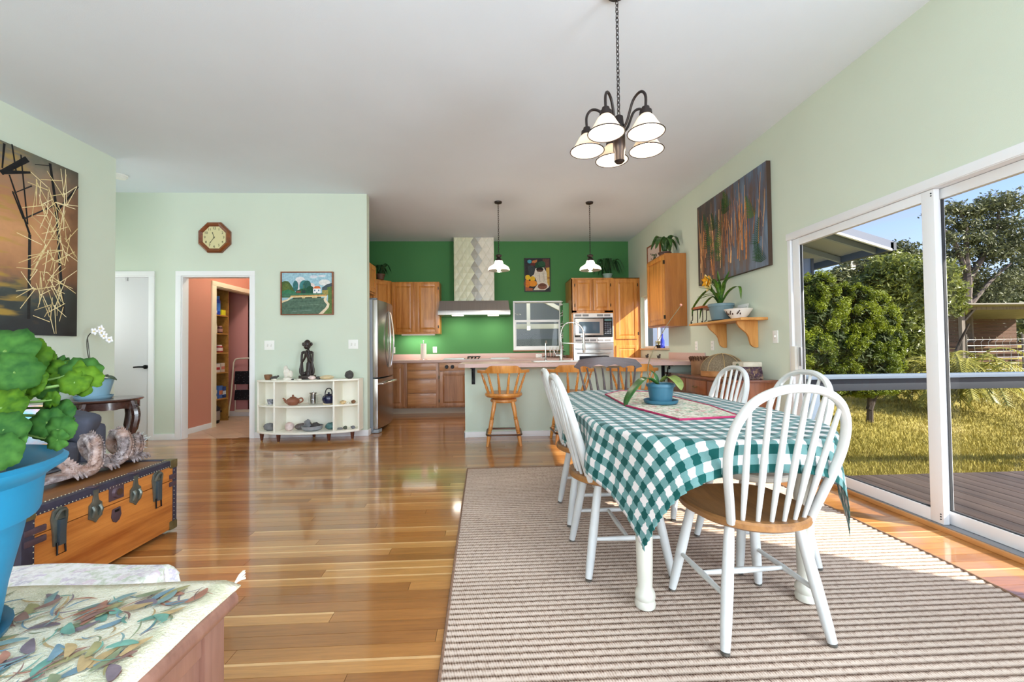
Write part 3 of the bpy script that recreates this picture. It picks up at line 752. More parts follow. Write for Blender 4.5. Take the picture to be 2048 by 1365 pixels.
# ------------------------------------------------------------------ bar stools
STOOLW = wood('honey_maple', (178, 108, 40), (226, 158, 80), rough=.3, axis='z', s=.6, coat=.3)
RINGM = pm('bronze_foot_ring', (104, 78, 64), rough=.3, metal=.9)
def make_stool(label, loc, rz):
    t = thing('bar_stool', label, 'stool', loc, rz, 'honey wood bar stools')
    MB().lathe([(0, .545), (.2, .545), (.215, .555), (.222, .572), (.215, .592), (.2, .598), (.1, .588), (0, .585)], 32).build('seat', STOOLW, t, smooth=True)
    MB().lathe([(.0, .485), (.15, .485), (.158, .5), (.152, .52), (.12, .532), (.12, .545), (0, .545)], 24).build('swivel_base', STOOLW, t, smooth=True)
    prof = [(0, .021), (.06, .023), (.1, .026), (.3, .022), (.34, .016), (.355, .024), (.37, .017), (.385, .025), (.4, .019), (.44, .025), (.62, .023), (.66, .017), (.68, .024), (.7, .017), (.73, .025), (.8, .024), (.95, .017), (1, .016)]
    ft = {}
    for sx in (-1, 1):
        for sy in (-1, 1):
            a, b = Vector((sx*.105, sy*.105, .495)), Vector((sx*.19, sy*.19, 0)); ft[(sx, sy)] = (a, b)
            MB().turned(a, b, prof, 10).build('leg', STOOLW, t, smooth=True)
    r = .19; zr = .13; ringp = []
    for (sx, sy) in ((1, 1), (-1, 1), (-1, -1), (1, -1)):
        for k in range(5):
            a = math.atan2(sy, sx)-pi/4+k*pi/8; ringp.append((sx*.15+.05*math.cos(a), sy*.15+.05*math.sin(a), zr))
    MB().tube(ringp, .011, 8, closed=True).build('foot_ring', RINGM, t, smooth=True)
    for sx in (-1, 1): MB().cyl((sx*.155, -.155, .2), (sx*.155, .155, .2), .008).build('stretcher', STOOLW, t, smooth=True)
    # bent arm rail open to the front (+y)
    pts = []
    for k in range(29):
        a = math.radians(180+10+160*k/28)if False else math.radians(-8-164*k/28); rr = .265
        pts.append((rr*math.cos(a)*1.1, rr*math.sin(a)*.96, .832))
    m = MB(); vs_ = []; fs = []
    for i, p in enumerate(pts):
        d = Vector((p[0], p[1], 0)).normalized(); u = abs(i-14)/14; w = .034 if u < .85 else .034*(1-(u-.85)*2)
        crest = .052*max(0, min(1, (.5-u)/.16)); inn, ou = Vector(p)-d*w, Vector(p)+d*w*.8
        lean = d*crest*.25
        vs_ += [inn, ou, ou+Vector((0, 0, .034+crest))+lean, inn+Vector((0, 0, .034+crest))+lean+(d*.02 if crest else Vector())]
    for i in range(len(pts)-1):
        for k in range(4): fs.append((i*4+k, i*4+(k+1) % 4, (i+1)*4+(k+1) % 4, (i+1)*4+k))
    fs += [(0, 1, 2, 3), tuple(len(vs_)-4+k for k in (3, 2, 1, 0))]
    m.add(vs_, fs).build('arm_rail', STOOLW, t, bevel=.006)
    sp = [(0, .012), (.08, .015), (.3, .0165), (.4, .011), (.43, .016), (.46, .011), (.5, .015), (.75, .013), (.8, .009), (.83, .014), (.87, .009), (1, .011)]
    for k in range(6):
        a = math.radians(-24-132*k/5)
        MB().turned((.19*math.cos(a), .19*math.sin(a), .592), (.262*math.cos(a)*1.08, .262*math.sin(a)*.95, .84), sp, 9).build('spindle', STOOLW, t, smooth=True)
    return t
st = make_stool('honey wood swivel bar stool standing clear at the left end of the peninsula', (.125, 4.97, 0), math.radians(-1))
dup(st, 'honey wood bar stool half hidden behind the dark chair, middle of three', (.905, 5.0, 0), math.radians(2), 'honey wood bar stools')
dup(st, 'honey wood swivel bar stool at the counter end nearest the sideboard', (1.665, 5.0, 0), math.radians(-4), 'honey wood bar stools')

# ------------------------------------------------------------------ chandelier and pendants
BRONZE = pm('oil_rubbed_bronze', (46, 38, 36), rough=.45, metal=.6)
BULB = pm('lit_bulb', (255, 244, 226), rough=.3, emit=BULBE, ec=(255, 238, 212))
SHADE = frosted('frosted_glass_shade', (248, 236, 222), .45)
CLEARG = glass_mat('clear_shade_glass', (.97, .96, .94, 1), 1.0)
def point(name, loc, energy, size=.03, color=(1, .9, .76), parent=None):
    l = bpy.data.lights.new(name, 'POINT'); l.energy = energy; l.shadow_soft_size = size; l.color = color
    o = bpy.data.objects.new(name, l); col.objects.link(o); o.location = loc
    if parent: o.parent = parent
    return o
def chain(parent, z0, z1, mat, ln=.034):
    n = int((z1-z0)/(ln*.72)); step = (z1-z0)/n
    me = None
    for i in range(n):
        if me is None:
            pts = [(.0085*math.cos(a), 0, ln/2*math.sin(a)) for a in [2*pi*k/10 for k in range(10)]]
            o = MB().tube(pts, .0026, 5, closed=True).build('chain_link', mat, parent, smooth=True); me = o.data
        else:
            o = bpy.data.objects.new('chain_link', me); col.objects.link(o); o.parent = parent
        o.location = (0, 0, z0+step*(i+.5)); o.rotation_euler = (0, 0, (i % 2)*pi/2+.4)
CX, CY = .735, 2.345
cl = thing('chandelier', 'five-arm bronze chandelier with lit frosted bell shades', 'chandelier', (CX, CY, ZC))
MB().lathe([(0, -.045), (.02, -.045), (.055, -.03), (.066, -.01), (.066, 0), (0, 0)], 24).build('ceiling_canopy', BRONZE, cl, smooth=True)
chain(cl, -.735, -.045, BRONZE)
MB().lathe([(0, -1.01), (.02, -1.01), (.03, -1.0), (.03, -.95), (.034, -.94), (.034, -.82), (.036, -.8), (.03, -.795), (.027, -.78), (.024, -.745), (.012, -.735), (0, -.735)], 24).build('central_column', BRONZE, cl, smooth=True)
for k in range(5):
    a = math.radians(90+72*k-3); dx, dy = math.cos(a), math.sin(a); rr = .182
    arm = MB().tube(catmull([(.03*dx, .03*dy, -.83), (.06*dx, .06*dy, -.79), (.1*dx, .1*dy, -.70), (.15*dx, .15*dy, -.675), (rr*dx, rr*dy, -.71), (rr*dx, rr*dy, -.79)], 5), .0075, 8).build('arm', BRONZE, cl, smooth=True)
    MB().lathe([(.012, -.775), (.02, -.775), (.022, -.79), (.032, -.795), (.034, -.815), (.026, -.82), (.026, -.84), (.0, -.84)], 20, (rr*dx, rr*dy, 0)).build('socket_cap', BRONZE, arm, smooth=True)
    MB().lathe([(.03, -.818), (.045, -.835), (.062, -.865), (.083, -.9), (.098, -.913), (.096, -.915), (.08, -.903), (.059, -.867), (.042, -.838), (.028, -.822)], 28, (rr*dx, rr*dy, 0), cap=False).build('glass_shade', SHADE, cl, smooth=True)
    MB().tube([(rr*dx+.0975*math.cos(q_*pi/14), rr*dy+.0975*math.sin(q_*pi/14), -.914) for q_ in range(28)], .003, 6, closed=True).build('shade_rim', BRONZE, cl, smooth=True)
    MB().lathe([(0, -.935), (.018, -.93), (.028, -.912), (.028, -.9), (.02, -.878), (.014, -.865), (.014, -.84)], 16, (rr*dx, rr*dy, 0)).build('bulb', BULB, cl, smooth=True)
def pendant_glass():
    if 'pendant_glass' in MATS: return MATS['pendant_glass']
    m = bpy.data.materials.new('pendant_glass'); t = NT(m); t.t.nodes.remove(t.b); out = t.t.nodes['Material Output']
    tr = t.n('BsdfTransparent'); d = t.n('BsdfTranslucent'); d.inputs['Color'].default_value = lin((240, 234, 224)); gl = t.n('BsdfGlossy'); gl.inputs['Roughness'].default_value = .08
    a = t.n('MixShader'); a.inputs[0].default_value = .45; b = t.n('MixShader'); b.inputs[0].default_value = .1
    t.l(tr.outputs[0], a.inputs[1]); t.l(d.outputs[0], a.inputs[2]); t.l(a.outputs[0], b.inputs[1]); t.l(gl.outputs[0], b.inputs[2]); t.l(b.outputs[0], out.inputs['Surface'])
    MATS['pendant_glass'] = m; return m
def make_pendant(label, x, y):
    t = thing('pendant_lamp', label, 'pendant lamp', (x, y, ZC), 0, 'kitchen pendant lamps')
    MB().lathe([(0, -.03), (.02, -.03), (.05, -.018), (.055, 0), (0, 0)], 20).build('ceiling_canopy', BRONZE, t, smooth=True)
    chain(t, -.735, -.03, BRONZE, .04)
    MB().lathe([(0, -.835), (.05, -.835), (.046, -.81), (.03, -.795), (.022, -.785), (.04, -.77), (.044, -.755), (.03, -.742), (.01, -.735), (0, -.735)], 20).build('socket_cap', BRONZE, t, smooth=True)
    MB().lathe([(.05, -.83), (.056, -.85), (.066, -.88), (.105, -.9), (.14, -.925), (.15, -.955), (.147, -.965), (.143, -.956), (.135, -.93), (.1, -.906), (.06, -.885), (.05, -.852), (.045, -.835)], 32, cap=False).build('glass_shade', pendant_glass(), t, smooth=True)
    MB().lathe([(0, -.965), (.022, -.955), (.032, -.93), (.03, -.91), (.016, -.875), (.014, -.84)], 16).build('bulb', BULB2, t, smooth=True)
    return t
BULB2 = pm('lit_pendant_bulb', (255, 244, 226), rough=.3, emit=PENDE, ec=(255, 240, 218))
make_pendant('glass pendant lamp on chain hanging in front of the tiled range hood', .1, 5.84)
make_pendant('glass pendant lamp on chain hanging in front of the tall pantry cabinet', 1.39, 5.84)

# ------------------------------------------------------------------ kitchen cabinets
YK, XK = YB-.003, -2.397
OAK = wood('golden_oak', (166, 100, 36), (218, 152, 76), rough=.35, axis='z', s=.8, coat=.2)
OAKX = wood('golden_oak_cross', (152, 98, 54), (204, 146, 92), rough=.35, axis='x', s=.8, coat=.2)
OAKD = wood('base_oak', (142, 92, 54), (192, 138, 94), rough=.38, axis='z', s=.8, coat=.15)
HINGE = pm('antique_hinge', (70, 58, 44), rough=.4, metal=.8)
LAMI = pm('pink_laminate', (204, 172, 162), rough=.4, var=.05, vs=120)
KICK = pm('toe_kick_vinyl', (176, 160, 140), rough=.6)
def raised_door(parent, x0, x1, z0, z1, y, mat, name='door', fr=.055, hinge=None, plane='y'):
    """framed door, front facing -y, with a raised field"""
    m = MB().box(x0, y-.02, z0, x0+fr, y, z1).box(x1-fr, y-.02, z0, x1, y, z1).box(x0+fr, y-.02, z0, x1-fr, y, z0+fr).box(x0+fr, y-.02, z1-fr, x1-fr, y, z1)
    d = m.build(name, mat, parent, bevel=.003)
    a, b = fr-.002, fr+.028
    pv = MB()
    o0 = [(x0+a, z0+a), (x1-a, z0+a), (x1-a, z1-a), (x0+a, z1-a)]; o1 = [(x0+b, z0+b), (x1-b, z0+b), (x1-b, z1-b), (x0+b, z1-b)]
    pv.add([(x, y-.008, z) for x, z in o0]+[(x, y-.017, z) for x, z in o1], [(0, 1, 5, 4), (1, 2, 6, 5), (2, 3, 7, 6), (3, 0, 4, 7), (4, 5, 6, 7)])
    pv.build('raised_panel', mat, d)
    if hinge is not None:
        for z in (z0+.07, z1-.12): MB().box(hinge-.008, y-.024, z, hinge+.008, y-.002, z+.05).build('hinge', HINGE, d)
    return d
# base run under the back wall ---------------------------------------
CF = 7.38     # front plane of the base cabinets
def base_cab(label, x0, x1):
    t = thing('base_cabinet', label, 'cabinet', (0, 0, 0), group='oak base cabinets')
    MB().box(x0, CF, .1, x1, YK, .885).build('cabinet_body', OAKD, t, bevel=.002)
    MB().box(x0, CF+.06, 0, x1, CF+.075, .1).build('toe_kick', KICK, t)
    return t
b1 = base_cab('oak base cabinet with one panelled door beside the refrigerator', XK, -1.49)
raised_door(b1, -2.05, -1.53, .13, .86, CF, OAKD)
b2 = base_cab('oak base cabinet with four stacked drawers', -1.49, -.95)
for z0, z1 in ((.755, .875), (.615, .74), (.365, .595), (.13, .35)): MB().box(-1.475, CF-.02, z0, -.985, CF, z1).build('drawer_front', OAKX if z1 < 2 else OAK, b2, bevel=.006)
b3 = base_cab('oak base cabinet with stove knobs under the cooktop', -.95, .1)
MB().box(-.925, CF-.02, .745, .07, CF, .875).build('knob_panel', OAKX, b3, bevel=.004)
for x in (-.8, -.7, -.1, 0): MB().tube([(x, CF-.018, .81), (x, CF-.026, .81), (x, CF-.05, .81)], [.033, .033, .026], 20).build('stove_knob', BLACKM, b3, smooth=True)
raised_door(b3, -.925, -.44, .125, .725, CF, OAKD, hinge=-.932); raised_door(b3, -.43, .07, .125, .725, CF, OAKD)
MB().ball((-.475, CF-.03, .68), .016).build('door_knob', BLACKM, b3, smooth=True)
b4 = base_cab('oak base cabinet below the kitchen window', .1, 1.41)
raised_door(b4, .13, .74, .125, .86, CF, OAKD); raised_door(b4, .76, 1.38, .125, .86, CF, OAKD)
bc = thing('back_countertop', 'pinkish laminate countertop with low backsplash along the green wall', 'countertop', (0, 0, 0))
MB().box(XK, CF-.025, .886, 1.41, YK, .93).build('counter_slab', LAMI, bc, bevel=.006)
MB().box(XK, YB-.02, .93, 1.41, YK, 1.03).build('backsplash', LAMI, bc, bevel=.004)

# upper cabinets ------------------------------------------------------
u1 = thing('upper_cabinet', 'two-door oak wall cabinet left of the range hood', 'cabinet', (0, 0, 0), group='oak wall cabinets')
MB().box(-1.82, 7.66, 1.40, -.955, YK, 2.345).build('cabinet_body', OAK, u1, bevel=.003)
raised_door(u1, -1.80, -1.405, 1.43, 2.32, 7.66, OAK); raised_door(u1, -1.37, -.98, 1.43, 2.32, 7.66, OAK, hinge=-.972)
MB().box(-1.65, 7.72, 1.375, -1.05, 7.78, 1.4).build('undercabinet_light', pm('light_strip', (240, 240, 235), rough=.4), u1)
u2 = thing('upper_cabinet', 'corner oak wall cabinet with an angled door', 'cabinet', (0, 0, 0), group='oak wall cabinets')
MB().prism([(XK, YK), (XK, 7.363), (-2.09, 7.363), (-1.823, 7.66), (-1.823, YK)], 1.40, 2.36).build('cabinet_body', OAK, u2, bevel=.003)
dr = raised_door(u2, -.17, .17, 1.43, 2.33, 0, OAK); dr.location = (-1.955, 7.51, 0); dr.rotation_euler = (0, 0, math.radians(48))
u3 = thing('upper_cabinet', 'oak wall cabinet mounted above the refrigerator', 'cabinet', (0, 0, 0), group='oak wall cabinets')
MB().box(XK, YF+.13, 1.94, -1.76, 6.44, 2.38).build('cabinet_body', OAK, u3, bevel=.003)
for a in (5.9, 6.235):
    d = raised_door(u3, -.16, .16, 1.965, 2.355, 0, OAK); d.location = (-1.76, a, 0); d.rotation_euler = (0, 0, pi/2)
u4 = thing('upper_cabinet', 'oak wall cabinet on the left kitchen wall between refrigerator and corner', 'cabinet', (0, 0, 0), group='oak wall cabinets')
MB().box(XK, 6.62, 1.40, -2.09, 7.36, 2.36).build('cabinet_body', OAK, u4, bevel=.003)
u5 = thing('upper_cabinet', 'oak wall cabinet hung on the right wall above the counter end', 'cabinet', (XR-.003, 5.885, 0), -pi/2, group='oak wall cabinets')
MB().box(-.315, -.295, 1.395, .315, 0, 2.385).build('cabinet_body', wood('cabinet_side_oak', (160, 96, 42), (190, 124, 62), rough=.35, axis='z', s=.6, coat=.2), u5, bevel=.003)
raised_door(u5, -.3, .305, 1.42, 2.36, -.295, OAK, hinge=.306)

# tall pantry with oven and microwave ------------------------------------
PT = 7.385
pt = thing('pantry_cabinet', 'tall oak pantry cabinet with built-in microwave and oven', 'cabinet', (0, 0, 0))
MB().box(1.41, PT, .1, 1.43, YB, 2.36).box(2.155, PT, .1, 2.175, YB, 2.36).box(2.62, PT, .1, XR-.003, YB, 2.36).box(1.43, PT+.02, 1.735, 2.62, YB, 2.36).box(2.175, PT+.02, .1, 2.62, YB, 1.74).box(1.43, PT+.3, .1, 2.155, YB, 1.74).box(1.41, PT-.001, 2.345, XR-.003, YB, 2.36).box(1.41, PT, 1.725, 2.175, PT+.03, 1.78).box(2.0, PT, 1.74, 2.22, PT+.03, 2.36).box(1.41, PT, 1.74, 1.5, PT+.03, 2.36).build('cabinet_body', OAK, pt, bevel=.002)
MB().box(2.155, PT-.001, .1, 2.235, PT+.02, 2.36).box(2.56, PT-.001, .1, XR-.003, PT+.02, 2.36).box(2.235, PT-.001, 1.14, 2.56, PT+.02, 1.28).box(2.235, PT-.001, 2.32, 2.56, PT+.02, 2.36).build('face_frame', OAK, pt)
MB().box(1.43, PT+.06, 0, XR-.003, PT+.08, .1).build('toe_kick', KICK, pt)
raised_door(pt, 1.475, 1.785, 1.775, 2.325, PT, OAK, hinge=1.468, fr=.05); raised_door(pt, 1.8, 2.1, 1.775, 2.325, PT, OAK, hinge=2.108, fr=.05)
raised_door(pt, 2.195, 2.59, 1.265, 2.325, PT, OAK, hinge=2.598); raised_door(pt, 2.195, 2.59, .13, 1.15, PT, OAK)
STEEL = pm('stainless_steel', (176, 174, 172), rough=.28, metal=.9, var=.05, vs=3, stretch=(1, 30, 30))
STEELW = pm('white_trim_kit', (226, 224, 222), rough=.35)
OVENG = pm('dark_oven_glass', (26, 30, 36), rough=.06, spec=.8)
mw = thing('microwave_oven', 'built-in microwave with white trim above the wall oven', 'microwave', (0, PT, 0))
MB().box(1.435, -.012, 1.205, 2.15, .28, 1.725).build('trim_kit', STEELW, mw, bevel=.004)
for z0, z1 in ((1.672, 1.708), (1.228, 1.262)):
    for k in range(5):
        if k == 2 and z0 > 1.5: continue
        x = 1.47+k*.13; MB().box(x, -.0145, z0, x+.11, -.011, z1).build('vent_grille', pm('vent_grey', (128, 128, 130), rough=.5), mw)
MB().box(1.455, -.025, 1.305, 2.135, -.012, 1.65).build('face', OVENG, mw, bevel=.003)
MB().box(1.465, -.034, 1.335, 1.965, -.024, 1.63).build('microwave_door', pm('warm_steel', (190, 178, 168), rough=.3, metal=.7), mw, bevel=.004)
MB().box(1.53, -.037, 1.37, 1.9, -.033, 1.575).build('door_window', pm('mesh_window', (72, 92, 108), rough=.12, spec=.8), mw, bevel=.015)
for i in range(3):
    for j in range(6): MB().box(1.99+i*.043, -.028, 1.36+j*.036, 2.022+i*.043, -.024, 1.378+j*.036).build('key', pm('keypad_grey', (104, 110, 120), rough=.5), mw)
MB().box(1.99, -.028, 1.585, 2.118, -.024, 1.625).build('clock_display', pm('display_grey', (90, 120, 120), rough=.2), mw)
ov = thing('wall_oven', 'stainless wall oven below the microwave', 'oven', (0, PT, 0))
MB().box(1.435, -.016, .4, 2.15, .28, 1.195).build('oven_body', STEEL, ov, bevel=.004)
MB().box(1.455, -.03, 1.085, 2.13, -.016, 1.185).build('control_panel', STEEL, ov, bevel=.003)
MB().box(1.455, -.034, .45, 2.13, -.016, 1.065).build('oven_door', STEEL, ov, bevel=.004)
MB().box(1.53, -.037, .55, 2.06, -.033, .97).build('door_glass', OVENG, ov)
MB().tube([(1.5, -.034, 1.02), (1.5, -.075, 1.02), (2.08, -.075, 1.02), (2.08, -.034, 1.02)], .01, 8).build('oven_handle', STEEL, ov, smooth=True)

# range hood ---------------------------------------------------------------
hd = thing('range_hood', 'stainless range hood under a diamond-tiled chimney', 'range hood', (0, 0, 0))
HY = 7.69
MB().box(-.69, HY+.006, 1.985, .045, YB, ZC-.002).build('chimney', pm('chimney_grout', (196, 196, 172), rough=.6), hd)
tiles = [pm('pale_tile_sage', (208, 208, 178), rough=.35, var=.06, vs=6), pm('pale_tile_cream', (222, 216, 200), rough=.35, var=.06, vs=6), pm('taupe_tile', (164, 160, 148), rough=.35, var=.06, vs=6), pm('grey_tile', (184, 184, 178), rough=.35, var=.06, vs=6)]
dw, dh = .139/2, .228/2
for i in range(-1, 14):
    for j in range(-1, 14):
        if (i+j) % 2: continue
        cx = -.69+.03+i*dw; cz = 2.0+.05+j*dh
        p = clip_poly([(cx-dw+.002, cz), (cx, cz-dh+.003), (cx+dw-.002, cz), (cx, cz+dh-.003)], -.689, 1.986, .044, ZC-.004)
        if len(p) < 3: continue
        k = i+0
        mt = tiles[2] if i == 5 else tiles[3] if i == 6 else tiles[0] if i < 5 else tiles[1]
        n = len(p); mx_ = sum(q[0] for q in p)/n; mz = sum(q[1] for q in p)/n
        MB().add([(x, HY+.006, z) for x, z in p]+[(x, HY, z) for x, z in p]+[(mx_, HY-.008, mz)], [(a, (a+1) % n, n+(a+1) % n, n+a) for a in range(n)]+[(n+a, n+(a+1) % n, 2*n) for a in range(n)]).build('diamond_tile', mt, hd)
HS = pm('hood_steel', (158, 152, 148), rough=.3, metal=.9, var=.06, vs=2, stretch=(30, 1, 1))
MB().hexa([(-.955, 7.5, 1.805), (.315, 7.5, 1.805), (.315, YB, 1.805), (-.955, YB, 1.805)], [(-.935, 7.56, 1.985), (.295, 7.56, 1.985), (.295, YB, 1.985), (-.935, YB, 1.985)]).build('hood_canopy', HS, hd)
MB().box(-.965, 7.485, 1.725, .325, YB, 1.805).build('hood_front_band', HS, hd, bevel=.003)
for x in (-.62, .02): MB().box(x-.1, 7.56, 1.72, x+.1, 7.68, 1.7265).build('hood_light', pm('hood_lamp', (255, 244, 224), emit=HOODE, ec=(255, 240, 214)), hd)
area('hood_lamp_left', (-.62, 7.62, 1.715), (0, .12, -1), .2, .1, HOODW, (1, .95, .85))
area('hood_lamp_right', (.02, 7.62, 1.715), (0, .12, -1), .2, .1, HOODW, (1, .92, .8))
area('undercabinet_lamp', (-1.35, 7.78, 1.37), (0, .25, -1), .6, .06, UCABW, (1, .97, .9))

# cooktop ----------------------------------------------------------------
ct = thing('cooktop', 'steel cooktop with black centre grate set in the back counter', 'cooktop', (0, 0, .93))
MB().box(-.88, 7.42, .0005, .32, 7.9, .007).build('cooktop_plate', STEEL, ct, bevel=.003)
for x0, x1 in ((-.86, -.5), (-.03, .3)): MB().box(x0, 7.45, .007, x1, 7.87, .024).build('burner_cover', pm('cover_steel', (190, 192, 184), rough=.3, metal=.6), ct, bevel=.006)
gm = MB()
for k in range(4): gm.tube(catmull([(-.44+.06*k, 7.47, .01), (-.44+.07*k, 7.5, .045), (-.44+.07*k, 7.8, .045), (-.44+.06*k, 7.84, .01)], 4), .008, 6)
for y in (7.53, 7.65, 7.77): gm.tube([(-.45, y, .045), (-.22, y, .045)], .008, 6)
gm.build('grate', BLACKM, ct, smooth=True)

# fridge ------------------------------------------------------------------
FS = pm('fridge_steel', (170, 164, 158), rough=.22, metal=.95, var=.04, vs=2, stretch=(1, 30, 1))
fr = thing('refrigerator', 'stainless french-door refrigerator behind the partition wall', 'refrigerator', (0, 0, 0))
MB().box(-2.36, 5.69, .03, -1.6, 6.57, 1.79).build('fridge_body', pm('fridge_grey_side', (136, 142, 150), rough=.5), fr, bevel=.004)
MB().box(-2.3, 5.72, 0, -1.62, 6.54, .03).build('base_feet', BLACKM, fr)
def bulged(y0, y1, z0, z1, yc, hw, name):
    n = 10; poly = [(-1.6, y0)]
    for k in range(n+1):
        y = y0+(y1-y0)*k/n; poly.append((-1.535+.045*(1-((y-yc)/hw)**2), y))
    poly.append((-1.6, y1)); return MB().prism(poly, z0, z1).build(name, FS, fr, bevel=.004)
bulged(5.692, 6.127, .745, 1.785, 6.13, .44, 'fridge_door'); bulged(6.133, 6.568, .745, 1.785, 6.13, .44, 'fridge_door')
bulged(5.692, 6.568, .06, .725, 6.13, .44, 'freezer_drawer')
HNDL = pm('satin_handle', (214, 208, 202), rough=.2, metal=.9)
for s in (-1, 1): MB().tube(catmull([(-1.495, 6.13+s*.03, .87), (-1.47, 6.13+s*.045, .92), (-1.445, 6.13+s*.1, 1.25), (-1.47, 6.13+s*.05, 1.6), (-1.495, 6.13+s*.03, 1.66)], 6), .013, 8).build('door_handle', HNDL, fr, smooth=True)
MB().tube(catmull([(-1.52, 5.78, .655), (-1.46, 5.79, .66), (-1.43, 6.13, .665), (-1.46, 6.47, .66), (-1.52, 6.48, .655)], 6), .015, 8).build('drawer_handle', HNDL, fr, smooth=True)
MB().prism([(-1.62, 5.7), (-1.53, 5.71), (-1.51, 5.8), (-1.62, 5.8)], .005, .05).build('hinge_foot', pm('foot_grey', (150, 156, 160), rough=.5), fr, bevel=.004)
for y in (5.71, 6.5): MB().box(-1.66, y, 1.79, -1.55, y+.05, 1.815).build('hinge_cover', pm('hinge_grey', (96, 100, 104), rough=.5), fr, bevel=.004)

# peninsula ------------------------------------------------------------------
pn = thing('peninsula', 'pale green painted peninsula with white baseboard', 'kitchen peninsula', (0, 0, 0))
MB().box(-.352, YP, 0, XR-.003, 5.44, .886).build('panel_wall', paint_wall('peninsula_paint', (206, 220, 204)), pn)
MB().box(-.34, 5.44, .1, 2.3, 5.95, .74).box(-.34, 5.93, .74, 2.3, 5.95, .886).box(-.34, 5.44, .74, -.32, 5.93, .886).build('cabinet_body', OAKD, pn)
MB().box(-.366, YP-.014, 0, 2.2, YP, .07).box(-.366, YP-.014, 0, -.352, 5.44, .07).build('baseboard', TRIM, pn, bevel=.004)
for x in (-.245, 2.19):
    b = MB().box(x-.022, YP-.006, .665, x+.022, YP, .882).box(x-.022, YP-.27, .874, x+.022, YP, .882).build('counter_bracket', BLACKM, pn, bevel=.002)
    MB().tube(catmull([(x, YP-.004, .70), (x, YP-.06, .715), (x, YP-.13, .77), (x, YP-.16, .85), (x, YP-.2, .868), (x, YP-.21, .845), (x, YP-.19, .84)], 6), .007, 8).build('scroll', BLACKM, b, smooth=True)
pc = thing('peninsula_countertop', 'pinkish laminate bar top on the peninsula', 'countertop', (0, 0, 0))
SX0, SX1, SY0, SY1 = .55, 1.3, 5.38, 5.72
poly = [(-.415, 5.09), (-.33, 5.0), (SX0, 5.0), (SX0, 5.98), (-.415, 5.98)]
cm = MB().prism(poly, .887, .932).box(SX0, 5.0, .887, SX1, SY0, .932).box(SX0, SY1, .887, SX1, 5.98, .932).box(SX1, 5.0, .887, XR-.003, 5.98, .932).box(2.05, 5.98, .887, XR-.003, PT-.003, .932)
cm.build('counter_slab', LAMI, pc)
MB().box(XR-.023, 5.1, .932, XR-.003, 6.15, 1.03).build('backsplash', LAMI, pc, bevel=.003)
sk = thing('kitchen_sink', 'white sink set into the peninsula countertop', 'sink', (0, 0, .932))
WHITEC = pm('white_ceramic', (238, 236, 232), rough=.15)
MB().box(SX0-.02, SY0-.02, .0006, SX1+.02, SY0+.005, .009).box(SX0-.02, SY1-.005, .0006, SX1+.02, SY1+.07, .009).box(SX0-.02, SY0, .0006, SX0+.005, SY1, .009).box(SX1-.005, SY0, .0006, SX1+.02, SY1, .009).build('sink_rim', WHITEC, sk, bevel=.003)
MB().box(SX0+.002, SY0+.002, -.17, SX1-.002, SY0+.012, .002).box(SX0+.002, SY1-.012, -.17, SX1-.002, SY1-.002, .002).box(SX0+.002, SY0+.002, -.17, SX0+.012, SY1-.002, .002).box(SX1-.012, SY0+.002, -.17, SX1-.002, SY1-.002, .002).box(SX0+.002, SY0+.002, -.18, SX1-.002, SY1-.002, -.17).build('sink_bowl', WHITEC, sk)
CHROME = pm('chrome', (205, 202, 198), rough=.12, metal=1)
fa = thing('spring_faucet', 'tall chrome spring faucet rising behind the sink', 'faucet', (.945, 5.755, .942))
MB().lathe([(.0, 0), (.032, 0), (.032, .012), (.024, .018), (.022, .2), (.017, .21), (.015, .27), (0, .27)], 18).build('faucet_body', CHROME, fa, smooth=True)
arc = catmull([(0, 0, .26), (.005, 0, .4), (.06, 0, .5), (.16, 0, .52), (.25, 0, .49), (.3, 0, .43), (.315, 0, .36)], 8)
MB().tube(arc, .007, 8).build('hose', CHROME, fa, smooth=True)
sp = []; L_ = len(arc)
for i in range(L_*9):
    u = i/(L_*9-1)*(L_-1); k = min(int(u), L_-2); p = arc[k].lerp(arc[k+1], u-k); d = (arc[k+1]-arc[k]).normalized(); a = Vector((0, 1, 0)); b = d.cross(a); th = u*4.2
    sp.append(p+(a*math.cos(th)+b*math.sin(th))*.013)
MB().tube(sp, .0028, 4).build('spring_coil', CHROME, fa, smooth=True)
MB().tube([(.315, 0, .37), (.316, 0, .3), (.318, 0, .15), (.318, 0, .1)], [.014, .016, .02, .016], 12).build('spray_head', CHROME, fa, smooth=True)
MB().tube([(.015, 0, .24), (.3, 0, .225)], .006, 8).build('support_arm', CHROME, fa, smooth=True)
MB().cyl((0, 0, .07), (-.08, 0, .07), .016).cyl((-.075, 0, .07), (-.1, 0, .15), .006).build('lever', CHROME, fa, smooth=True)
f2 = thing('filter_faucet', 'small slim chrome filter faucet left of the spring faucet', 'faucet', (.73, 5.755, .942))
MB().lathe([(0, 0), (.02, 0), (.02, .01), (.012, .02), (.009, .09), (.007, .24), (0, .24)], 14).build('faucet_body', CHROME, f2, smooth=True)
MB().tube(catmull([(0, 0, .235), (.0, -.03, .265), (0, -.09, .27), (0, -.13, .235)], 5), .006, 8).build('spout', CHROME, f2, smooth=True)
MB().cyl((0, 0, .035), (-.06, 0, .035), .006).cyl((-.06, 0, .03), (-.07, 0, .07), .005).build('lever', CHROME, f2, smooth=True)
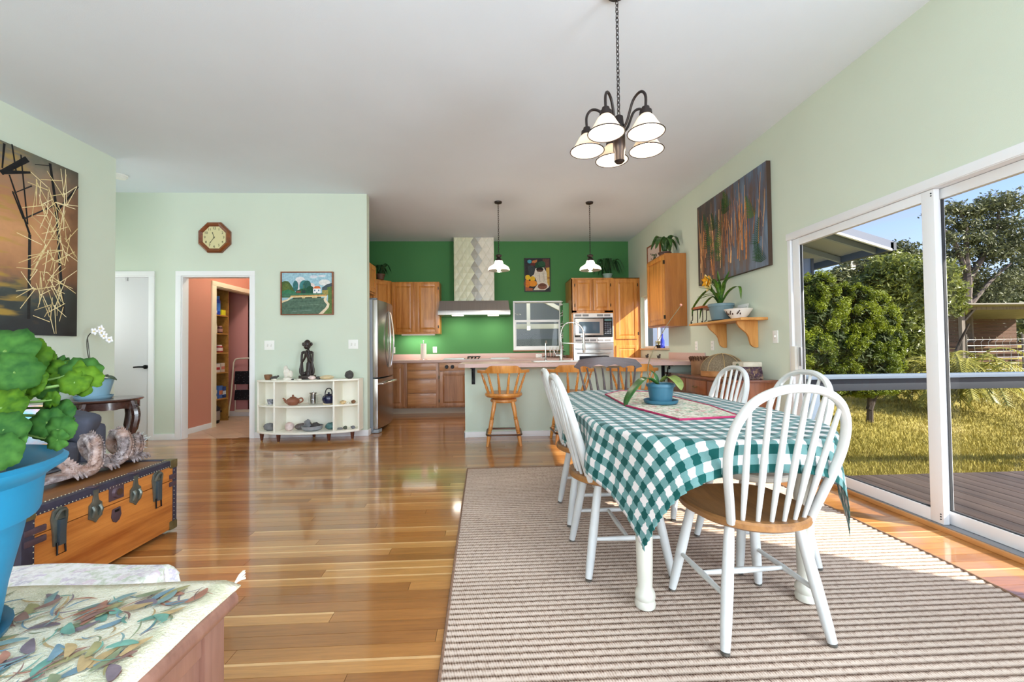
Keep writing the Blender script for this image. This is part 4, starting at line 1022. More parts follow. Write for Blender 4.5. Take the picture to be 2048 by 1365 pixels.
# spice rack ------------------------------------------------------------------
GRN = pm('rack_green', (78, 140, 80), rough=.5)
sr = thing('spice_rack', 'narrow green spice rack with white shelves on the pantry side', 'rack', (0, 0, 0))
MB().box(1.395, 7.66, .985, 1.4095, YB-.004, 1.93).build('rack_back', GRN, sr)
MB().box(1.3, 7.655, .985, 1.41, 7.668, 1.945).build('rack_side', GRN, sr); MB().box(1.3, 7.955, .985, 1.395, 7.968, 1.93).build('rack_side', GRN, sr)
bott = []
for z in (1.08, 1.3, 1.52, 1.72, 1.92):
    MB().box(1.3, 7.668, z, 1.395, 7.955, z+.012).build('rack_shelf', STEELW, sr)
    MB().box(1.3, 7.668, z+.05, 1.306, 7.955, z+.062).build('rack_rail', STEELW, sr)
SPM = [pm('spice_red', (150, 70, 50), rough=.4), pm('spice_pale', (214, 206, 190), rough=.35), pm('spice_dark', (70, 58, 46), rough=.4)]
ordn = ['lowest', 'second', 'third', 'fourth']
for zi, z in enumerate((1.092, 1.312, 1.532, 1.732)):
    for k in range(4):
        y = 7.71+k*.065
        t = thing('spice_jar', '%s white-capped spice jar on the %s shelf of the green rack, %s' % (('red', 'pale', 'dark')[(zi+k) % 3], ordn[zi], ('nearest the room', 'second from the room', 'third from the room', 'nearest the green wall')[k]), 'jar', (1.35, y, z), group='spice jars in the green rack')
        MB().lathe([(0, 0), (.021, 0), (.022, .004), (.022, .07), (.015, .08), (0, .08)], 10).build('jar_body', SPM[(zi+k) % 3], t, smooth=True)
        MB().lathe([(0, .08), (.017, .08), (.017, .1), (0, .1)], 10).build('jar_cap', WHITEC, t, smooth=True)
# paper towel, outlets, switches ---------------------------------------------------
tw = thing('paper_towel_holder', 'paper towel roll on a wire stand on the back counter', 'paper towel', (-1.255, 7.72, .93))
MB().lathe([(0, .0), (.075, 0), (.075, .008), (0, .008)], 20).build('stand_base', CHROME, tw, smooth=True)
MB().cyl((0, 0, .008), (0, 0, .335), .006).ball((0, 0, .335), .012).build('stand_rod', CHROME, tw, smooth=True)
MB().lathe([(.018, .02), (.05, .02), (.052, .024), (.052, .29), (.05, .294), (.018, .294)], 24).build('towel_roll', pm('paper_white', (244, 238, 226), rough=.9), tw, smooth=True)
IVORY = pm('ivory_plate', (240, 240, 236), rough=.4)
def plate(label, cat, loc, rz, w, h, kind, name):
    t = thing(name, label, cat, loc, rz)
    MB().box(-w/2, -.006, -h/2, w/2, -.0005, h/2).build('cover_plate', IVORY, t, bevel=.002)
    if kind == 'outlet':
        for z in (-.022, .022):
            r = MB().box(-.016, -.009, z-.014, .016, -.005, z+.014).build('receptacle', IVORY, t, bevel=.003)
            MB().box(-.008, -.0095, z-.004, -.005, -.0085, z+.005).box(.005, -.0095, z-.004, .008, -.0085, z+.005).build('slots', DARKGAP, r)
    else:
        n = kind
        for k in range(n):
            x = (k-(n-1)/2)*.044; MB().box(x-.005, -.016, -.004, x+.005, -.005, .014).build('toggle', IVORY, t, bevel=.002)
            MB().box(x-.009, -.0068, -.018, x+.009, -.0058, .018).build('toggle_slot', pm('slot_grey', (216, 216, 210), rough=.5), t)  # slot slightly greyer than the plate
    return t
plate('pale outlet plate on the green wall beside the paper towel', 'outlet', (-1.085, YB, 1.11), 0, .075, .115, 'outlet', 'wall_outlet')
plate('pale switch plate on the green wall by the refrigerator handles', 'outlet', (-1.86, YB, 1.11), 0, .07, .115, 1, 'light_switch')
plate('white double outlet plate on the backsplash below the kitchen window', 'outlet', (.88, YB-.02, .975), 0, .115, .07, 'outlet', 'wall_outlet')
plate('white double switch plate right of the open doorway', 'light switch', (-2.875, YF, 1.19), 0, .125, .12, 2, 'light_switch')
plate('white double switch plate at the partition end near the refrigerator', 'light switch', (-1.81, YF, 1.19), 0, .125, .12, 2, 'light_switch')
plate('white single switch plate between wall shelf and sliding door', 'light switch', (XR, 3.805, 1.19), -pi/2, .072, .118, 1, 'light_switch')
plate('pale single switch plate on the rose closet wall', 'light switch', (-4.17, 7.5, 1.21), 0, .075, .12, 1, 'light_switch')
plate('faint white outlet plate above the pink backsplash, cabinet side', 'outlet', (XR, 5.33, 1.12), -pi/2, .07, .115, 'outlet', 'wall_outlet')
plate('beige outlet plate above the pink backsplash end', 'outlet', (XR, 4.93, 1.12), -pi/2, .07, .115, 'outlet', 'wall_outlet')
sdm = thing('smoke_detector', 'round white smoke detector on the ceiling near the hall corner', 'smoke detector', (-4.28, 5.02, ZC))
MB().lathe([(0, -.042), (.05, -.042), (.058, -.034), (.06, -.02), (0, -.02)], 28).build('detector_body', IVORY, sdm, smooth=True)
MB().lathe([(0, -.02), (.068, -.02), (.072, -.012), (.072, 0), (0, 0)], 28).build('mount_ring', IVORY, sdm, smooth=True)

# ------------------------------------------------------------------ pictures (local: x right, z up, front faces -y)
PAINT = paint_mat()
def strokes(m, segs, off):
    """flat brush strokes: (x0,z0,x1,z1,w0,w1,colour)"""
    k = off
    for x0, z0, x1, z1, w0, w1, c in segs:
        d = Vector((x1-x0, z1-z0)); 
        if d.length < 1e-6: continue
        n = Vector((-d.y, d.x)).normalized(); k += .00001
        m.add([(x0-n.x*w0, -k, z0-n.y*w0), (x0+n.x*w0, -k, z0+n.y*w0), (x1+n.x*w1, -k, z1+n.y*w1), (x1-n.x*w1, -k, z1-n.y*w1)], [(0, 3, 2, 1)], lin(c))
    return m
def polys(m, ps, off):
    k = off
    for c, pts in ps:
        k += .00004; m.add([(x, -k, z) for x, z in pts], [tuple(range(len(pts)))], lin(c))
    return m
def ell(cx, cz, rx, rz, n=18, a0=0): return [(cx+rx*math.cos(a0+2*pi*i/n), cz+rz*math.sin(a0+2*pi*i/n)) for i in range(n)]
def frame4(w, h, fw, d, y0=0):
    return MB().box(-w/2, y0-d, -h/2, -w/2+fw, y0, h/2).box(w/2-fw, y0-d, -h/2, w/2, y0, h/2).box(-w/2+fw, y0-d, -h/2, w/2-fw, y0, -h/2+fw).box(-w/2+fw, y0-d, h/2-fw, w/2-fw, y0, h/2)

# big branch painting on the left wall ---------------------------------
def branch_bg():
    m = bpy.data.materials.new('branch_painting_ground'); t = NT(m); v = t.coords('Object'); sp = t.n('SeparateXYZ'); t.l(v, sp.inputs[0])
    n = t.noise(v, 2.6, 4, .6); n2 = t.noise(t.coords('Object', (1.2, 1, 6)), 2.4, 3)
    hz = t.math('ADD', t.math('DIVIDE', t.math('ADD', sp.outputs['Z'], .78), 1.56), t.math('MULTIPLY', t.math('SUBTRACT', n, .5), .5))
    c = t.ramp(hz, [(.04, lin((44, 48, 52))), (.2, lin((64, 74, 72))), (.34, lin((164, 118, 84))), (.55, lin((206, 152, 106))), (.72, lin((176, 124, 86))), (.88, lin((142, 124, 104))), (1, lin((104, 104, 90)))])
    xr = t.math('ADD', t.math('DIVIDE', t.math('ADD', sp.outputs['X'], .6), 1.2), t.math('MULTIPLY', t.math('SUBTRACT', n, .5), .35))
    dk = t.ramp(xr, [(.74, (1, 1, 1, 1)), (.98, (.42, .38, .34, 1))])
    c = t.mix(1, c, dk, 'MULTIPLY')
    lf = t.ramp(xr, [(.55, (1, 1, 1, 1)), (.72, (0, 0, 0, 1))])
    yl = t.math('MULTIPLY', t.ramp(n2, [(.5, (0, 0, 0, 1)), (.62, (1, 1, 1, 1))]), lf)
    c = t.mix(t.math('MULTIPLY', yl, .85), c, t.mix(n, lin((84, 92, 80)), lin((226, 178, 40))))
    t.l(c, t.b.inputs['Base Color']); t.b.inputs['Roughness'].default_value = .5; return m
pb = thing('branch_painting', 'large unframed canvas of pale straw sticks and black branches on orange', 'painting', (XL+.002, 3.54, 2.05), pi/2)
w, h = 1.24, 1.56
MB().box(-w/2, -.034, -h/2, w/2, 0, h/2).build('canvas', branch_bg(), pb, bevel=.003)
# px -> local (visible part): x from image column, z from row
def LP(px, py):     # px in 0..155, py in 285..674 of the photograph, mapped on the canvas
    y = 3.53+(px/155.0)*.64*(1-.0); return (y-3.54, 1.265+(673-py)/((673-(285+px*.4)))*1.56-2.05)
bl = []
K1, K2 = (28, 28, 30), (44, 44, 44)
for a in [((0, 350), (46, 318), 6, 8, K1), ((0, 348), (52, 345), 6, 3, K1), ((14, 352), (52, 470), 2, 3, K1), ((52, 470), (52, 640), 4, 4, K2), ((34, 310), (48, 450), 2, 2, K1), ((5, 290), (2, 340), 3, 2, K1), ((18, 290), (26, 345), 2, 2, K1), ((90, 325), (105, 420), 4, 4, K1), ((105, 420), (112, 520), 4, 4, K2), ((112, 520), (122, 630), 4, 5, K2), ((92, 330), (60, 328), 1, 1, K1), ((152, 372), (100, 428), 3, 3, K1), ((100, 410), (40, 440), 2, 2, K2), ((40, 440), (20, 385), 2, 2, K1), ((55, 372), (20, 390), 2, 1, K2)]:
    (p0, p1, w0, w1, c) = a; q0, q1 = LP(*p0), LP(*p1); bl.append((q0[0], q0[1], q1[0], q1[1], w0*.003, w1*.003, c))
rs = random.Random(14)
for k in range(16):     # branches over the half of the canvas towards the viewer
    x = rs.uniform(-.58, -.1); z = rs.uniform(-.7, .2); bl.append((x, z, max(-.6, min(.0, x+rs.uniform(-.12, .16))), min(.76, z+rs.uniform(.25, .6)), rs.uniform(.004, .012), .004, rs.choice([K1, K2])))
mm = strokes(MB(), bl, .0348)
mm.build('black_branches', PAINT, pb, fixn=False)
rs = random.Random(5); sl = []
nodes = [(68, 360), (90, 375), (118, 390), (75, 410), (100, 405), (82, 430), (122, 410), (96, 465), (80, 490), (110, 475), (125, 480), (85, 505), (118, 500), (100, 520), (70, 540), (118, 530), (88, 560), (105, 575), (75, 590), (98, 615), (120, 610), (60, 580), (90, 640), (112, 565)]
for nx_, ny_ in nodes:
    for k in range(rs.randint(4, 6)):
        a = rs.uniform(0, 2*pi); L = rs.uniform(22, 66); c = rs.choice([(232, 214, 160), (224, 204, 150), (240, 226, 180), (206, 186, 136)])
        x0_, y0_ = nx_+rs.uniform(-5, 5), ny_+rs.uniform(-5, 5); x1_ = min(152, max(28, x0_+L*math.cos(a)*.8)); y1_ = min(668, max(300, y0_+L*math.sin(a)*1.2))
        q0, q1 = LP(x0_, y0_), LP(x1_, y1_); sl.append((q0[0], q0[1], q1[0], q1[1], .0036, .0026, c))
strokes(MB(), sl, .0352).build('straw_sticks', PAINT, pb, fixn=False)['kind'] = 'stuff'

# bamboo forest painting on the right wall --------------------------------
def forest_bg():
    m = bpy.data.materials.new('forest_painting_ground'); t = NT(m)
    n = t.noise(t.coords('Object', (5, 1, .8)), 2.2, 4, .6); n2 = t.noise(t.coords('Object'), 3, 3); sp = t.n('SeparateXYZ'); t.l(t.coords('Object'), sp.inputs[0])
    f = t.math('ADD', t.math('MULTIPLY', n, .8), t.math('MULTIPLY', sp.outputs['X'], .18))
    c = t.ramp(f, [(.25, lin((58, 50, 54))), (.38, lin((98, 76, 70))), (.47, lin((86, 96, 118))), (.62, lin((112, 132, 156)))])
    t.l(t.mix(t.math('MULTIPLY', n2, .35), c, lin((44, 62, 46))), t.b.inputs['Base Color']); t.b.inputs['Roughness'].default_value = .5; return m
pf = thing('forest_painting', 'large unframed canvas of orange tree trunks and green ferns', 'painting', (XR-.002, 4.49, 2.365), -pi/2)
w, h = 1.34, .99
MB().box(-w/2, -.042, -h/2, w/2, 0, h/2).build('canvas', forest_bg(), pf, bevel=.003)
MB().box(-w/2-.001, -.041, -h/2-.001, -w/2+.0, 0, h/2).box(w/2, -.041, -h/2, w/2+.001, 0, h/2).box(-w/2, -.041, -h/2-.001, w/2, 0, -h/2).build('canvas_edge', pm('canvas_edge_brown', (66, 48, 36), rough=.7), pf)
rs = random.Random(3); sg = []
TC = [(190, 126, 76), (206, 150, 98), (158, 102, 64), (124, 84, 60), (216, 168, 120), (96, 78, 78)]
for k in range(84):
    x = rs.uniform(-w/2+.02, w/2-.03); wd = rs.choice([.002, .003, .004, .005, .007, .01, .014]); ln = rs.uniform(-.06, .06); z0 = rs.uniform(-h/2+.01, -.1); z1 = rs.uniform(.05, h/2-.01); c = rs.choice(TC); xm = x+ln/2+rs.uniform(-.015, .015); zm = (z0+z1)/2; cl_ = lambda q: max(-w/2+.02, min(w/2-.02, q))
    sg += [(cl_(x), z0, cl_(xm), zm, wd, wd*.8, c), (cl_(xm), zm, cl_(x+ln), z1, wd*.8, wd*.4, c)]
    if rs.random() < .4: sg.append((cl_(xm), zm, cl_(xm+rs.uniform(-.12, .12)), min(h/2-.01, zm+.25), wd*.5, .002, c))
strokes(MB(), sg, .0422).build('painted_trunks', PAINT, pf, fixn=False)
fg = []; GC = [(40, 74, 36), (62, 100, 42), (86, 124, 48), (46, 84, 60)]
for k in range(16):
    bx = rs.uniform(-w/2+.1, w/2-.1); bz = rs.uniform(-h/2+.05, .1) if k < 12 else rs.uniform(.1, .3); L = rs.uniform(.16, .34); a = rs.uniform(1.1, 2.0); c = rs.choice(GC)
    for i in range(14):
        u = i/13; px_, pz_ = bx+math.cos(a)*L*u, bz+math.sin(a)*L*u; s_ = .075*(1-u)+.012
        for sd_ in (-1, 1):
            x2_, z2_ = px_+sd_*s_, pz_+.02
            if abs(x2_) < w/2-.01 and abs(z2_) < h/2-.01 and abs(px_) < w/2-.01 and abs(pz_) < h/2-.02: fg.append((px_, pz_, x2_, z2_, .005, .0015, c))
strokes(MB(), fg, .043).build('painted_ferns', PAINT, pf, fixn=False)['kind'] = 'stuff'

# landscape by the doorway ---------------------------------------------------
BRF = wood('brown_frame', (110, 56, 28), (160, 92, 50), rough=.4, axis='x')
pl_ = thing('landscape_painting', 'small framed river landscape with orange-roofed house and bridge', 'painting', (-2.385, YF-.002, 1.855), math.radians(0))
w, h = .66, .56
frame4(w, h, .012, .045).build('picture_frame', BRF, pl_, bevel=.002)
MB().box(-w/2+.01, -.03, -h/2+.01, w/2-.01, 0, h/2-.01).build('canvas', pm('painted_canvas', (150, 186, 198), rough=.6), pl_)
W2, H2 = w-.026, h-.026
def q(u, v): return (-W2/2+W2*u, -H2/2+H2*(1-v))
def rg(*pts): return [q(*p) for p in pts]
ps = [((154, 190, 204), rg((0, 0), (1, 0), (1, .6), (0, .6))), ((214, 214, 216), [(x, z) for x, z in ell(*q(.36, .17), .06, .04)]), ((206, 200, 204), ell(*q(.33, .3), .05, .07)), ((216, 216, 214), ell(*q(.85, .24), .075, .04)), ((200, 204, 214), ell(*q(.63, .1), .05, .02)), ((214, 214, 220), ell(*q(.8, .08), .05, .012)), ((222, 206, 200), ell(*q(.58, .34), .05, .05)),
      ((74, 96, 54), rg((0, .22), (.06, .2), (.13, .21), (.18, .29), (.22, .37), (.26, .45), (.26, .6), (0, .6))), ((92, 110, 58), ell(*q(.08, .4), .05, .08)), ((70, 84, 92), rg((.8, .36), (.9, .28), (1, .25), (1, .5), (.8, .45))), ((64, 124, 126), ell(*q(.44, .33), .06, .08)), ((56, 108, 110), ell(*q(.27, .32), .035, .07)), ((52, 96, 90), ell(*q(.5, .3), .05, .06)), ((84, 110, 84), rg((.42, .3), (.44, .3), (.45, .5), (.43, .5))),
      ((46, 90, 64), rg((.3, .42), (.45, .37), (.62, .42), (.64, .56), (.2, .56))), ((60, 120, 86), rg((0, .45), (.12, .4), (.26, .46), (.3, .56), (0, .58))), ((120, 76, 62), rg((.29, .44), (.38, .44), (.37, .49), (.28, .49))), ((44, 62, 62), rg((.4, .42), (.47, .42), (.47, .5), (.4, .5))), ((36, 78, 60), ell(*q(.56, .42), .05, .055)),
      ((236, 236, 236), rg((.62, .385), (.77, .385), (.77, .505), (.62, .505))), ((206, 108, 60), rg((.61, .385), (.67, .325), (.74, .325), (.78, .385))), ((86, 120, 150), rg((.64, .41), (.665, .41), (.665, .45), (.64, .45))), ((86, 120, 150), rg((.72, .41), (.745, .41), (.745, .45), (.72, .45))), ((50, 60, 70), rg((.685, .47), (.7, .47), (.7, .505), (.685, .505))),
      ((92, 118, 66), rg((.9, .36), (1, .33), (1, 1), (.78, 1), (.9, .85), (.92, .6))), ((150, 140, 80), rg((.8, .42), (.92, .42), (.92, .54), (.8, .54))), ((70, 116, 92), rg((0, .5), (.8, .5), (.9, .54), (.9, .58), (0, .58))), ((196, 146, 86), rg((.17, .555), (.88, .53), (.9, .565), (.17, .59))), ((222, 204, 160), rg((.17, .58), (.9, .56), (.9, .585), (.17, .605))), ((196, 176, 130), rg((.4, .585), (.46, .585), (.46, .625), (.4, .625))), ((196, 176, 130), rg((.6, .58), (.7, .58), (.7, .625), (.6, .625))), ((52, 62, 46), rg((.22, .605), (.4, .595), (.4, .625), (.2, .64))), ((48, 60, 46), rg((.46, .595), (.6, .59), (.6, .625), (.46, .625))), ((48, 60, 46), rg((.7, .585), (.78, .585), (.78, .62), (.7, .62))),
      ((84, 108, 92), rg((0, .72), (.08, .68), (.2, .63), (.86, .61), (.84, .7), (.9, .76), (.88, .85), (.74, 1), (0, 1))), ((104, 126, 110), rg((.35, .78), (.75, .76), (.76, .775), (.36, .8))), ((70, 94, 80), rg((.1, .86), (.6, .84), (.6, .86), (.1, .88))), ((108, 128, 118), rg((.2, .93), (.6, .9), (.6, .915), (.2, .95))), ((74, 98, 84), rg((.15, .7), (.7, .67), (.7, .69), (.15, .72))), ((220, 202, 166), rg((0, .68), (.1, .65), (.17, .58), (.2, .6), (.13, .67), (0, .73))), ((222, 204, 176), rg((.86, .585), (.9, .58), (.88, .66), (.95, .76), (.93, .85), (.82, 1), (.73, 1), (.86, .86), (.9, .78), (.84, .69), (.83, .64)))]
polys(MB(), ps, .0305).build('painted_scene', PAINT, pl_, fixn=False)

# still life on the deep green wall ---------------------------------------------
sf = thing('still_life_picture', 'framed still life with white draped cloth, oranges and a clay pot', 'picture', (.872, YB-.002, 2.52))
w, h = .5, .645
frame4(w, h, .018, .03).build('picture_frame', pm('black_frame', (30, 28, 26), rough=.5), sf, bevel=.002)
MB().box(-w/2+.01, -.02, -h/2+.01, w/2-.01, 0, h/2-.01).build('print_sheet', pm('print_ground', (58, 54, 54), rough=.5), sf)
W2, H2 = w-.034, h-.034
ps = [((44, 44, 46), rg((0, 0), (1, 0), (1, 1), (0, 1))), ((96, 64, 58), rg((.72, 0), (1, 0), (1, .3), (.72, .3))), ((196, 156, 72), rg((.86, .28), (1, .26), (1, .85), (.86, .85))), ((160, 110, 50), rg((.9, .58), (1, .57), (1, .62), (.9, .62))), ((70, 150, 166), ell(*q(.18, .08), .04, .035)), ((188, 116, 70), rg((.3, .06), (.5, .02), (.48, .1), (.25, .18))), ((92, 40, 38), ell(*q(.32, .17), .05, .03)), ((52, 60, 62), rg((.1, .22), (.3, .2), (.42, .3), (.3, .5), (.15, .52))), ((30, 66, 44), ell(*q(.62, .2), .1, .07)), ((44, 84, 58), ell(*q(.68, .15), .07, .05)),
      ((212, 202, 186), rg((.42, .3), (.76, .27), (.88, .42), (.9, .75), (.98, .88), (.8, .98), (.32, .98), (.5, .8), (.42, .6), (.16, .6), (.36, .48))), ((188, 178, 164), rg((.55, .45), (.6, .45), (.62, .72), (.58, .72))), ((186, 178, 160), rg((.72, .42), (.76, .42), (.8, .7), (.75, .72))), ((36, 24, 24), ell(*q(.6, .33), .07, .04)), ((86, 58, 44), ell(*q(.6, .375), .06, .02)), ((216, 170, 40), ell(*q(.3, .62), .05, .05)), ((226, 184, 44), ell(*q(.1, .58), .05, .05)), ((222, 140, 44), ell(*q(.3, .77), .085, .06)), ((206, 118, 40), ell(*q(.07, .78), .06, .08)), ((160, 90, 60), rg((0, .88), (.3, .92), (.3, 1), (0, 1))), ((128, 84, 66), ell(*q(.7, .86), .09, .06)), ((104, 66, 52), ell(*q(.7, .82), .07, .025))]
polys(MB(), ps, .0205).build('printed_scene', PAINT, sf, fixn=False)

# small framed print above the right cabinet ------------------------------------------
sm = thing('botanical_print', 'small brown-framed botanical print standing beside the cabinet-top plant', 'picture', (XR-.004, 6.68, 2.585), -pi/2)
frame4(.55, .42, .025, .02).build('picture_frame', BRF, sm, bevel=.002)
MB().box(-.255, -.012, -.19, .255, 0, .19).build('print_sheet', pm('print_cream', (222, 204, 196), rough=.7), sm)
ps = []; rs = random.Random(9)
for k in range(24): ps.append((rs.choice([(50, 60, 48), (84, 90, 70), (110, 120, 96)]), ell(rs.gauss(.02, .055), rs.gauss(-.02, .05), rs.uniform(.012, .03), rs.uniform(.01, .022), 8)))
polys(MB(), ps, .0125).build('printed_leaves', PAINT, sm, fixn=False)

# clock ---------------------------------------------------------------------------
ck = thing('wall_clock', 'octagonal wooden wall clock above the doorway', 'clock', (-3.55, YF-.002, 2.58))
CKW = wood('clock_walnut', (96, 46, 16), (150, 84, 40), rough=.3, axis='x', coat=.3)
oc = lambda r: [(r*math.cos(pi/8+k*pi/4), r*math.sin(pi/8+k*pi/4)) for k in range(8)]
ro, ri, rf = .213, .19, .152
A, B, C_ = oc(ro), oc(ri), oc(rf)
m = MB().add([(x, 0, z) for x, z in A]+[(x, -.035, z) for x, z in A]+[(x, -.06, z) for x, z in B]+[(x, -.03, z) for x, z in C_], [])
for r in range(3):
    for k in range(8): m.f.append((r*8+k, r*8+(k+1) % 8, (r+1)*8+(k+1) % 8, (r+1)*8+k))
m.f.append(tuple(range(8))); m.build('clock_case', CKW, ck, bevel=.002)
MB().prism(oc(rf+.005), -.031, -.029, 'xz').build('clock_dial', pm('aged_dial', (214, 206, 158), rough=.5), ck)
NUMC = pm('numeral_black', (36, 32, 26), rough=.6); nm = []
for k in range(1, 13):
    a = pi/2-k*pi/6; cx, cz = .118*math.cos(a), .118*math.sin(a)
    nm.append(text_mb(str(k), .045, .0005, lambda x, y, d, cx=cx, cz=cz: (cx+x, -.0318-d, cz+y)))
merge(*nm).build('numerals', NUMC, ck)
def hand(a, L, w): 
    d = Vector((math.sin(a), math.cos(a))); n = Vector((d.y, -d.x)); pts = [n*w*.4-d*.015, n*w, d*L*.7+n*w, d*L*.78+n*w*2.4, d*L, d*L*.78-n*w*2.4, d*L*.7-n*w, -n*w, -n*w*.4-d*.015]
    return MB().prism([(p.x, p.y) for p in pts], -.036, -.0345, 'xz')
hand(math.radians(-18), .075, .0025).build('hour_hand', NUMC, ck); hand(math.radians(216), .098, .002).build('minute_hand', NUMC, ck)
MB().cyl((0, -.032, 0), (0, -.038, 0), .006).build('hand_hub', NUMC, ck)

# ------------------------------------------------------------------ curved white shelf by the partition wall
SHW = pm('cream_white_shelf', (242, 239, 226), rough=.4)
bk = thing('curved_shelf', 'low cream bow-front shelf on small dark legs', 'shelf', (-2.305, 5.545, 0))
def bow(x): return -.085-.265*math.sqrt(max(0, 1-(x/.66)**2))
def slab(z0, z1, inset=0):
    xs = [-.625+1.25*i/30 for i in range(31)]
    return MB().prism([(-.625+inset, 0)]+[(x*(1-inset), bow(x)+inset) for x in xs]+[(.625-inset, 0)], z0, z1)
slab(.735, .755).build('top_board', SHW, bk, bevel=.003)
slab(.425, .443, .006).build('middle_shelf', SHW, bk, bevel=.003)
slab(.1, .125).build('bottom_board', SHW, bk, bevel=.003)
MB().box(-.615, -.012, .125, .615, 0, .735).build('back_panel', SHW, bk)
for x in (-.355, .355): MB().box(x-.01, bow(x)+.012, .125, x+.01, -.012, .735).build('divider', SHW, bk, bevel=.002)
for x in (-.615, .615): MB().box(x-.009, bow(x)+.012, .125, x+.009, 0, .735).build('end_post', SHW, bk, bevel=.002)
LEGD = wood('dark_leg_wood', (70, 34, 24), (106, 58, 42), rough=.35)
for x, y in ((-.55, -.2), (-.3, -.3), (.02, -.05), (.3, -.3), (.55, -.2)): 
    lg = MB().lathe([(.013, .012), (.016, .02), (.026, .1), (0, .1)], 14, (x, y, 0)).build('leg', LEGD, bk, smooth=True)
    MB().lathe([(.01, 0), (.012, .004), (.012, .012), (.008, .014)], 12, (x, y, 0)).build('brass_ferrule', pm('brass', (190, 150, 90), rough=.3, metal=.9), lg, smooth=True)

def rock(name, label, cat, loc, r, mat, seed=0, jit=.16, group=None, rot=0):
    rr = random.Random(seed); m = MB().ball((0, 0, r[2]*.92), r, 10, 7, jit, rr); m.v = [(x, y, max(0, z)) for x, y, z in m.v]
    return one(m, name, mat, label, cat, loc, rot, group, smooth=True, angle=60)
DKST = pm('dark_stone', (74, 70, 68), rough=.8, var=.3, vs=25, bump=.5, bs=60)
GYST = pm('grey_stone', (124, 124, 126), rough=.8, var=.25, vs=22, bump=.5, bs=60)
PKST = pm('pink_quartz', (222, 200, 194), rough=.6, var=.15, vs=20, bump=.3)
TNST = pm('tan_shell', (216, 196, 158), rough=.5, var=.14, vs=30)
WHST = pm('white_coral', (226, 220, 208), rough=.8, var=.1, vs=30, bump=.4)
BRST = pm('brown_stone', (124, 86, 56), rough=.7, var=.3, vs=26, bump=.3)
TLST = pm('teal_mineral', (84, 122, 120), rough=.5, var=.35, vs=26, bump=.5)
OX, OY = -2.305, 5.545
T_, M_, B_ = .755, .443, .125
# top board
one(MB().lathe([(0, 0), (.03, 0), (.034, .006), (.042, .03), (.046, .055), (.04, .066), (.034, .062), (.03, .04), (0, .035)], 16), 'small_clay_cup', BRST, 'small brown clay cup at the left end of the curved shelf top', 'cup', (OX-.5, OY-.15, T_), smooth=True)
one(MB().tube(catmull([(-.05, 0, .012), (-.03, 0, .025), (0, 0, .028), (.03, 0, .035), (.055, 0, .05)], 4), [.008]*4+[.018]*4+[.02]*4+[.012]*4+[.006], 8), 'animal_figurine', DKST, 'dark little reclining figurine beside the clay cup', 'figurine', (OX-.41, OY-.18, T_), smooth=True)
rock('white_pebble', 'flat white pebble in front of the dark figurine', 'pebble', (OX-.37, OY-.255, T_), (.028, .02, .01), WHST, 2)
cf = thing('coral_figurine', 'pale carved coral figurine left of the dark statue', 'figurine', (OX-.235, OY-.2, T_))
MB().lathe([(0, 0), (.055, 0), (.055, .02), (.04, .03), (0, .03)], 14).build('figurine_base', WHST, cf, smooth=True)
rr = random.Random(4); MB().ball((-.01, 0, .085), (.04, .03, .06), 10, 7, .18, rr).ball((-.03, 0, .14), (.025, .022, .035), 8, 6, .15, rr).ball((.035, 0, .07), (.025, .02, .045), 8, 6, .15, rr).build('figurine_body', WHST, cf, smooth=True)
# carved seated statue
EB = pm('dark_ebony', (44, 32, 28), rough=.45, var=.2, vs=20)
sta = thing('carved_statue', 'tall dark carved wooden figure sitting with arms folded on the curved shelf', 'statue', (OX-.02, OY-.15, T_))
MB().box(-.085, -.06, 0, .085, .06, .05).build('statue_base', EB, sta, bevel=.012)
bd = MB()
bd.tube(catmull([(.01, .01, .05), (.015, .01, .12), (.02, .01, .22), (.012, .01, .33), (0, 0, .37)], 5), [.045]*4+[.035]*6+[.024]*6+[.022]*5, 10)
for s in (-1, 1):
    bd.tube(catmull([(s*.02, 0, .075), (s*.07, -.01, .07), (s*.078, -.015, .13), (s*.062, -.015, .215)], 5), [.022]*5+[.017]*6+[.014]*5, 8)
    bd.tube(catmull([(s*.062, -.015, .215), (s*.055, -.02, .14), (s*.045, -.03, .055)], 5), .014, 8)
    bd.tube(catmull([(s*.02, 0, .34), (s*.06, 0, .33), (s*.066, -.01, .27), (s*.062, -.015, .215), (s*.02, -.03, .27), (0, -.04, .35)], 5), [.018]*6+[.013]*20, 8)
bd.ball((0, 0, .435), (.043, .045, .062), 14, 10).ball((0, -.03, .405), (.028, .03, .032), 10, 8)
for s in (-1, 1): bd.ball((s*.052, 0, .44), (.014, .012, .024), 8, 6)
bd.ball((0, -.05, .435), (.009, .012, .018), 8, 6).tube([(-.014, -.055, .402), (.014, -.055, .402)], .006, 6)
bd.build('statue_figure', EB, sta, smooth=True)
rock('white_disc_stone', 'flat pale stone before the statue base', 'stone', (OX-.06, OY-.29, T_), (.034, .02, .009), WHST, 8)
rock('pink_stone', 'pale pink rounded stone right of the statue base', 'stone', (OX+.075, OY-.24, T_), (.045, .032, .026), PKST, 9)
rock('dark_pebble', 'small dark pebble next to the pink stone', 'pebble', (OX+.14, OY-.21, T_), (.03, .022, .02), DKST, 10)
rock('tiny_dark_stone', 'tiny dark stone right of the coral figurine', 'pebble', (OX-.15, OY-.26, T_), (.016, .012, .008), DKST, 44)
one(MB().lathe([(0, .004), (.04, 0), (.075, .012), (.085, .026), (.06, .042), (.025, .05), (0, .052)], 18), 'shell_dish', TNST, 'oval tan shell lying on the curved shelf top', 'shell', (OX+.24, OY-.2, T_), smooth=True)
rock('rough_stone', 'knobbly dark grey stone standing at the right end of the curved shelf top', 'stone', (OX+.5, OY-.15, T_), (.055, .045, .055), DKST, 12)
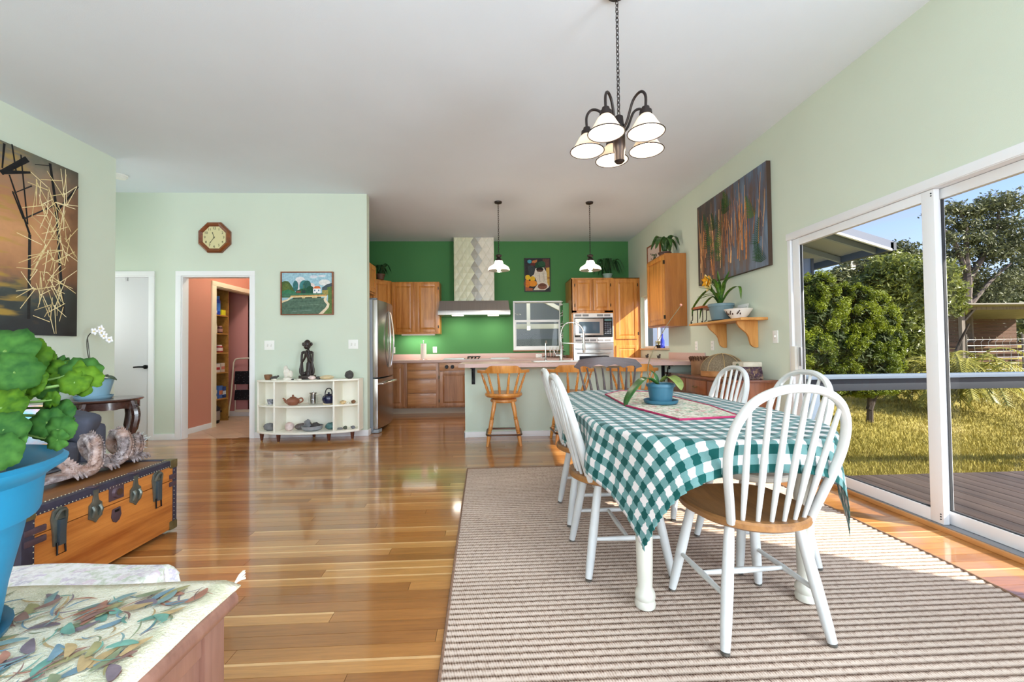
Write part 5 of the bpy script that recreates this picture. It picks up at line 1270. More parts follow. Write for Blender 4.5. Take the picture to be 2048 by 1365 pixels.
# middle shelf
tc = thing('patterned_teacup', 'black and white patterned teacup on saucer in the left compartment', 'teacup', (OX-.46, OY-.17, M_))
MB().lathe([(0, .0), (.04, .0), (.065, .01), (.067, .013), (.04, .006), (0, .006)], 20).build('saucer', WHITEC, tc, smooth=True)
PATC = pm('blue_white_china', (150, 152, 160), rough=.25, var=.75, vs=45)
cu = MB().lathe([(0, .007), (.022, .007), (.03, .02), (.038, .045), (.042, .07), (.039, .07), (.034, .045), (.02, .015), (0, .014)], 20).build('cup', PATC, tc, smooth=True)
MB().tube(catmull([(.036, 0, .06), (.06, 0, .058), (.058, 0, .035), (.034, 0, .03)], 4), .004, 6).build('cup_handle', PATC, cu, smooth=True)
CLAY = pm('terracotta_clay', (142, 88, 64), rough=.5, var=.1, vs=12)
tp = thing('clay_teapot', 'brown clay teapot with curved spout on the middle shelf', 'teapot', (OX-.165, OY-.22, M_))
MB().lathe([(0, 0), (.045, 0), (.06, .012), (.078, .045), (.066, .075), (.04, .088), (0, .088)], 24).build('teapot_body', CLAY, tp, smooth=True)
MB().lathe([(.042, .086), (.03, .1), (.01, .106), (.008, .112), (.014, .12), (.008, .128), (0, .128)], 18).build('teapot_lid', CLAY, tp, smooth=True)
MB().tube(catmull([(-.06, 0, .03), (-.09, 0, .05), (-.105, 0, .075), (-.122, 0, .086)], 4), [.02]*4+[.014]*4+[.008]*5, 8).build('spout', CLAY, tp, smooth=True)
MB().tube(catmull([(.062, 0, .07), (.105, 0, .085), (.118, 0, .05), (.07, 0, .022)], 5), .009, 8).build('handle', CLAY, tp, smooth=True)
gt = thing('glass_teapot', 'clear glass teapot with steel infuser on the middle shelf', 'teapot', (OX+.07, OY-.2, M_))
MB().lathe([(0, .002), (.045, .002), (.055, .02), (.058, .06), (.05, .1), (.042, .12), (.04, .12), (.048, .1), (.056, .06), (.053, .022), (0, .006)], 22).build('glass_body', glass_mat('teapot_glass', (.95, .96, .96, 1), 1.2), gt, smooth=True)
MB().lathe([(0, .01), (.033, .01), (.034, .13), (.045, .135), (.045, .15), (.01, .155), (.008, .165), (0, .166)], 18).build('steel_infuser', CHROME, gt, smooth=True)
MB().tube(catmull([(.045, 0, .11), (.1, 0, .12), (.105, 0, .05), (.055, 0, .03)], 5), .006, 8).build('glass_handle', glass_mat('teapot_glass'), gt, smooth=True)
NAVY = pm('cobalt_glaze', (26, 30, 62), rough=.15)
bt = thing('blue_kettle', 'dark blue glazed teapot with overhead handle on a tile', 'teapot', (OX+.262, OY-.2, M_), -1.9)
MB().box(-.065, -.05, 0, .045, .05, .014).build('trivet_tile', TNST, bt, bevel=.003)
MB().lathe([(0, .014), (.055, .014), (.068, .03), (.078, .07), (.066, .105), (.042, .118), (0, .118)], 24).build('kettle_body', NAVY, bt, smooth=True)
MB().lathe([(.044, .116), (.03, .128), (.01, .13), (.01, .14), (.014, .146), (0, .152)], 18).build('kettle_lid', NAVY, bt, smooth=True)
MB().tube(catmull([(.06, 0, .05), (.085, 0, .075), (.098, 0, .1)], 4), [.018]*4+[.012]*4+[.009], 8).build('spout', NAVY, bt, smooth=True)
MB().tube(catmull([(-.06, 0, .1), (-.055, 0, .16), (-.02, 0, .195), (.035, 0, .192), (.062, 0, .15), (.066, 0, .1)], 5), .006, 8).build('handle', pm('dark_bail', (40, 36, 40), rough=.4, metal=.5), bt, smooth=True)
rock('amber_shell', 'mottled amber shell in the right middle compartment', 'shell', (OX+.43, OY-.19, M_), (.04, .025, .024), pm('amber_mottle', (206, 176, 128), rough=.5, var=.4, vs=30), 14)
rock('shell_chip', 'tiny pale chip between shell and brown stone', 'shell', (OX+.495, OY-.19, M_), (.014, .012, .012), WHST, 15)
rock('brown_pebble', 'small brown stone in the right middle compartment', 'stone', (OX+.55, OY-.16, M_), (.028, .022, .024), BRST, 16)
# bottom board
rock('flat_grey_rock', 'large flat grey rock in the left bottom compartment', 'rock', (OX-.47, OY-.17, B_), (.072, .05, .05), GYST, 17)
rock('rose_geode', 'pinkish round geode on the bottom shelf', 'geode', (OX-.22, OY-.2, B_), (.058, .05, .055), PKST, 18, .12)
rock('brown_grey_stone', 'flattish brown grey stone behind the stone dish', 'stone', (OX-.1, OY-.15, B_), (.075, .045, .042), pm('mauve_stone', (110, 100, 98), rough=.8, var=.25, vs=20), 19)
one(MB().lathe([(0, 0), (.08, 0), (.115, .018), (.128, .06), (.12, .06), (.105, .024), (0, .014)], 24).box(0, 0, .001, 0.001, 0.001, .002), 'stone_dish', pm('grey_dish_stone', (150, 152, 156), rough=.7, var=.12, vs=18), 'wide grey stone dish holding shards on the bottom shelf', 'dish', (OX+.06, OY-.2, B_), smooth=True)
rock('grey_shard', 'upright grey stone shard in the stone dish', 'stone', (OX+.0, OY-.2, B_+.016), (.045, .03, .06), GYST, 21, .25)
rock('long_shard', 'long curved dark shard lying in the stone dish', 'stone', (OX+.1, OY-.2, B_+.016), (.055, .028, .042), DKST, 22, .25)
rock('teal_mineral', 'banded teal mineral chunk at the divider of the bottom shelf', 'mineral', (OX+.27, OY-.16, B_), (.068, .05, .045), TLST, 23)
for k, (x, y, r, lb) in enumerate(((.4, -.2, (.035, .022, .014), 'flat speckled grey stone in the right bottom compartment'), (.455, -.18, (.026, .02, .022), 'small greenish stone between two grey stones, right bottom compartment'), (.54, -.15, (.028, .022, .02), 'round grey pebble at the far right of the bottom shelf'))):
    rock('grey_pebble', lb, 'stone', (OX+x, OY+y, B_), r, GYST if k != 1 else pm('olive_stone', (92, 96, 80), rough=.8, var=.2), 30+k)

# ------------------------------------------------------------------ steamer trunk
TRW = wood('camphor_wood', (146, 76, 26), (210, 136, 64), rough=.38, axis='y', s=.55, coat=.15)
TRD = wood('trunk_lid_wood', (92, 56, 26), (138, 90, 46), rough=.4, axis='y', s=.55)
NAVT = pm('dark_navy_trim', (48, 46, 62), rough=.5, var=.3, vs=14)
BRS = pm('aged_brass', (122, 112, 78), rough=.45, metal=.7, var=.25, vs=20)
PEW = pm('aged_pewter', (112, 116, 108), rough=.4, metal=.7, var=.25, vs=20)
RUST = pm('purple_iron', (92, 74, 82), rough=.5, metal=.5, var=.2, vs=20)
tk = thing('steamer_trunk', 'old wooden steamer trunk with dark edging and metal clasps', 'trunk', (-1.985, 2.735, 0))
# local: front face at x=0 (towards +x), far end at y=0, running to y=-.86
TL, TD, TH, SEAM = .86, .52, .435, .315
MB().box(-TD, -TL, .02, 0, 0, SEAM).build('trunk_box', TRW, tk, bevel=.006)
MB().box(-TD, -TL, SEAM+.003, 0, 0, TH-.004).build('trunk_lid', TRW, tk, bevel=.006)
MB().box(-TD+.02, -TL+.02, TH-.006, -.02, -.02, TH).build('lid_top', TRD, tk)
e = .034; t_ = .004
trm = MB()
trm.box(-e, -TL, TH-e, t_, 0, TH+t_).box(-TD-t_, -TL, TH-e, -TD+e, 0, TH+t_).box(-TD, -t_-e+.004, TH-e, 0, t_, TH+t_).box(-TD, -TL-t_, TH-e, 0, -TL+e, TH+t_)
trm.box(-e, -e*.75, .02, t_, t_, TH-e).box(-e, -TL-t_, .02, t_, -TL+e*1.4, TH-e).box(-TD-t_, -e, .02, -TD+e, t_, TH-e)
trm.build('edge_binding', NAVT, tk, bevel=.003)
stud = MB()
for k in range(44): y = -.05-k*(TL-.1)/43; stud.ball((t_+.001, y, TH-e+.006), .0028, 6, 4); stud.ball((-e+.006, y, TH+t_+.001), .0028, 6, 4)
for k in range(14): z = .05+k*.025; stud.ball((t_+.001, -e*.75+.006, z), .0028, 6, 4); stud.ball((t_+.001, -TL+e*1.4-.006, z), .0028, 6, 4)
stud.build('brass_studs', pm('stud_brass', (196, 188, 160), rough=.35, metal=.6), tk)['kind'] = 'stuff'
for y, z, s in ((0, TH-.045, 1), (-TL, TH-.045, -1), (0, .015, 1)):
    MB().box(-.05, y-(.05 if s > 0 else .006), z, t_+.004, y+(.006 if s > 0 else .05), z+.052).build('corner_cap', BRS, tk, bevel=.008)
for y, wd in ((-.004, .05), (-TL+.004, .09)):
    for z in (SEAM-.035, SEAM+.01): MB().box(-.01, min(y, y+(-wd if y > -.4 else wd)), z, t_+.004, max(y, y+(-wd if y > -.4 else wd)), z+.028).build('corner_strap', RUST, tk, bevel=.006)
def draw_bolt(y):
    b = MB().prism([(y-.038, .36), (y-.03, .395), (y, .408), (y+.03, .395), (y+.038, .36), (y+.03, .3), (y+.026, .235), (y-.026, .235), (y-.03, .3)], 0.0, .009, 'yz').build('draw_bolt', PEW, tk, bevel=.003)
    MB().tube(catmull([(.012, y-.024, .355), (.02, y-.016, .385), (.022, y, .392), (.02, y+.016, .385), (.012, y+.024, .355)], 4), .006, 6).build('bolt_handle', PEW, b, smooth=True)
    MB().box(.008, y-.014, .235, .022, y+.016, .35).build('bolt_bar', pm('blue_steel', (84, 100, 112), rough=.35, metal=.7), b, bevel=.004)
    MB().tube([(.012, y-.016, .25), (.014, y-.018, .195), (.014, y+.02, .195), (.012, y+.018, .25)], .004, 6).build('bolt_loop', BLACKM, b, smooth=True)
draw_bolt(-.15); draw_bolt(-.71)
def clasp(y):
    b = MB().prism([(y-.016, .425), (y+.016, .425), (y+.012, .395), (y+.016, .37), (y+.034, .355), (y+.036, .29), (y+.012, .275), (y, .262), (y-.012, .275), (y-.036, .29), (y-.034, .355), (y-.016, .37), (y-.012, .395)], 0, .008, 'yz').build('hinge_clasp', PEW, tk, bevel=.003)
    MB().box(-.03, y-.017, TH+.002, .01, y+.017, TH+.008).build('clasp_strap', RUST, b, bevel=.003)
    for s in (-1, 1): MB().tube(catmull([(.008, y+s*.017, .345), (.018, y+s*.018, .325), (.008, y+s*.018, .295)], 4), .008, 7).build('clasp_rib', PEW, b, smooth=True)
clasp(-.30); clasp(-.535)
lk = MB().prism([(-.46, .335), (-.375, .335), (-.375, .415), (-.46, .415)], 0, .006, 'yz').build('lock_plate', RUST, tk, bevel=.003)
MB().tube([(.004, -.417, .375), (.018, -.417, .375)], [.032, .026], 20).build('lock_ring', RUST, lk, smooth=True); MB().cyl((.017, -.417, .375), (.022, -.417, .375), .017, n=18).build('lock_core', pm('lock_bronze', (96, 72, 56), rough=.4, metal=.6), lk, smooth=True)
lp = MB().prism([(-.44, .29), (-.395, .292), (-.388, .25), (-.4, .225), (-.418, .215), (-.436, .225), (-.446, .25)], 0, .006, 'yz').build('lock_hasp', RUST, tk, bevel=.003)
MB().box(.005, -.43, .272, .009, -.405, .284).build('hasp_slot', BLACKM, lp)

# dragon carving on the trunk -------------------------------------------------------
def dragon_mat():
    m = bpy.data.materials.new('weathered_carving'); t = NT(m); v = t.coords('Object'); n = t.noise(v, 30, 4, .7); n2 = t.noise(v, 7, 2)
    c = t.ramp(t.math('ADD', t.math('MULTIPLY', n, .7), t.math('MULTIPLY', n2, .3)), [(.34, lin((70, 56, 54))), (.5, lin((136, 122, 120))), (.64, lin((196, 186, 186)))])
    t.l(t.mix(t.ramp(n2, [(.5, (0, 0, 0, 1)), (.62, (.5, .5, .5, 1))]), c, lin((168, 124, 96))), t.b.inputs['Base Color']); t.b.inputs['Roughness'].default_value = .55; t.bump(n, .7, .01); return m
DRG = dragon_mat()
dg = thing('dragon_carving', 'weathered grey carved dragon coiled on top of the trunk', 'sculpture', (-2.27, 2.44, TH+.008))
MB().tube(catmull([(0, -.3, .02), (.05, -.15, .03), (-.02, 0, .02), (.04, .15, .03), (-.01, .3, .02)], 5), [.04]*21, 8, flat=(.5, 1.6, (0, 0, 1))).build('carved_rock_base', DRG, dg, smooth=True)
path = catmull([(.05, -.3, .07), (.0, -.25, .12), (-.02, -.19, .15), (.05, -.15, .09), (.09, -.12, .035), (.11, -.06, .04), (.09, -.02, .12), (.04, .01, .185), (-.02, .04, .16), (-.02, .07, .09), (.05, .08, .04), (.1, .12, .05), (.1, .15, .12), (.06, .175, .175), (0, .2, .17), (-.03, .22, .1), (.03, .235, .045), (.08, .26, .06), (.06, .29, .13), (.02, .32, .12), (.05, .34, .07)], 6)
nP = len(path); MB().tube(path, [.02+.014*math.sin(pi*min(1, i/(nP-1)*1.05)) for i in range(nP)], 12).build('serpent_body', DRG, dg, smooth=True)
sc = MB()
for i in range(2, nP-2, 1):
    p = path[i]; d = (path[i+1]-path[i-1]).normalized(); up = Vector((.5, 0, 1)); up = (up-d*up.dot(d)).normalized(); r = .02+.014*math.sin(pi*min(1, i/(nP-1)*1.05)); s = d.cross(up)
    a = p+up*r*.9; sc.add([a-d*.012+s*.006, a-d*.012-s*.006, a+d*.008, a+up*.02-d*.006], [(0, 1, 3), (1, 2, 3), (2, 0, 3), (0, 2, 1)])
    for q_ in (-1, 1):
        b = p+(up*.55+s*q_*.83)*r; o_ = (up*.55+s*q_*.83); sc.add([b-d*.012+up*.008, b-d*.012-up*.008, b+d*.01, b+o_*.01], [(0, 1, 3), (1, 2, 3), (2, 0, 3), (0, 2, 1)])
sc.build('spine_scales', DRG, dg)
hd_ = MB().ball((.02, -.3, .1), (.045, .065, .042), 12, 8).ball((.05, -.35, .085), (.03, .045, .024), 10, 7).ball((.055, -.345, .115), (.018, .02, .014), 8, 6)
for s in (-1, 1): hd_.tube(catmull([(.02+s*.02, -.28, .135), (.02+s*.03, -.24, .165), (.02+s*.02, -.2, .17)], 4), [.01]*4+[.006]*4+[.002], 6).ball((.045, -.315+s*.022, .125), .011, 8, 6)
hd_.build('dragon_head', DRG, dg, smooth=True)
mn = MB(); rr = random.Random(8)
for k in range(110):
    a = Vector((rr.uniform(-.03, .05), rr.uniform(.27, .34), rr.uniform(.04, .13))); d = Vector((rr.uniform(-.3, .5), rr.uniform(.3, 1), rr.uniform(-.2, .9))).normalized()*rr.uniform(.03, .07)
    mn.tube([a, a+d*.5, a+d+Vector((0, 0, -.008))], [.006, .004, .001], 4)
mn.build('tail_tuft', pm('silver_tuft', (176, 178, 174), rough=.7, var=.2, vs=30), dg)
for (x, y) in ((.1, -.14), (.11, .04), (.1, .2), (.09, .28)):
    cl_ = MB()
    cl_.ball((x-.03, y, .05), (.032, .03, .035), 8, 6, .1, rr)
    for k in (-1, 0, 1): cl_.tube(catmull([(x-.01, y+k*.012, .035), (x+.02, y+k*.02, .03), (x+.035, y+k*.024, .008)], 3), [.011, .011, .01, .01, .008, .006, .003], 6)
    cl_.build('claw', DRG, dg, smooth=True)

# ------------------------------------------------------------------ sofa, pillow, side table, orchid
SOFA = pm('charcoal_microsuede', (86, 90, 104), rough=.9, var=.12, vs=6, bump=.15, bs=200, spec=.2)
so = thing('sofa', 'charcoal grey upholstered sofa along the left wall', 'sofa', (-3.94, 2.35, 0))
MB().box(0, -1.0, .06, .9, 1.15, .3).build('sofa_base', SOFA, so, bevel=.03)
def cushion(c, s, name, mat, parent, rot=(0, 0, 0), puff=.8, loc=None):
    n = 10; vs_ = []; fs = []; m = MB()
    b = MB().box(-s[0], -s[1], -s[2], s[0], s[1], s[2]); o = b.build(name, mat, parent, bevel=min(s)*.85, seg=5); o.location = c; o.rotation_euler = rot; return o
MB().box(.0, -1.0, .3, .2, 1.0, .72).build('sofa_back', SOFA, so, bevel=.05)
MB().box(.02, .93, .1, .88, 1.15, .56).build('sofa_arm', SOFA, so, bevel=.06, seg=4)
MB().box(.02, -1.2, .1, .88, -.98, .56).build('sofa_arm', SOFA, so, bevel=.06, seg=4)
for y in (-.5, .46): cushion((.52, y, .37), (.37, .47, .09), 'seat_cushion', SOFA, so)
cushion((.74, .97, .575), (.17, .1, .1), 'loose_cushion', SOFA, so, (.15, .3, .35)); cushion((.4, .99, .56), (.2, .1, .11), 'loose_cushion', SOFA, so, (.1, -.05, -.1))
for y in (-.5, .5): cushion((.3, y, .58), (.12, .44, .2), 'back_cushion', SOFA, so, (0, -.18, 0))
for x, y in ((.08, -1.12), (.82, -1.12), (.08, 1.08), (.82, 1.08)): MB().lathe([(.02, 0), (.026, .06), (0, .06)], 10, (x, y, 0)).build('leg', BLACKM, so, smooth=True)
def pillow_mat():
    m = bpy.data.materials.new('painted_pillow'); t = NT(m); v = t.coords('Object'); n = t.noise(v, 7, 4, .7); n2 = t.noise(v, 22, 4, .7); sp = t.n('SeparateXYZ'); t.l(v, sp.inputs[0])
    f = t.math('ADD', t.math('MULTIPLY', t.math('ADD', sp.outputs['Z'], .2), 2.3), t.math('MULTIPLY', t.math('SUBTRACT', n, .5), .5))
    c = t.ramp(f, [(.05, lin((206, 150, 190))), (.22, lin((232, 190, 196))), (.36, lin((190, 220, 236))), (.6, lin((206, 234, 244))), (.74, lin((90, 200, 226))), (.88, lin((240, 200, 220))), (.97, lin((240, 190, 70)))])
    y = t.math('MULTIPLY', t.math('GREATER_THAN', sp.outputs['X'], .1), t.math('LESS_THAN', t.math('ADD', sp.outputs['Z'], t.math('MULTIPLY', n, .12)), -.02))
    c = t.mix(y, c, lin((244, 196, 64)))
    t.l(t.mix(.35, c, t.ramp(n2, [(.3, (.2, .2, .2, 1)), (.7, (.85, .85, .85, 1))]), 'OVERLAY'), t.b.inputs['Base Color']); t.b.inputs['Roughness'].default_value = .8; t.bump(n2, .3, .006); return m
pw_ = thing('throw_pillow', 'bright pastel painted throw pillow leaning on the sofa', 'pillow', (-3.16, 2.93, .6), math.radians(62))
m = MB(); n = 14; vs_ = []
for sd_ in (-1, 1):
    for j in range(n+1):
        for i in range(n+1):
            u, v = i/n*2-1, j/n*2-1; e_ = 1-.06*(1-abs(u)**2)*0; k = ((1-u**4)*(1-v**4))**.5; x, z = u*.24*(1-.05*(1-v*v)*0), v*.2
            vs_.append((x*(1-.06*(1-abs(v))*abs(u)), sd_*.07*k, z*(1-.08*(1-abs(u))*abs(v))))
w_ = n+1; fs = []
for s in range(2):
    b = s*w_*w_
    for j in range(n):
        for i in range(n): fs.append((b+j*w_+i, b+j*w_+i+1, b+(j+1)*w_+i+1, b+(j+1)*w_+i))
m.add(vs_, fs); pb_ = m.build('pillow_cover', pillow_mat(), pw_, smooth=True); pb_.rotation_euler = (.45, .12, 0)
edge_ = MB().tube([(-.24, 0, -.2), (.24, 0, -.2)], .012, 8).tube([(.24, 0, -.2), (.24, 0, .2)], .008, 8).build('dark_piping', pm('black_piping', (40, 40, 48), rough=.8), pw_, smooth=True); edge_.rotation_euler = (.45, .12, 0)

MAHO = wood('dark_mahogany', (50, 30, 26), (86, 54, 44), rough=.25, axis='x', s=.7, coat=.4)
sdt = thing('side_table', 'dark carved side table with cabriole legs beside the sofa', 'side table', (-3.655, 4.16, 0))
MB().lathe([(0, .652), (.25, .652), (.265, .66), (.272, .668), (.265, .678), (.255, .68), (0, .68)], 40).build('table_top', MAHO, sdt, smooth=True)
vs_ = []; fs = []; N_ = 64
for k in range(N_):
    a = 2*pi*k/N_; zz = .6-.022*abs(math.sin(4*a))-.012*math.cos(8*a)
    for r, z in ((.225, zz), (.24, zz), (.24, .652), (.225, .652)): vs_.append((r*math.cos(a), r*math.sin(a), z))
for k in range(N_):
    k2 = (k+1) % N_
    for j in range(4): fs.append((k*4+j, k*4+(j+1) % 4, k2*4+(j+1) % 4, k2*4+j))
MB().add(vs_, fs).build('carved_apron', MAHO, sdt, smooth=True)
for k in range(4):
    a = pi/4+k*pi/2-.75; dx, dy = math.cos(a), math.sin(a)
    lg = MB().tube(catmull([(.225*dx, .225*dy, .65), (.25*dx, .25*dy, .58), (.262*dx, .262*dy, .5), (.235*dx, .235*dy, .36), (.2*dx, .2*dy, .2), (.2*dx, .2*dy, .08), (.24*dx, .24*dy, .015)], 5), [.03]*5+[.036]*5+[.034]*5+[.024]*5+[.018]*5+[.016]*5+[.022], 8).build('cabriole_leg', MAHO, sdt, smooth=True)
    kn = MB()
    for i in range(6): z = .62-i*.03; rr_ = .262-.002*i; kn.tube(catmull([(rr_*dx-dy*.024, rr_*dy+dx*.024, z), ((rr_+.022)*dx, (rr_+.022)*dy, z-.012), (rr_*dx+dy*.024, rr_*dy-dx*.024, z)], 3), .006, 5)
    kn.build('knee_carving', MAHO, lg, smooth=True)
BLP = pm('dusty_blue_ceramic', (134, 172, 190), rough=.35)
wo = thing('white_orchid', 'white moth orchid in a dusty blue pot on the side table', 'plant', (-3.77, 4.16, .68))
MB().lathe([(0, 0), (.125, 0), (.135, .012), (.14, .03), (.13, .03), (.12, .012), (0, .01)], 30).build('saucer', BLP, wo, smooth=True)
pot_mb(.105, .148, .17, .014, .006).build('pot', BLP, wo, smooth=True, loc=(0, 0, .012))
MB().lathe([(0, .15), (.138, .145)], 20).build('soil', SOIL, wo, loc=(0, 0, .012))
for k, (a, L, z) in enumerate(((0.05, .2, .17), (3.2, .22, .16), (1.6, .15, .2), (2.5, .17, .19), (-.7, .16, .18))):
    m = MB(); strap_leaf(m, (.02*math.cos(a), .02*math.sin(a), .16), [(L*.5*math.cos(a), L*.5*math.sin(a), .16+z*.25), (L*math.cos(a), L*math.sin(a), z)], .05); leafobj(m, 'leaf', leaf_mat('dark_orchid_leaf', (26, 60, 34), (50, 92, 44), .3, .05, 5), wo)
MB().tube(catmull([(0, 0, .16), (-.03, 0, .3), (-.06, 0, .44), (-.065, 0, .56), (-.03, 0, .62), (.04, 0, .63), (.1, 0, .59)], 6), .004, 6).build('flower_stem', pm('stem_dark', (60, 56, 44), rough=.6), wo, smooth=True)
MB().cyl((-.02, .01, .16), (-.07, .01, .57), .003, n=6).build('support_stake', pm('stake_dark', (52, 50, 48), rough=.6), wo)
PETAL = pm('white_petal', (250, 249, 250), rough=.6)
for k, (x, y, z) in enumerate(((.02, -.01, .635), (.07, .01, .62), (.11, -.01, .59), (.14, .01, .555), (.05, .02, .66))):
    fl = MB()
    for j in range(5):
        a = j*2*pi/5+.3*k; c0 = Vector((x, y-.012, z)); d = Vector((math.cos(a), -.1, math.sin(a))); s_ = Vector((-math.sin(a), 0, math.cos(a))); L = .036 if j % 2 else .042
        fl.add([c0, c0+d*L*.5+s_*.018, c0+d*L, c0+d*L*.5-s_*.018, c0+d*L*.5+Vector((0, -.006, 0))], [(0, 1, 4), (1, 2, 4), (2, 3, 4), (3, 0, 4)])
    f_ = leafobj(fl, 'blossom', PETAL, wo, .001); MB().ball((x, y-.018, z), .007, 6, 5).build('blossom_lip', pm('petal_yellow', (236, 214, 150), rough=.6), f_, smooth=True)

# ------------------------------------------------------------------ foreground: cedar chest, tapestry, pot with geranium, covered stool
CED = wood('rosy_cedar', (104, 70, 58), (146, 106, 90), rough=.35, axis='z', s=.6, coat=.2)
cc = thing('cedar_chest', 'rosy wooden chest in the near left corner', 'chest', (0, 0, 0))
CX0, CX1, CY0, CY1 = -1.75, -.66, .3, 1.085
MB().box(CX0+.04, CY0, .03, CX1-.012, CY1-.02, .46).build('chest_body', CED, cc, bevel=.004)
MB().tube([(CX1, CY0-.05, .487), (CX1, CY1+.005, .487)], .024, 12).box(CX0, CY0-.05, .465, CX1, CY1+.015, .509).build('chest_lid', CED, cc, bevel=.008, seg=3)
for y0, y1 in ((CY1-.085, CY1-.015), (CY0, CY0+.07)): MB().box(CX1-.02, y0, .02, CX1, y1, .465).build('corner_post', CED, cc, bevel=.004)
MB().box(CX1-.016, CY0+.07, .06, CX1-.006, CY1-.085, .13).box(CX1-.016, CY0+.07, .41, CX1-.006, CY1-.085, .465).build('side_rail', CED, cc, bevel=.003)
def tapestry_mat():
    m = bpy.data.materials.new('woven_tapestry'); t = NT(m); v = t.coords('Object'); n = t.noise(v, 9, 3); n2 = t.noise(t.coords('Object', (160, 160, 1)), 1.0, 3, .7)
    c = t.ramp(n, [(.35, lin((214, 206, 180))), (.5, lin((230, 222, 198))), (.65, lin((204, 200, 170)))])
    t.l(t.mix(.5, c, t.ramp(n2, [(.3, (.28, .28, .28, 1)), (.7, (.72, .72, .72, 1))]), 'OVERLAY'), t.b.inputs['Base Color']); t.b.inputs['Roughness'].default_value = .95; t.b.inputs['Specular IOR Level'].default_value = .1; t.bump(n2, .9, .006); return m
ty = thing('tapestry_cloth', 'cream woven tapestry with coloured leaf motifs laid on the chest', 'cloth', (0, 0, .5115))
def tap_pt(u, v):
    x = CX0-.02+(CX1+.012-CX0+.02)*u; y = CY0-.06+(CY1+.03-CY0+.06)*v
    z = .003+.0025*math.sin(14*x+5*y)+.002*math.sin(23*y-7*x)+.0015
    if u > .97: z -= (u-.97)/.03*.012
    return (x, y, z)
nu, nv = 60, 44; m = MB(); m.v = [tap_pt(i/nu, j/nv) for j in range(nv+1) for i in range(nu+1)]
m.f = [(j*(nu+1)+i, j*(nu+1)+i+1, (j+1)*(nu+1)+i+1, (j+1)*(nu+1)+i) for j in range(nv) for i in range(nu)]
o = m.build('woven_cloth', tapestry_mat(), ty, smooth=True, fixn=False, angle=180); md = o.modifiers.new('thickness', 'SOLIDIFY'); md.thickness = .004; md.offset = 1
lm = MB(); rr = random.Random(21); LC = [(116, 138, 134), (104, 146, 130), (160, 112, 92), (130, 100, 90), (148, 140, 98), (124, 130, 100), (120, 106, 112), (172, 146, 104), (110, 134, 144)]
for k in range(420):
    x, y = rr.uniform(-1.3, CX1-.02), rr.uniform(.62, CY1-.02); a = rr.gauss(.75, .5) if rr.random() < .7 else rr.uniform(1.9, 2.6); big = rr.random() < .35
    L = rr.uniform(.045, .065) if big else rr.uniform(.03, .065); wd = rr.uniform(.008, .012) if big else rr.uniform(.0014, .003); c = lin(rr.choice(LC))
    d = Vector((math.cos(a), math.sin(a))); s_ = Vector((-d.y, d.x)); P = []
    for q_ in range(7):
        u = q_/6; b_ = .006*math.sin(u*pi)*(1 if k % 2 else -1); p = Vector((x, y))+d*(L*(u-.5))+s_*b_; P.append((p, wd*math.sin(pi*(.12+.82*u))))
    def z_(p): uu = (p.x-CX0+.02)/(CX1+.032-CX0); vv = (p.y-CY0+.06)/(CY1+.09-CY0); return tap_pt(min(.96, max(0, uu)), min(1, max(0, vv)))[2]+.0056+.00002*k
    if any(p.x > CX1-.006 or p.y > CY1+.01 for p, _ in P): continue
    vv_ = []
    for p, w0 in P:
        for sg_ in (-1, 1): q2 = p+s_*w0*sg_; vv_.append((q2.x, q2.y, z_(q2)))
    lm.add(vv_, [(2*i, 2*i+1, 2*i+3, 2*i+2) for i in range(6)], c)
lm.build('woven_leaves', PAINT, ty, fixn=False)
tm = MB()
for k in range(16): a = rr.uniform(.1, 1.3); d = Vector((math.cos(a), math.sin(a), rr.uniform(.1, 1.0)))*.022; p = Vector((CX1+.004, CY1+.022, .006)); tm.tube([p, p+d*.5+Vector((0, 0, .003)), p+d], [.0025, .0025, .001], 4)
tm.build('corner_tassel', pm('tassel_cream', (222, 210, 190), rough=.95), ty)

# big planter
BLUEP = pm('turquoise_plastic', (24, 126, 166), rough=.5, var=.08, vs=5)
gp = thing('geranium_planter', 'large turquoise planter with a scalloped-leaf geranium on the chest', 'potted plant', (-1.165, .845, .52))
MB().lathe([(0, 0), (.15, 0), (.158, .01), (.17, .1), (.19, .2), (.194, .225), (.198, .235), (.212, .24), (.216, .25), (.22, .305), (.222, .318), (.236, .33), (.254, .343), (.257, .352), (.248, .36), (.232, .357), (.216, .345), (.2, .32), (.19, .29), (0, .285)], 44).build('planter_pot', BLUEP, gp, smooth=True)
MB().lathe([(0, .31), (.12, .308), (.198, .3)], 24).build('soil', pm('wet_soil', (34, 28, 26), rough=.9, var=.3, vs=40, bump=.6), gp)
MB().lathe([(0, 0), (.15, 0), (.172, .008), (.178, .022), (.17, .022), (.15, .01), (0, .01)], 32).build('saucer', pm('dark_teal_saucer', (40, 96, 120), rough=.5), gp, smooth=True, loc=(0, 0, -.0065))
MB().lathe([(.045, .312), (.05, .325), (.052, .34), (.044, .34), (.04, .318)], 20, (.1, .06, 0)).build('watering_ring', pm('grey_ring', (110, 124, 120), rough=.6), gp, smooth=True)
GER = leaf_mat('geranium_leaf', (36, 72, 10), (82, 116, 20), rough=.7, trans=.12, scale=7, spec=.15)
GER2 = leaf_mat('geranium_leaf_dark', (30, 70, 26), (62, 104, 40), rough=.7, trans=.12, scale=7, spec=.15)
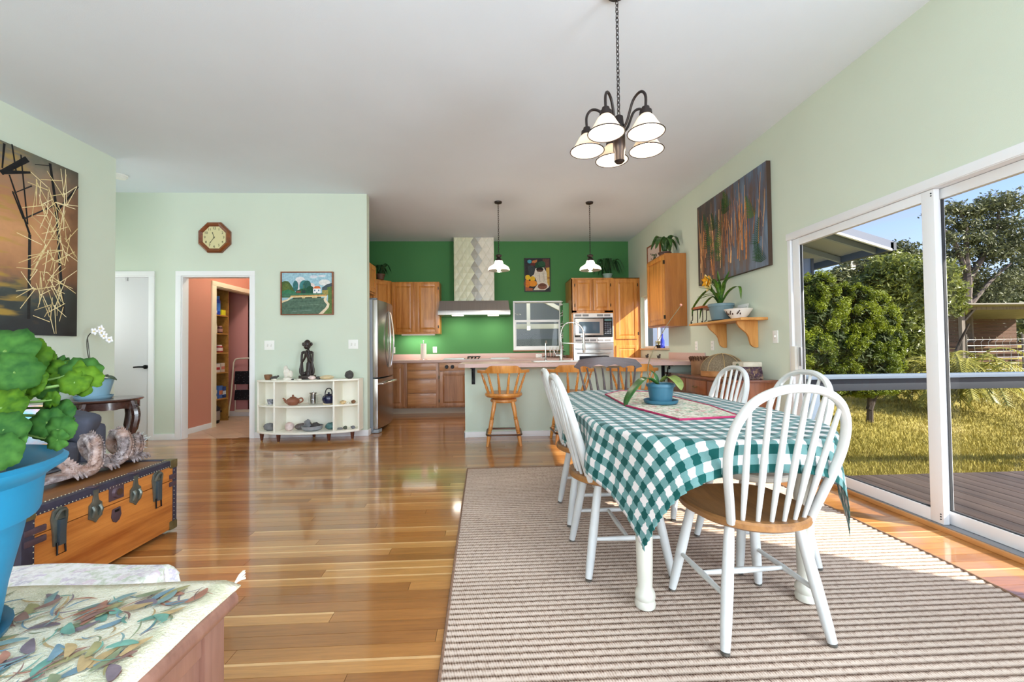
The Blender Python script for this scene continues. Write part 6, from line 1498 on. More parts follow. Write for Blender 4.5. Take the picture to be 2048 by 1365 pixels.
def scallop_leaf(m, c, nrm, r, rr):
    nrm = Vector(nrm).normalized(); a = nrm.orthogonal().normalized(); b = nrm.cross(a); th0 = rr.uniform(0, 2*pi); K = 44; vs_ = [Vector(c)-nrm*r*.1]
    for ring in (.5, 1.0):
        for k in range(K):
            th = th0+2*pi*k/K; lob = 1+.06*math.cos(7*th)+(.03*math.cos(21*th)); gap = 1-.45*math.exp(-((((th-th0+pi) % (2*pi))-pi)/.16)**2)
            rad = r*ring*(lob if ring > .7 else 1)*gap; wv = r*.045*math.cos(7*th)*ring**2+r*(.05-.12*ring*ring)+r*.05*math.sin(2*th+th0*3)*ring
            vs_.append(Vector(c)+(a*math.cos(th)+b*math.sin(th))*rad+nrm*wv)
    fs = []
    for k in range(K): k2 = (k+1) % K; fs += [(0, 1+k, 1+k2), (1+k, 1+K+k, 1+K+k2, 1+k2)]
    m.add(vs_, fs)
rr = random.Random(17)
# leaf centres and radii in metres, relative to the planter
spots = [(0.176, 0.055, 0.591, 0.057), (0.186, 0.075, 0.575, 0.052), (0.165, 0.055, 0.555, 0.055), (0.217, 0.035, 0.546, 0.045), (0.198, 0.085, 0.554, 0.04), (0.198, 0.105, 0.567, 0.029), (0.214, 0.105, 0.553, 0.035), (0.244, 0.095, 0.542, 0.035), (0.264, 0.095, 0.539, 0.035), (0.277, 0.105, 0.544, 0.039), (0.302, 0.085, 0.524, 0.036), (0.293, 0.075, 0.522, 0.03), (0.209, 0.115, 0.536, 0.029), (0.21, 0.055, 0.519, 0.037), (0.198, 0.035, 0.511, 0.041), (0.234, 0.075, 0.509, 0.026), (0.235, -0.005, 0.481, 0.043), (0.266, 0.055, 0.488, 0.02), (0.263, -0.025, 0.442, 0.039), (0.274, -0.025, 0.415, 0.032), (0.276, -0.045, 0.406, 0.038), (0.276, 0.055, 0.457, 0.037), (0.279, 0.035, 0.445, 0.032), (0.301, 0.035, 0.43, 0.031), (0.308, 0.025, 0.412, 0.023), (0.299, -0.065, 0.375, 0.029), (0.128, 0.055, 0.571, 0.055), (0.152, 0.035, 0.492, 0.054), (0.178, 0.005, 0.419, 0.052), (0.142, 0.125, 0.525, 0.03), (0.173, 0.125, 0.525, 0.03), (0.074, 0.135, 0.526, 0.05), (0.105, 0.135, 0.558, 0.046), (0.092, 0.105, 0.517, 0.049), (0.17, 0.105, 0.591, 0.033), (0.234, 0.055, 0.534, 0.022), (0.225, 0.125, 0.552, 0.024), (0.242, 0.085, 0.469, 0.023), (0.108, 0.125, 0.575, 0.04), (0.162, 0.105, 0.553, 0.035), (0.149, 0.085, 0.528, 0.032), (0.168, 0.135, 0.541, 0.026), (0.282, 0.115, 0.53, 0.026), (0.246, 0.125, 0.546, 0.026), (0.263, 0.045, 0.427, 0.022), (0.291, 0.055, 0.442, 0.02), (0.124, 0.085, 0.497, 0.042), (0.207, 0.015, 0.455, 0.035), (0.239, -0.005, 0.42, 0.029), (0.23, 0.055, 0.519, 0.024), (0.205, 0.135, 0.522, 0.022), (0.115, 0.125, 0.597, 0.034)]
hr = random.Random(40)
for k in range(44):
    a = hr.uniform(1.3, 5.2); R_ = hr.uniform(.05, .3); spots.append((R_*math.cos(a), R_*math.sin(a)*.8, .36+hr.uniform(.0, .3)*(1-R_), hr.uniform(.035, .055)))
for i, (lx, ly, lz, r) in enumerate(spots):
    if lz < .4 and lx > .1: continue
    r *= .9
    c = Vector((lx, ly, lz)); m = MB(); nrm = Vector((rr.uniform(-.2, .7), -1, rr.uniform(-.05, .75))) if lx > .1 else Vector((lx*3+rr.uniform(-.3, .3), ly*3-.3, rr.uniform(.4, 1)))
    scallop_leaf(m, c, nrm, r, rr); leafobj(m, 'leaf', GER if lz > .46 and i % 3 else GER2, gp, .0012)
    root = Vector((.02+rr.uniform(-.05, .05), .02+rr.uniform(-.05, .05), .3)); mid = root.lerp(c, .55)+Vector((0, 0, .06))
    MB().tube(catmull([root, mid, c-nrm.normalized()*.004], 5), [.004]*5+[.003]*6, 5).build('stem', pm('green_stem', (96, 128, 60), rough=.6), gp, smooth=True)

# stool with floral cover between chest and trunk
ot = thing('covered_stool', 'low stool draped with a pale lilac floral cover', 'stool', (-1.5, 1.37, 0))
for x in (-.28, .26):
    for y in (-.13, .13): MB().lathe([(.016, 0), (.022, .3), (0, .3)], 10, (x, y, 0)).build('leg', CED, ot, smooth=True)
MB().box(-.32, -.17, .29, .3, .17, .335).build('stool_seat', CED, ot, bevel=.01)
LIL = floral_mat('lilac_floral', (236, 233, 234), [(206, 190, 212), (214, 218, 204), (230, 222, 226), (190, 186, 200), (222, 204, 214), (200, 206, 190)], 30)
nu, nv = 72, 46; m = MB(); vs_ = []
for j in range(nv+1):
    for i in range(nu+1):
        u, v = i/nu*2-1, j/nv*2-1; x, y = u*.42, v*.3; ox = max(0, abs(x)-.335); oy = max(0, abs(y)-.195); d = math.hypot(ox, oy)
        a = min(1, d/.03); z = .352+.008*math.sin(9*x+2)+.006*math.sin(17*y)-max(0, d-.01)*1.25
        px_ = math.copysign(min(abs(x), .335+.014*a+.012*math.sin(y*60)*a), x); py_ = math.copysign(min(abs(y), .195+.014*a+.012*math.sin(x*55)*a), y)
        vs_.append((px_, py_, z))
m.v = vs_; m.f = [(j*(nu+1)+i, j*(nu+1)+i+1, (j+1)*(nu+1)+i+1, (j+1)*(nu+1)+i) for j in range(nv) for i in range(nu)]
o = m.build('floral_cover', LIL, ot, smooth=True, fixn=False, angle=180); md = o.modifiers.new('thickness', 'SOLIDIFY'); md.thickness = .006; md.offset = 1

# ------------------------------------------------------------------ wall shelf and what stands on it
PINE = wood('honey_pine', (186, 122, 58), (222, 164, 94), rough=.4, axis='y', s=.7)
PINEZ = wood('honey_pine_upright', (186, 122, 58), (222, 164, 94), rough=.4, axis='z', s=.7)
ws = thing('wall_shelf', 'honey pine wall shelf on two scrolled brackets', 'shelf', (XR-.003, 4.43, 0))
MB().box(-.27, -.53, 1.358, 0, .54, 1.383).build('shelf_board', PINE, ws, bevel=.008, seg=3)
br = [(0, 1.358), (-.215, 1.358), (-.21, 1.33), (-.185, 1.295), (-.15, 1.265), (-.115, 1.235), (-.095, 1.2), (-.088, 1.165), (-.075, 1.12), (-.05, 1.098), (-.02, 1.09), (0, 1.095)]
for y in (-.36, .2): MB().prism(br, y-.012, y+.012, 'xz').build('bracket', PINEZ, ws, bevel=.003)
SHZ = 1.3835
sp_ = thing('yellow_orchid', 'orchid with yellow flower and strappy leaves in a slate pot on the wall shelf', 'plant', (2.47, 4.42, SHZ))
MB().box(-.1, -.1, 0, .1, .1, .008).build('dark_tray', BLACKM, sp_, bevel=.003)
SLP = pm('slate_blue_pot', (104, 128, 136), rough=.5)
pot_mb(.095, .125, .175, .012, .03).build('pot', SLP, sp_, smooth=True, loc=(0, 0, .008))
MB().lathe([(0, .165), (.115, .16)], 20).build('soil', SOIL, sp_)
CYM = leaf_mat('cymbidium_leaf', (40, 86, 30), (104, 140, 44), rough=.35, trans=.15, scale=6)
for k, (p1, p2, w_) in enumerate((((-.02, .2, .36), (-.06, .46, .22), .018), ((-.04, .14, .38), (-.1, .3, .46), .02), ((0, -.08, .4), (0, -.26, .44), .022), ((.02, -.12, .3), (.0, -.34, .32), .018), ((-.02, .02, .36), (-.06, .1, .5), .02), ((.02, -.04, .38), (.02, -.14, .52), .02), ((-.03, .1, .3), (-.09, .34, .3), .018), ((-.03, -.02, .3), (-.08, .04, .42), .02), ((.0, .16, .28), (-.02, .36, .18), .016), ((0, -.06, .34), (-.04, -.16, .38), .018), ((-.06, .08, .28), (-.14, .2, .26), .018), ((-.05, -.02, .36), (-.12, -.1, .44), .022), ((-.04, .05, .4), (-.1, .16, .52), .02), ((-.07, -.05, .28), (-.16, -.14, .28), .02), ((-.05, .1, .34), (-.12, .24, .4), .02), ((0, .03, .42), (-.02, .02, .55), .02))):
    m = MB(); e2 = Vector(p2); strap_leaf(m, (.01*math.cos(k), .01*math.sin(k), .16), [p1, p2] if k not in (0, 3, 8) else [p1, p2, (p2[0]-.01, p2[1]*1.14, p2[2]-.13)], w_, 6); leafobj(m, 'leaf', CYM, sp_)
MB().tube(catmull([(0, .02, .16), (-.03, .08, .32), (-.05, .12, .43)], 5), .004, 6).build('flower_stem', pm('green_stem', (96, 128, 60), rough=.6), sp_, smooth=True)
YEL = frosted('yellow_petal', (246, 186, 60), .3); rr = random.Random(2)
for k in range(5):
    fl = MB(); c0 = Vector((-.06+rr.uniform(-.03, .03), .12+rr.uniform(-.05, .05), .45+rr.uniform(-.05, .05)))
    for j in range(5):
        a = j*2*pi/5+k; d = Vector((-.35+rr.uniform(-.2, .2), math.cos(a), math.sin(a))).normalized(); s_ = Vector((0, -math.sin(a), math.cos(a))); L = .075
        fl.add([c0, c0+d*L*.5+s_*.03, c0+d*L, c0+d*L*.5-s_*.03, c0+d*L*.5+Vector((-.01, 0, 0))], [(0, 1, 4), (1, 2, 4), (2, 3, 4), (3, 0, 4)])
    f_ = leafobj(fl, 'blossom', YEL if k % 2 else pm('cream_petal', (250, 226, 150), rough=.6), sp_, .001)
ss = thing('plant_stand', 'tiny wooden-topped stand with bent iron legs at the shelf end', 'stand', (2.5, 4.83, SHZ))
MB().box(-.1, -.13, .165, .1, .13, .195).build('stand_top', wood('cherry_top', (150, 70, 34), (190, 104, 60), rough=.3, axis='y'), ss, bevel=.01)
for x in (-.085, .085):
    MB().tube(catmull([(x, .14, .02), (x, .165, .005), (x, .16, .035), (x, .125, .05), (x, .12, .16)], 4)+[Vector((x, -.12, .16))]+catmull([(x, -.12, .16), (x, -.12, .03), (x, -.105, .004), (x, -.095, .02)], 4), .005, 6).build('iron_leg', BLACKM, ss, smooth=True)
MB().cyl((-.085, 0, .16), (-.085, 0, .004), .005).build('iron_post', BLACKM, ss, smooth=True)
bw = thing('fluted_bowl', 'white bowl painted with dark figures on the wall shelf', 'bowl', (2.5, 4.15, SHZ))
BWW = pm('painted_bowl_white', (240, 238, 232), rough=.25)
MB().lathe([(0, 0), (.06, 0), (.065, .008), (.09, .035), (.135, .1), (.13, .1), (.085, .038), (0, .014)], 32).build('bowl_body', BWW, bw, smooth=True)
figs = MB()
for a0, cc_ in ((3.0, (60, 36, 30)), (3.5, (52, 40, 36)), (4.2, (90, 44, 36))):
    for j in range(4): a = a0+.09*(j-1.5); z = .04+.012*(j % 3); r = .095+(z-.035)*.69; figs.ball(((r+.002)*math.cos(a), (r+.002)*math.sin(a), z+.012), (.007, .007, .011+.004*(j % 2)), 6, 5)
figs.build('painted_figures', pm('bowl_figure_brown', (62, 38, 32), rough=.5), bw, smooth=True)
cd_ = thing('greeting_card', 'white printed card propped behind the bowl on the shelf', 'card', (2.55, 4.28, SHZ))
MB().add([(.03, -.13, 0), (.03, .06, 0), (.06, .06, .16), (.06, -.13, .16), (.032, -.13, 0), (.032, .06, 0), (.062, .06, .16), (.062, -.13, .16)], [(0, 1, 2, 3), (4, 7, 6, 5), (0, 4, 5, 1), (1, 5, 6, 2), (2, 6, 7, 3), (3, 7, 4, 0)]).build('card_sheet', pm('card_white', (226, 226, 222), rough=.7), cd_)
ln_ = MB()
for k in range(6): z = .04+k*.017; x = .03+z*.1875-.0006; ln_.add([(x, -.11, z), (x, .0+.03*(k % 3), z), (x+.0008, .0+.03*(k % 3), z+.004), (x+.0008, -.11, z+.004)], [(0, 1, 2, 3)])
ln_.build('printed_lines', pm('print_grey', (150, 150, 148), rough=.7), cd_, fixn=False)
# plants on cabinets ----------------------------------------------------------------
def foliage_pot(name, label, loc, potr, poth, potmat, leafmat, n, L, w_, seed, droop=.4, up=.6):
    rr = random.Random(seed); t = thing(name, label, 'plant', loc); pot_mb(potr*.75, potr, poth).build('pot', potmat, t, smooth=True)
    MB().lathe([(0, poth*.86), (potr*.92, poth*.84)], 16).build('soil', SOIL, t)
    for k in range(n):
        a = 2*pi*k/n+rr.uniform(-.3, .3); l = L*rr.uniform(.65, 1.1); d = Vector((math.cos(a), math.sin(a), 0)); m = MB()
        strap_leaf(m, (0, 0, poth*.86), [d*l*.35+Vector((0, 0, poth+l*up*rr.uniform(.6, 1.2))), d*l*.7+Vector((0, 0, poth+l*up*.9)), d*l+Vector((0, 0, poth+l*(up-droop)*rr.uniform(.3, 1.2)))], w_*rr.uniform(.7, 1.2), 4); leafobj(m, 'leaf', leafmat, t)
    return t
DKL = leaf_mat('dark_foliage', (20, 52, 28), (48, 92, 46), rough=.35, trans=.08, scale=8)
PHL = leaf_mat('philodendron_leaf', (30, 66, 34), (86, 120, 60), rough=.3, trans=.08, scale=9)
foliage_pot('cabinet_plant', 'dark leafy plant in a brown pot on the left corner cabinet', (-1.97, 7.52, 2.361), .075, .1, pm('brown_pot', (96, 66, 48), rough=.6), DKL, 13, .2, .035, 5, .7, .8)
foliage_pot('cabinet_plant', 'fern-like dark plant in a pale pot on the tall pantry cabinet', (2.13, 7.62, 2.361), .085, .11, pm('sage_pot', (150, 172, 160), rough=.5), DKL, 22, .3, .028, 6, .75, .8)
foliage_pot('cabinet_plant', 'glossy broad-leaved plant in a brown pot on the right wall cabinet', (2.47, 5.86, 2.386), .085, .075, pm('dark_brown_pot', (78, 50, 42), rough=.5), PHL, 8, .24, .055, 7, .5, .9)

# ------------------------------------------------------------------ sideboard
WAL = wood('walnut_sideboard', (112, 60, 34), (160, 96, 60), rough=.3, axis='z', s=.6, coat=.3)
WALT = wood('walnut_top', (96, 54, 40), (138, 86, 64), rough=.2, axis='y', s=.6, coat=.5)
sb = thing('sideboard', 'walnut sideboard against the right wall beyond the dining chairs', 'sideboard', (0, 0, 0))
SBX = 2.235
MB().box(SBX, 3.79, .1, XR-.004, 5.27, .765).build('sideboard_body', WAL, sb, bevel=.003)
MB().box(SBX-.03, 3.765, .765, XR-.004, 5.29, .79).build('sideboard_top', WALT, sb, bevel=.006)
for y0, y1 in ((3.81, 4.27), (4.29, 4.75), (4.77, 5.25)):
    MB().box(SBX-.016, y0, .6, SBX, y1, .745).build('drawer', WAL, sb, bevel=.005)
    d = MB().box(SBX-.016, y0, .13, SBX, y1, .58).build('door', WAL, sb, bevel=.005)
    ym = (y0+y1)/2
    pts = [(ym-.13, .2), (ym+.13, .2), (ym+.13, .38)]+[(ym+.13*math.cos(a), .38+.13*math.sin(a)) for a in [pi*k/10 for k in range(1, 10)]]+[(ym-.13, .38)]
    MB().prism(pts, SBX-.022, SBX-.014, 'yz').build('arched_panel', WAL, d, bevel=.004)
    MB().tube(catmull([(SBX-.016, ym-.04, .675), (SBX-.035, ym-.03, .665), (SBX-.035, ym+.03, .665), (SBX-.016, ym+.04, .675)], 4), .005, 6).build('pull', BRS, sb, smooth=True)
for x, y in ((SBX+.05, 3.85), (SBX+.05, 5.2), (XR-.06, 3.85), (XR-.06, 5.2)): MB().lathe([(.02, 0), (.03, .1), (0, .1)], 12, (x, y, 0)).build('foot', WAL, sb, smooth=True)
SBT = .7905
dr_ = thing('hide_drum', 'small drum of wood and hide on the sideboard', 'drum', (2.42, 4.79, SBT))
DRM = pm('drum_wood', (156, 112, 76), rough=.6, var=.3, vs=9, stretch=(1, 1, .3))
MB().lathe([(0, 0), (.1, 0), (.104, .01), (.102, .1), (.108, .19), (.106, .2), (0, .2)], 26).build('drum_shell', DRM, dr_, smooth=True)
rr = random.Random(3); fr_ = MB()
for k in range(22): a = 2*pi*k/22; fr_.tube([(.106*math.cos(a), .106*math.sin(a), .2), (.118*math.cos(a), .118*math.sin(a), .19), (.112*math.cos(a+.1), .112*math.sin(a+.1), .168-rr.uniform(0, .02))], [.012, .014, .006], 5)
fr_.build('hide_fringe', pm('dark_hide', (92, 60, 40), rough=.9, var=.3, vs=30), dr_, smooth=True)
MB().lathe([(0, .202), (.1, .201), (.106, .196)], 24).build('drum_skin', pm('drum_skin', (170, 130, 92), rough=.6), dr_, smooth=True)
def cover_mat():
    m = bpy.data.materials.new('woven_mesh'); t = NT(m); v = t.coords('Object', (160, 160, 160)); n = t.noise(v, 1, 2); t.l(t.ramp(n, [(.35, lin((106, 90, 70))), (.65, lin((158, 142, 116)))]), t.b.inputs['Base Color']); t.b.inputs['Roughness'].default_value = .9
    t.b.inputs['Alpha'].default_value = .82; return m
fc = thing('food_cover', 'domed mesh food cover with bent cane ribs on a wooden tray', 'food cover', (2.42, 4.33, SBT))
MB().lathe([(0, .0), (.2, .0), (.21, .008), (.21, .06), (.2, .066), (.19, .055), (0, .05)], 30).build('tray', wood('tray_wood', (150, 96, 52), (186, 132, 80), rough=.5, axis='y'), fc, smooth=True)
def dome(ax, ay): r = .2; return (r*ax, r*ay)
vs_ = []; fs = []; NR, NA = 10, 36
for j in range(NR+1):
    ph = pi/2*j/NR
    for i in range(NA): a = 2*pi*i/NA; lump = 1+.06*math.cos(4*a)*math.cos(ph); vs_.append((.2*math.cos(ph)*math.cos(a)*lump, .24*math.cos(ph)*math.sin(a)*lump, .062+.175*math.sin(ph)))
for j in range(NR):
    for i in range(NA): fs.append((j*NA+i, j*NA+(i+1) % NA, (j+1)*NA+(i+1) % NA, (j+1)*NA+i))
o = MB().add(vs_, fs).build('mesh_dome', cover_mat(), fc, smooth=True, fixn=False)
for k in range(4):
    a0 = k*pi/4+.3; MB().tube([((.202*math.cos(p))*math.cos(a0), .242*math.cos(p)*math.sin(a0), .064+.177*math.sin(p)) for p in [pi*q_/16 for q_ in range(17)]], .004, 5).build('cane_rib', pm('cane', (176, 146, 100), rough=.6), fc, smooth=True)
bk_ = thing('cloth_box', 'purple patterned fabric box with pale lid at the end of the sideboard', 'box', (2.44, 3.93, SBT))
MB().hexa([(-.1, -.1, 0), (.1, -.1, 0), (.1, .1, 0), (-.1, .1, 0)], [(-.09, -.09, .12), (.09, -.09, .12), (.09, .09, .12), (-.09, .09, .12)]).build('box_body', floral_mat('purple_print', (72, 56, 66), [(150, 120, 96), (60, 44, 58), (176, 150, 120), (90, 70, 86)], 40), bk_, bevel=.01)
MB().box(-.092, -.092, .12, .092, .092, .165).build('box_lid', pm('pale_lid', (206, 200, 182), rough=.7, var=.15, vs=14), bk_, bevel=.012); MB().ball((-.094, 0, .13), (.012, .022, .02), 8, 6).build('bow', pm('bow_green', (96, 104, 80), rough=.8), bk_, smooth=True)
# on the window sill and counter end ---------------------------------------------------
wb = thing('blue_bottle', 'cobalt blue bottle on the kitchen side window sill', 'bottle', (XR+.03, 6.5, KWZ0+.0045))
MB().lathe([(0, 0), (.03, 0), (.032, .006), (.032, .12), (.014, .16), (.012, .22), (.015, .225), (0, .226)], 16).build('bottle_glass', pm('cobalt_glass', (56, 70, 190), rough=.1), wb, smooth=True)
foliage_pot('sill_plant', 'tiny yellowish plant in a dark bowl on the side window sill', (XR+.02, 6.62, KWZ0+.0045), .04, .05, BLACKM, leaf_mat('sill_leaf', (160, 150, 80), (226, 210, 150), .5, .2), 9, .09, .014, 12, .3, .8)
for k, (x, y, lb) in enumerate(((2.5, 6.7, 'small dark bird figurine on the counter below the side window, pantry side'), (2.5, 6.22, 'small dark bird figurine on the counter below the side window, near the wall cabinet'))):
    b = thing('bird_figurine', lb, 'figurine', (x, y, .9325)); MB().ball((0, 0, .03), (.022, .04, .024), 10, 7).ball((0, -.04, .06), .015, 8, 6).build('bird_body', DKST, b, smooth=True)
    MB().tube([(0, -.052, .06), (0, -.07, .057)], [.005, .001], 5).tube([(0, .03, .035), (0, .07, .05)], [.012, .004], 6).build('beak_and_tail', DKST, b, smooth=True)
rk = thing('dish_rack', 'dark wire dish rack with a few dishes behind the faucet', 'dish rack', (1.12, 7.62, .9305))
MB().tube(catmull([(-.17, -.12, .03), (-.17, .12, .03), (.17, .12, .03), (.17, -.12, .03), (-.17, -.12, .03)], 4), .005, 6).tube(catmull([(-.18, -.13, .12), (-.18, .13, .12), (.16, .13, .12), (.16, -.13, .12), (-.18, -.13, .12)], 4), .005, 6).build('wire_frame', BLACKM, rk, smooth=True)
for k in range(7): MB().tube(catmull([(-.15+k*.05, -.12, .12), (-.15+k*.05, -.11, .02), (-.15+k*.05, .11, .02), (-.15+k*.05, .12, .12)], 4), .003, 5).build('wire', BLACKM, rk, smooth=True)
for k, x in enumerate((-.08, -.02, .05)):
    one(MB().tube([(0, 0, 0), (.004, 0, 0), (.012, 0, 0)], [.06, .085, .09], 24), 'dinner_plate', WHITEC, ['white plate at the left of the dish rack', 'white plate in the middle of the dish rack', 'white plate at the right of the dish rack'][k], 'plate', (1.12+x, 7.62, .9305+.115), smooth=True)

# ------------------------------------------------------------------ pantry closet beyond the pink wall
YSH = wood('ochre_shelf_wood', (140, 96, 40), (184, 134, 64), rough=.5, axis='y', s=.7)
ps_ = thing('pantry_shelving', 'ochre wooden pantry shelving in the closet', 'shelving', (0, 0, 0))
SX_, SXB, SY0_, SY1_ = -4.30, -4.62, 6.25, 7.06
MB().box(SXB, SY1_-.02, 0, SX_, SY1_, 2.3).build('side_panel', YSH, ps_); MB().box(SXB, SY0_, 0, SX_, SY0_+.02, 2.3).build('side_panel', YSH, ps_); MB().box(SXB-.003, SY0_, 0, SXB+.012, SY1_, 2.3).build('back_panel', YSH, ps_)
shz = (.375, .79, 1.105, 1.41, 1.70)
for z in shz: MB().box(SXB+.012, SY0_+.02, z-.02, SX_, SY1_-.02, z).build('shelf_board', YSH, ps_)
def pack(kind, x, y, z, s, c, label, cat, stripe=None):
    cm_ = pm('pack_%d_%d_%d' % c, c, rough=.45)
    t = thing(kind, label, cat, (x, y, z))
    if 'box' in kind or 'bag' in kind:
        MB().box(-s[0], -s[1], 0, s[0], s[1], s[2]).build('carton', cm_, t, bevel=.004)
        if stripe: MB().box(s[0], -s[1]*.9, s[2]*.3, s[0]+.001, s[1]*.9, s[2]*.62).build('printed_band', pm('pack_%d_%d_%d' % stripe, stripe, rough=.5), t)
    else:
        r = s[0]; MB().lathe([(0, 0), (r*.94, 0), (r, .006), (r, s[2]*.74), (r*.72, s[2]*.84), (0, s[2]*.84)], 16).build('container', cm_, t, smooth=True)
        MB().lathe([(0, s[2]*.84), (r*.76, s[2]*.84), (r*.76, s[2]), (0, s[2])], 16).build('cap', pm('pack_%d_%d_%d' % (stripe or c), stripe or c, rough=.5), t, smooth=True)
        if stripe: MB().lathe([(r*1.004, s[2]*.2), (r*1.006, s[2]*.22), (r*1.006, s[2]*.6), (r*1.004, s[2]*.62)], 16).build('label_band', pm('pack_%d_%d_%d' % stripe, stripe, rough=.6), t, smooth=True)
    return t
X_ = -4.37
pack('cardboard_box', X_-.08, 6.64, 1.70, (.08, .09, .22), (36, 70, 110), 'blue carton at the back of the top pantry shelf', 'box', (150, 60, 56))
pack('spray_bottle', X_, 6.88, 1.70, (.045, 0, .3), (30, 70, 190), 'tall bright blue bottle on the top pantry shelf', 'bottle', (60, 120, 210))
pack('snack_bag', X_+.02, 6.74, 1.70, (.03, .07, .1), (50, 60, 180), 'blue and white snack packet on the top pantry shelf', 'packet', (220, 226, 240))
pack('small_box', X_+.02, 6.95, 1.70, (.04, .05, .085), (216, 206, 30), 'small yellow box under the blue bottle, top pantry shelf', 'box')
for k in range(3): pack('spice_can', X_-.06, 6.62+k*.09, 1.41, (.034, 0, .2), (120, 66, 44), ['brown canister at the left of the second pantry shelf', 'brown canister in the middle of the second pantry shelf', 'brown canister beside the white bottle, second pantry shelf'][k], 'canister', (176, 140, 96))
pack('syrup_bottle', X_+.02, 6.8, 1.41, (.03, 0, .15), (206, 190, 166), 'pale round bottle on the second pantry shelf', 'bottle')
pack('jam_jar', X_, 6.95, 1.41, (.038, 0, .12), (70, 34, 40), 'dark jar with red label on the second pantry shelf', 'jar', (170, 120, 110))
pack('cereal_tub', X_, 6.72, 1.105, (.07, 0, .19), (206, 160, 96), 'large tan tub on the third pantry shelf', 'tub', (190, 140, 80))
pack('tomato_can', X_+.01, 6.92, 1.105, (.05, 0, .12), (160, 40, 44), 'red and white can on the third pantry shelf', 'can', (226, 200, 196))
for k, (y, c, st) in enumerate(((6.62, (206, 190, 176), (180, 80, 70)), (6.72, (170, 70, 70), (220, 210, 200)), (6.84, (216, 204, 196), (170, 40, 40)), (6.96, (200, 184, 170), (190, 110, 90)))):
    pack('tea_box', X_, y, .79, (.045, .045, .13+.015*(k % 2)), c, ['pale tea box at the left of the fourth pantry shelf', 'reddish tea box second on the fourth pantry shelf', 'white tea box with red band on the fourth pantry shelf', 'beige box at the right of the fourth pantry shelf'][k], 'box', st)
for k, (y, c, st, hh) in enumerate(((6.64, (190, 160, 130), (220, 200, 180), .16), (6.76, (196, 184, 160), (60, 100, 160), .14), (6.9, (70, 110, 180), (206, 120, 80), .2), (6.98, (40, 70, 130), (200, 206, 220), .18))):
    pack('food_box', X_, y, .375, (.05, .05, hh), c, ['tan food box on the lowest pantry shelf', 'cream carton next to the tan food box, lowest pantry shelf', 'blue and orange food box on the lowest pantry shelf', 'dark blue food box at the end of the lowest pantry shelf'][k], 'box', st)
pcook = thing('pressure_cooker', 'black and steel electric pressure cooker on the pantry floor', 'cooker', (-4.43, 6.77, .0))
MB().lathe([(0, 0), (.14, 0), (.15, .02), (.152, .05), (0, .05)], 30).build('cooker_base', BLACKM, pcook, smooth=True)
MB().lathe([(0, .05), (.152, .05), (.155, .06), (.155, .19), (0, .19)], 30).build('cooker_body', STEEL, pcook, smooth=True)
MB().lathe([(0, .19), (.16, .19), (.162, .22), (.14, .25), (.09, .28), (.03, .29), (.03, .305), (0, .31)], 30).build('cooker_lid', pm('black_plastic', (24, 24, 28), rough=.35), pcook, smooth=True)
cpn = MB().box(.145, -.06, .055, .165, .06, .185).build('control_panel', pm('panel_black', (30, 30, 34), rough=.3), pcook, bevel=.008)
MB().box(.164, -.047, .068, .168, .047, .175).build('panel_face', STEEL, cpn, bevel=.003); MB().box(.167, -.02, .12, .17, .02, .16).build('display', pm('display_dark', (20, 22, 26), rough=.15), cpn)
for s in (-1, 1): MB().box(-.03, s*.15-.02, .16, .03, s*.15+.02, .19).build('side_handle', BLACKM, pcook, bevel=.006)
pcook.rotation_euler = (0, 0, -.75)
stl = thing('step_stool', 'folded white metal step stool with black treads leaning in the closet', 'step stool', (-4.2, 7.34, 0))
WMT = pm('white_tube', (226, 216, 200), rough=.4)
MB().tube(catmull([(-.27, -.02, .012), (-.25, .04, .4), (-.245, .085, .85), (-.235, .1, .95), (-.19, .105, .99), (0, .108, 1.0), (.19, .105, .99), (.235, .1, .95), (.245, .085, .85), (.25, .04, .4), (.27, -.02, .012)], 5), .012, 8).build('bent_frame', WMT, stl, smooth=True)
MB().tube([(-.22, .1, .08), (-.21, .09, .5), (-.2, .085, .72)], .009, 8).tube([(.22, .1, .08), (.21, .09, .5), (.2, .085, .72)], .009, 8).box(-.22, .085, .08, .22, .11, .12).build('rear_frame', WMT, stl, smooth=True)
TRE = pm('speckled_tread', (22, 22, 26), rough=.4, var=0)
def tread_mat():
    m = bpy.data.materials.new('glitter_tread'); t = NT(m); v = t.coords('Object'); vo = t.n('TexVoronoi'); vo.inputs['Scale'].default_value = 45; t.l(v, vo.inputs['Vector'])
    t.l(t.ramp(vo.outputs['Distance'], [(.1, lin((170, 170, 180))), (.16, lin((22, 22, 28)))]), t.b.inputs['Base Color']); t.b.inputs['Roughness'].default_value = .35; return m
TR2 = tread_mat()
for z in (.56, .29): MB().add([(-.2, .03, z), (.2, .03, z), (.2, .06, z+.22 if z > .4 else z+.17), (-.2, .06, z+.22 if z > .4 else z+.17)]+[(-.2, .05, z), (.2, .05, z), (.2, .08, z+.22 if z > .4 else z+.17), (-.2, .08, z+.22 if z > .4 else z+.17)], [(0, 1, 2, 3), (7, 6, 5, 4), (0, 4, 5, 1), (1, 5, 6, 2), (2, 6, 7, 3), (3, 7, 4, 0)]).build('tread', TR2, stl, bevel=.006)
for s in (-1, 1): MB().box(s*.27-.016, -.035, 0, s*.27+.016, -.005, .025).build('rubber_foot', BLACKM, stl, bevel=.004)
# ceiling lamp of the pink room
pl2 = thing('ceiling_lamp', 'small ceiling lamp lighting the pink room', 'lamp', (-3.4, 6.6, ZC))
MB().lathe([(0, -.09), (.08, -.08), (.12, -.05), (.13, 0), (0, 0)], 24).build('lamp_shade', frosted('pink_room_shade', (246, 236, 220), .5), pl2, smooth=True)
point('pink_room_light', (0, 0, -.18), PINKW, .1, (1, .88, .74), pl2)

